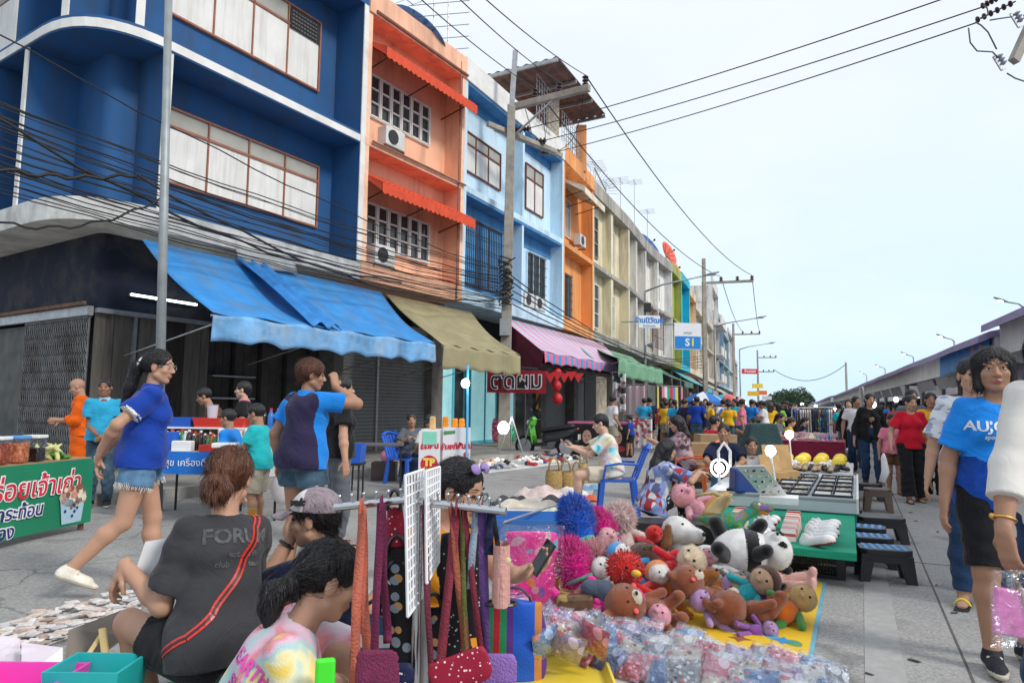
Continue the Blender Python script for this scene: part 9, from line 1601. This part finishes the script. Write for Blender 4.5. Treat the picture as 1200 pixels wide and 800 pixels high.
for k in range(26):p=P(.45+.5*rnd.random(),-.65-1.3*rnd.random(),.435);shoe('tan sandal in the row behind the trinket trays',p,rnd.uniform(130,180),'tan' if k%3 else 'black',sole='dark',group='sandals behind the trinket trays',scale=.9,cat='sandal')
stall('stall draped in maroon cloth to the ground with glassware on top',4.9,-1.45,1.4,1.5,.72,MRC,.68)
for k in range(26):p=P(4.35+1.1*rnd.random(),-.8-1.3*rnd.random(),.722);lathe_thing('glass_ornament','small pinkish clear ornament on the maroon stall','ornament',p,[(0,0),(.03,0),(.012,.04),(.045,.1),(.04,.15),(0,.15)],M('pink glass',(.7,.5,.55),.1,.1,alpha=.45,spec=.8),8,'clear ornaments on the maroon stall')
m=MB();p=D(915,512,12.8);m.cbox(p+V((-.35,0,-.15)),(.9,.5,.8),taper=.55);single(m,'cloth_heap',cl('dark teal cloth',(.03,.06,.065)),'dark teal covered heap left of the bright round lamp','heap',bev=.05)
t=stall('sloping shoe stall on the lane side beyond the maroon one',8.1,-.95,3.4,.9,.35,cl('dark stall cloth',(.05,.05,.06)),.3)
for k in range(70):p=P(6.6+3.1*rnd.random(),-.58-.75*rnd.random(),.36);c=rnd.choice(('white','white','black','navy','red','grey','blue','cream'));shoe('%s shoe packed on the sloping stall by the lane'%c,p,rnd.uniform(40,120),c,group='shoes packed on the lane side stall')
COLG=['white','red','blue','pink','black','navy','cream','teal','mustard','coral']
for i in range(12):
 a=11.5+i*3.6;nm=('near','second','third','fourth','fifth','sixth','seventh','eighth','ninth','tenth','eleventh','farthest')[i];stall('%s goods stall in the row running up the lane past the shoes'%nm,a,-1.2,2.8,1.6,.55,cl('stall cloth %d'%i,rnd.choice(((.5,.5,.5),(.1,.12,.3),(.3,.05,.06),(.55,.5,.4)))),.4);goods(16,a,-1.2,.55,COLG,'goods heaped on stalls up the lane','folded_goods','%s goods heaped on a stall up the lane',.3,.16,(1.2,.65))
r0,r1=D(928,478,20.5),D(990,477,19.6);t=thing('clothes_rack','long clothes rail hung with garments beside the lane','clothes rack',((r0 .x+r1 .x)/2,20,0));MB().tube([r0,r1],.02,8).build('rail',STEEL,t)
for e in(r0,r1):MB().tube([e,(e.x,e.y,0)],.022,8).build('post',STEEL,t)
gc=['black','brown','brown','white','white','cream','white','cream','plum','jeans','jeans','denim','jeans','fade','denim','white','white','coral','brown','red','black','black']
gused={}
for i,c in enumerate(gc):
 f=(i+.6)/(len(gc)+.4);p=r0 .lerp(r1,f);L=.95 if c in('jeans','denim','fade','white')else.8;m=MB();d=V((.35,.94,0));q2=V((.94,-.35,0))
 m.sheet(lambda a,b:p+d*((a-.5)*(.3+.12*b))+q2*(.02*math.sin(a*9+i)*b)+V((0,0,-.05-L*b-.05*(abs(a-.5)*2)**2*(1-b))),8,8,.03);lb='%s garment hanging on the rail, %s'%(c,('left part','middle part','right part')[min(2,i*3//len(gc))]);single(m,'hanging_garment',C_[c],lb,'garment','garments hanging on the long rail',smooth=True)
def parasol(label,c,r,cols,ztop):
 t=thing('parasol',label,'parasol',(c.x,c.y,0));n=8;m=MB()
 for i in range(n):
  a0,a1=2*math.pi*i/n,2*math.pi*(i+1)/n;P0=V((c.x,c.y,ztop));pa=lambda a,k:V((c.x+r*k*math.cos(a),c.y+r*k*math.sin(a),ztop-.45*r*k**1.6));m.add([P0,pa(a0,.5),pa(a1,.5),pa(a0,1),pa(a1,1),pa(a0,1)-V((0,0,.15)),pa(a1,1)-V((0,0,.15))],[(0,1,2),(1,3,4,2),(3,5,6,4)],i%2)
 m.build('canopy',cols,t);MB().tube([(c.x,c.y,0),(c.x,c.y,ztop)],.025,8).build('pole',METAL,t)
parasol('blue and white market parasol among the crowd',V((D(824,470,30.).x,30.,0)),.95,[M('parasol blue',(.02,.15,.5)),M('parasol white',(.7,.72,.75))],2.08)
parasol('turquoise parasol behind the blue and white one',V((D(846,470,36.).x,36.,0)),1.,[M('parasol turquoise',(.05,.4,.5)),M('parasol turquoise2',(.04,.33,.45))],2.1)
p=D(854,476,27.5);single(MB().ell((p.x,27.5,1.72),(.24,.08,.2),14,10),'balloon',M('coral balloon',(.8,.16,.18)),'coral pink balloon shape above the crowd by the parasol','balloon',smooth=True)
def cloth_panel(label,a,b,z0,z1,mat,name='fabric_display',cat='display'):
 t=thing(name,label,cat,(a+b)/2);t.location.z=0;WM[t.name]=Matrix.Translation(t.location);m=MB();d=b-a;m.sheet(lambda u,v:V((a.x+d.x*u,a.y+d.y*u+.03*math.sin(u*19),z1-(z1-z0)*v)),16,4,.02);m.build('cloth',mat,t)
 for e in(a,b):MB().tube([(e.x,e.y+.06,0),(e.x,e.y+.06,z1+.05)],.02,6).build('post',METAL,t)
 MB().tube([(a.x,a.y+.06,z1+.05),(b.x,b.y+.06,z1+.05)],.016,6).build('rail',METAL,t)
PKC=MP('pink plaid','brick',[(.7,.5,.5),(.65,.4,.43),(.75,.7,.68)],8,.85,.1);cloth_panel('pink plaid cloths hung on a frame beyond the cosmetics counter',D(731,480,24.5),D(756,480,24.),1.1,2.1,PKC);cloth_panel('white patterned sheets hung low on a frame by the child in blue',D(742,500,21.5),D(764,500,21.2),.12,1.0,MP('white red print','cells',[(.7,.66,.64),(.7,.66,.64),(.45,.1,.12),(.7,.66,.64)],9,.85,.1))
HATS=MP('small hung goods','cells',[(.7,.7,.7),(.05,.05,.05),(.4,.3,.3),(.75,.74,.72)],5,.8,.1);cloth_panel('frame hung with small black and white goods behind the man in white',D(718,480,24.),D(733,480,23.8),1.2,2.5,HATS)
cloth_panel('rack of bright hanging clothes deep under the green awning',D(770,480,34),D(800,480,35),.6,2.4,MP('bright clothes','stripe',[(.5,.05,.06),(.1,.2,.5),(.6,.5,.1),(.02,.02,.03),(.6,.2,.3),(.6,.6,.6),(.05,.3,.2)],.9,.85,.2,axis='X'));cloth_panel('second rack of bright hanging clothes by the parasol',D(845,480,44),D(868,480,46),.6,2.2,MC['bright clothes'])
LANT=M('red lantern',(.5,.015,.02),.5)
for i,(px,py)in enumerate(((652,437),(652,452),(653,467))):single(MB().ell(D(px,py,21.2),(.16,.16,.18),14,10),'lantern',LANT,'red paper lantern, %s of the three hanging by the glass shop'%('top','middle','lowest')[i],'lantern',smooth=True)
for i in range(9):p=D(612+i*8.2,441-2*(i%2),20.2+.15*i);m=MB();m.slab([p+V((-.16,0,.1)),p+V((.16,0,.1)),p+V((0,0,-.2))],(0,.02,0),1.);single(m,'pennant',LANT,'dark red pennant in the string under the striped awning','pennant','pennants under the striped awning')
for i,(px,py,Y,r)in enumerate(((979,479,22,.06),(1022,474,26,.13),(940,474,45,.1),(904,478,40,.09),(873,472,38,.08),(860,474,36,.08),(921,476,60,.12),(956,476,55,.11),(1050,468,24,.08),(1067,462,22,.07))):p=D(px,py,Y);bulb('white market lamp glowing over the crowd, number %d from the clothes rack'%i if 0 else 'white market lamp %s'%('above the clothes rack','glowing large under the pavilion by the gutter post','over the middle of the far crowd','over the left of the far crowd','by the turquoise parasol','left of the turquoise parasol','far off near the vanishing point','far off beyond the clothes rack','under the purple pavilion eave behind the red t-shirt','under the purple pavilion by the mustard t-shirt')[i],p,0.,r,METAL)
for px,py,Y,w,h,lab in((826,530,10.9,.55,.5,'tall tan carton behind the orange chair'),(822,545,10.6,.5,.26,'low tan carton in front of the tall one'),(893,520,13.,.5,.35,'tan carton beside the man in cyan'),(838,512,11.6,.6,.3,'long tan carton with a printed label behind the woman in navy')):p=D(px,py,Y);single(MB().cbox((p.x,Y,max(h/2,p.z-.1)),(w,.4,h)),'carton',CARD,lab,'carton',bev=.01)
p=G(815,572);single(MB().cbox(p+V((0,.1,.12)),(.34,.26,.24)),'plastic_box',PL['black'],'black plastic box beside the orange chair','box',bev=.015)
for k,(px,py,w,c,lab)in enumerate(((800,588,.6,'pink','pale pink cloth on the ground by the hawaiian shirt'),(830,590,.5,'white','white net cloth beside the ring lamp'),(845,585,.4,'coral','coral cloth under the ring lamp'))):garment(lab,G(px,py,.01),w,.4,.14,TOPC[c],k,k*2)
for i in range(10):
 t0=t_of(17)+i*3.;o_=PP(t0,6.2,0);m=MB();m.sheet(lambda a,b:PP(t0+2.4*a,5.3+.06*math.sin(a*40),1.95-1.1*b),24,3,.03);single(m,'clothes_row',MP('dark clothes %d'%(i%3),'stripe',[[(.03,.03,.04),(.1,.05,.05),(.02,.05,.1),(.2,.2,.2)],[(.02,.1,.25),(.02,.02,.02),(.2,.05,.1)],[(.3,.3,.3),(.05,.05,.06),(.25,.2,.1)]][i%3],.7,.85,.2,axis='Y'),'row of dark clothes inside the purple pavilion, bay %s from the near end'%('one','two','three','four','five','six','seven','eight','nine','ten')[i],'clothes')
LIT=M('litter',(.09,.08,.07),.9)
for k in range(26):
 a,b=-6.6+7*rnd.random(),-.5+2.2*rnd.random();p=P(a,b,.008);d=V((rnd.uniform(-1,1),rnd.uniform(-1,1),0)).normalized()*rnd.uniform(.012,.035);e=V((-d.y,d.x,0))*.35;m=MB();m.hexa([p-d-e,p+d*.8-e*.6,p+d+e,p-d*.7+e*.9],[p-d-e+V((0,0,.004)),p+d*.8-e*.6+V((0,0,.009)),p+d+e+V((0,0,.003)),p-d*.7+e*.9+V((0,0,.006))]);single(m,'litter_scrap',LIT,'small dark scrap of litter on the lane concrete','litter','scraps of litter on the lane')
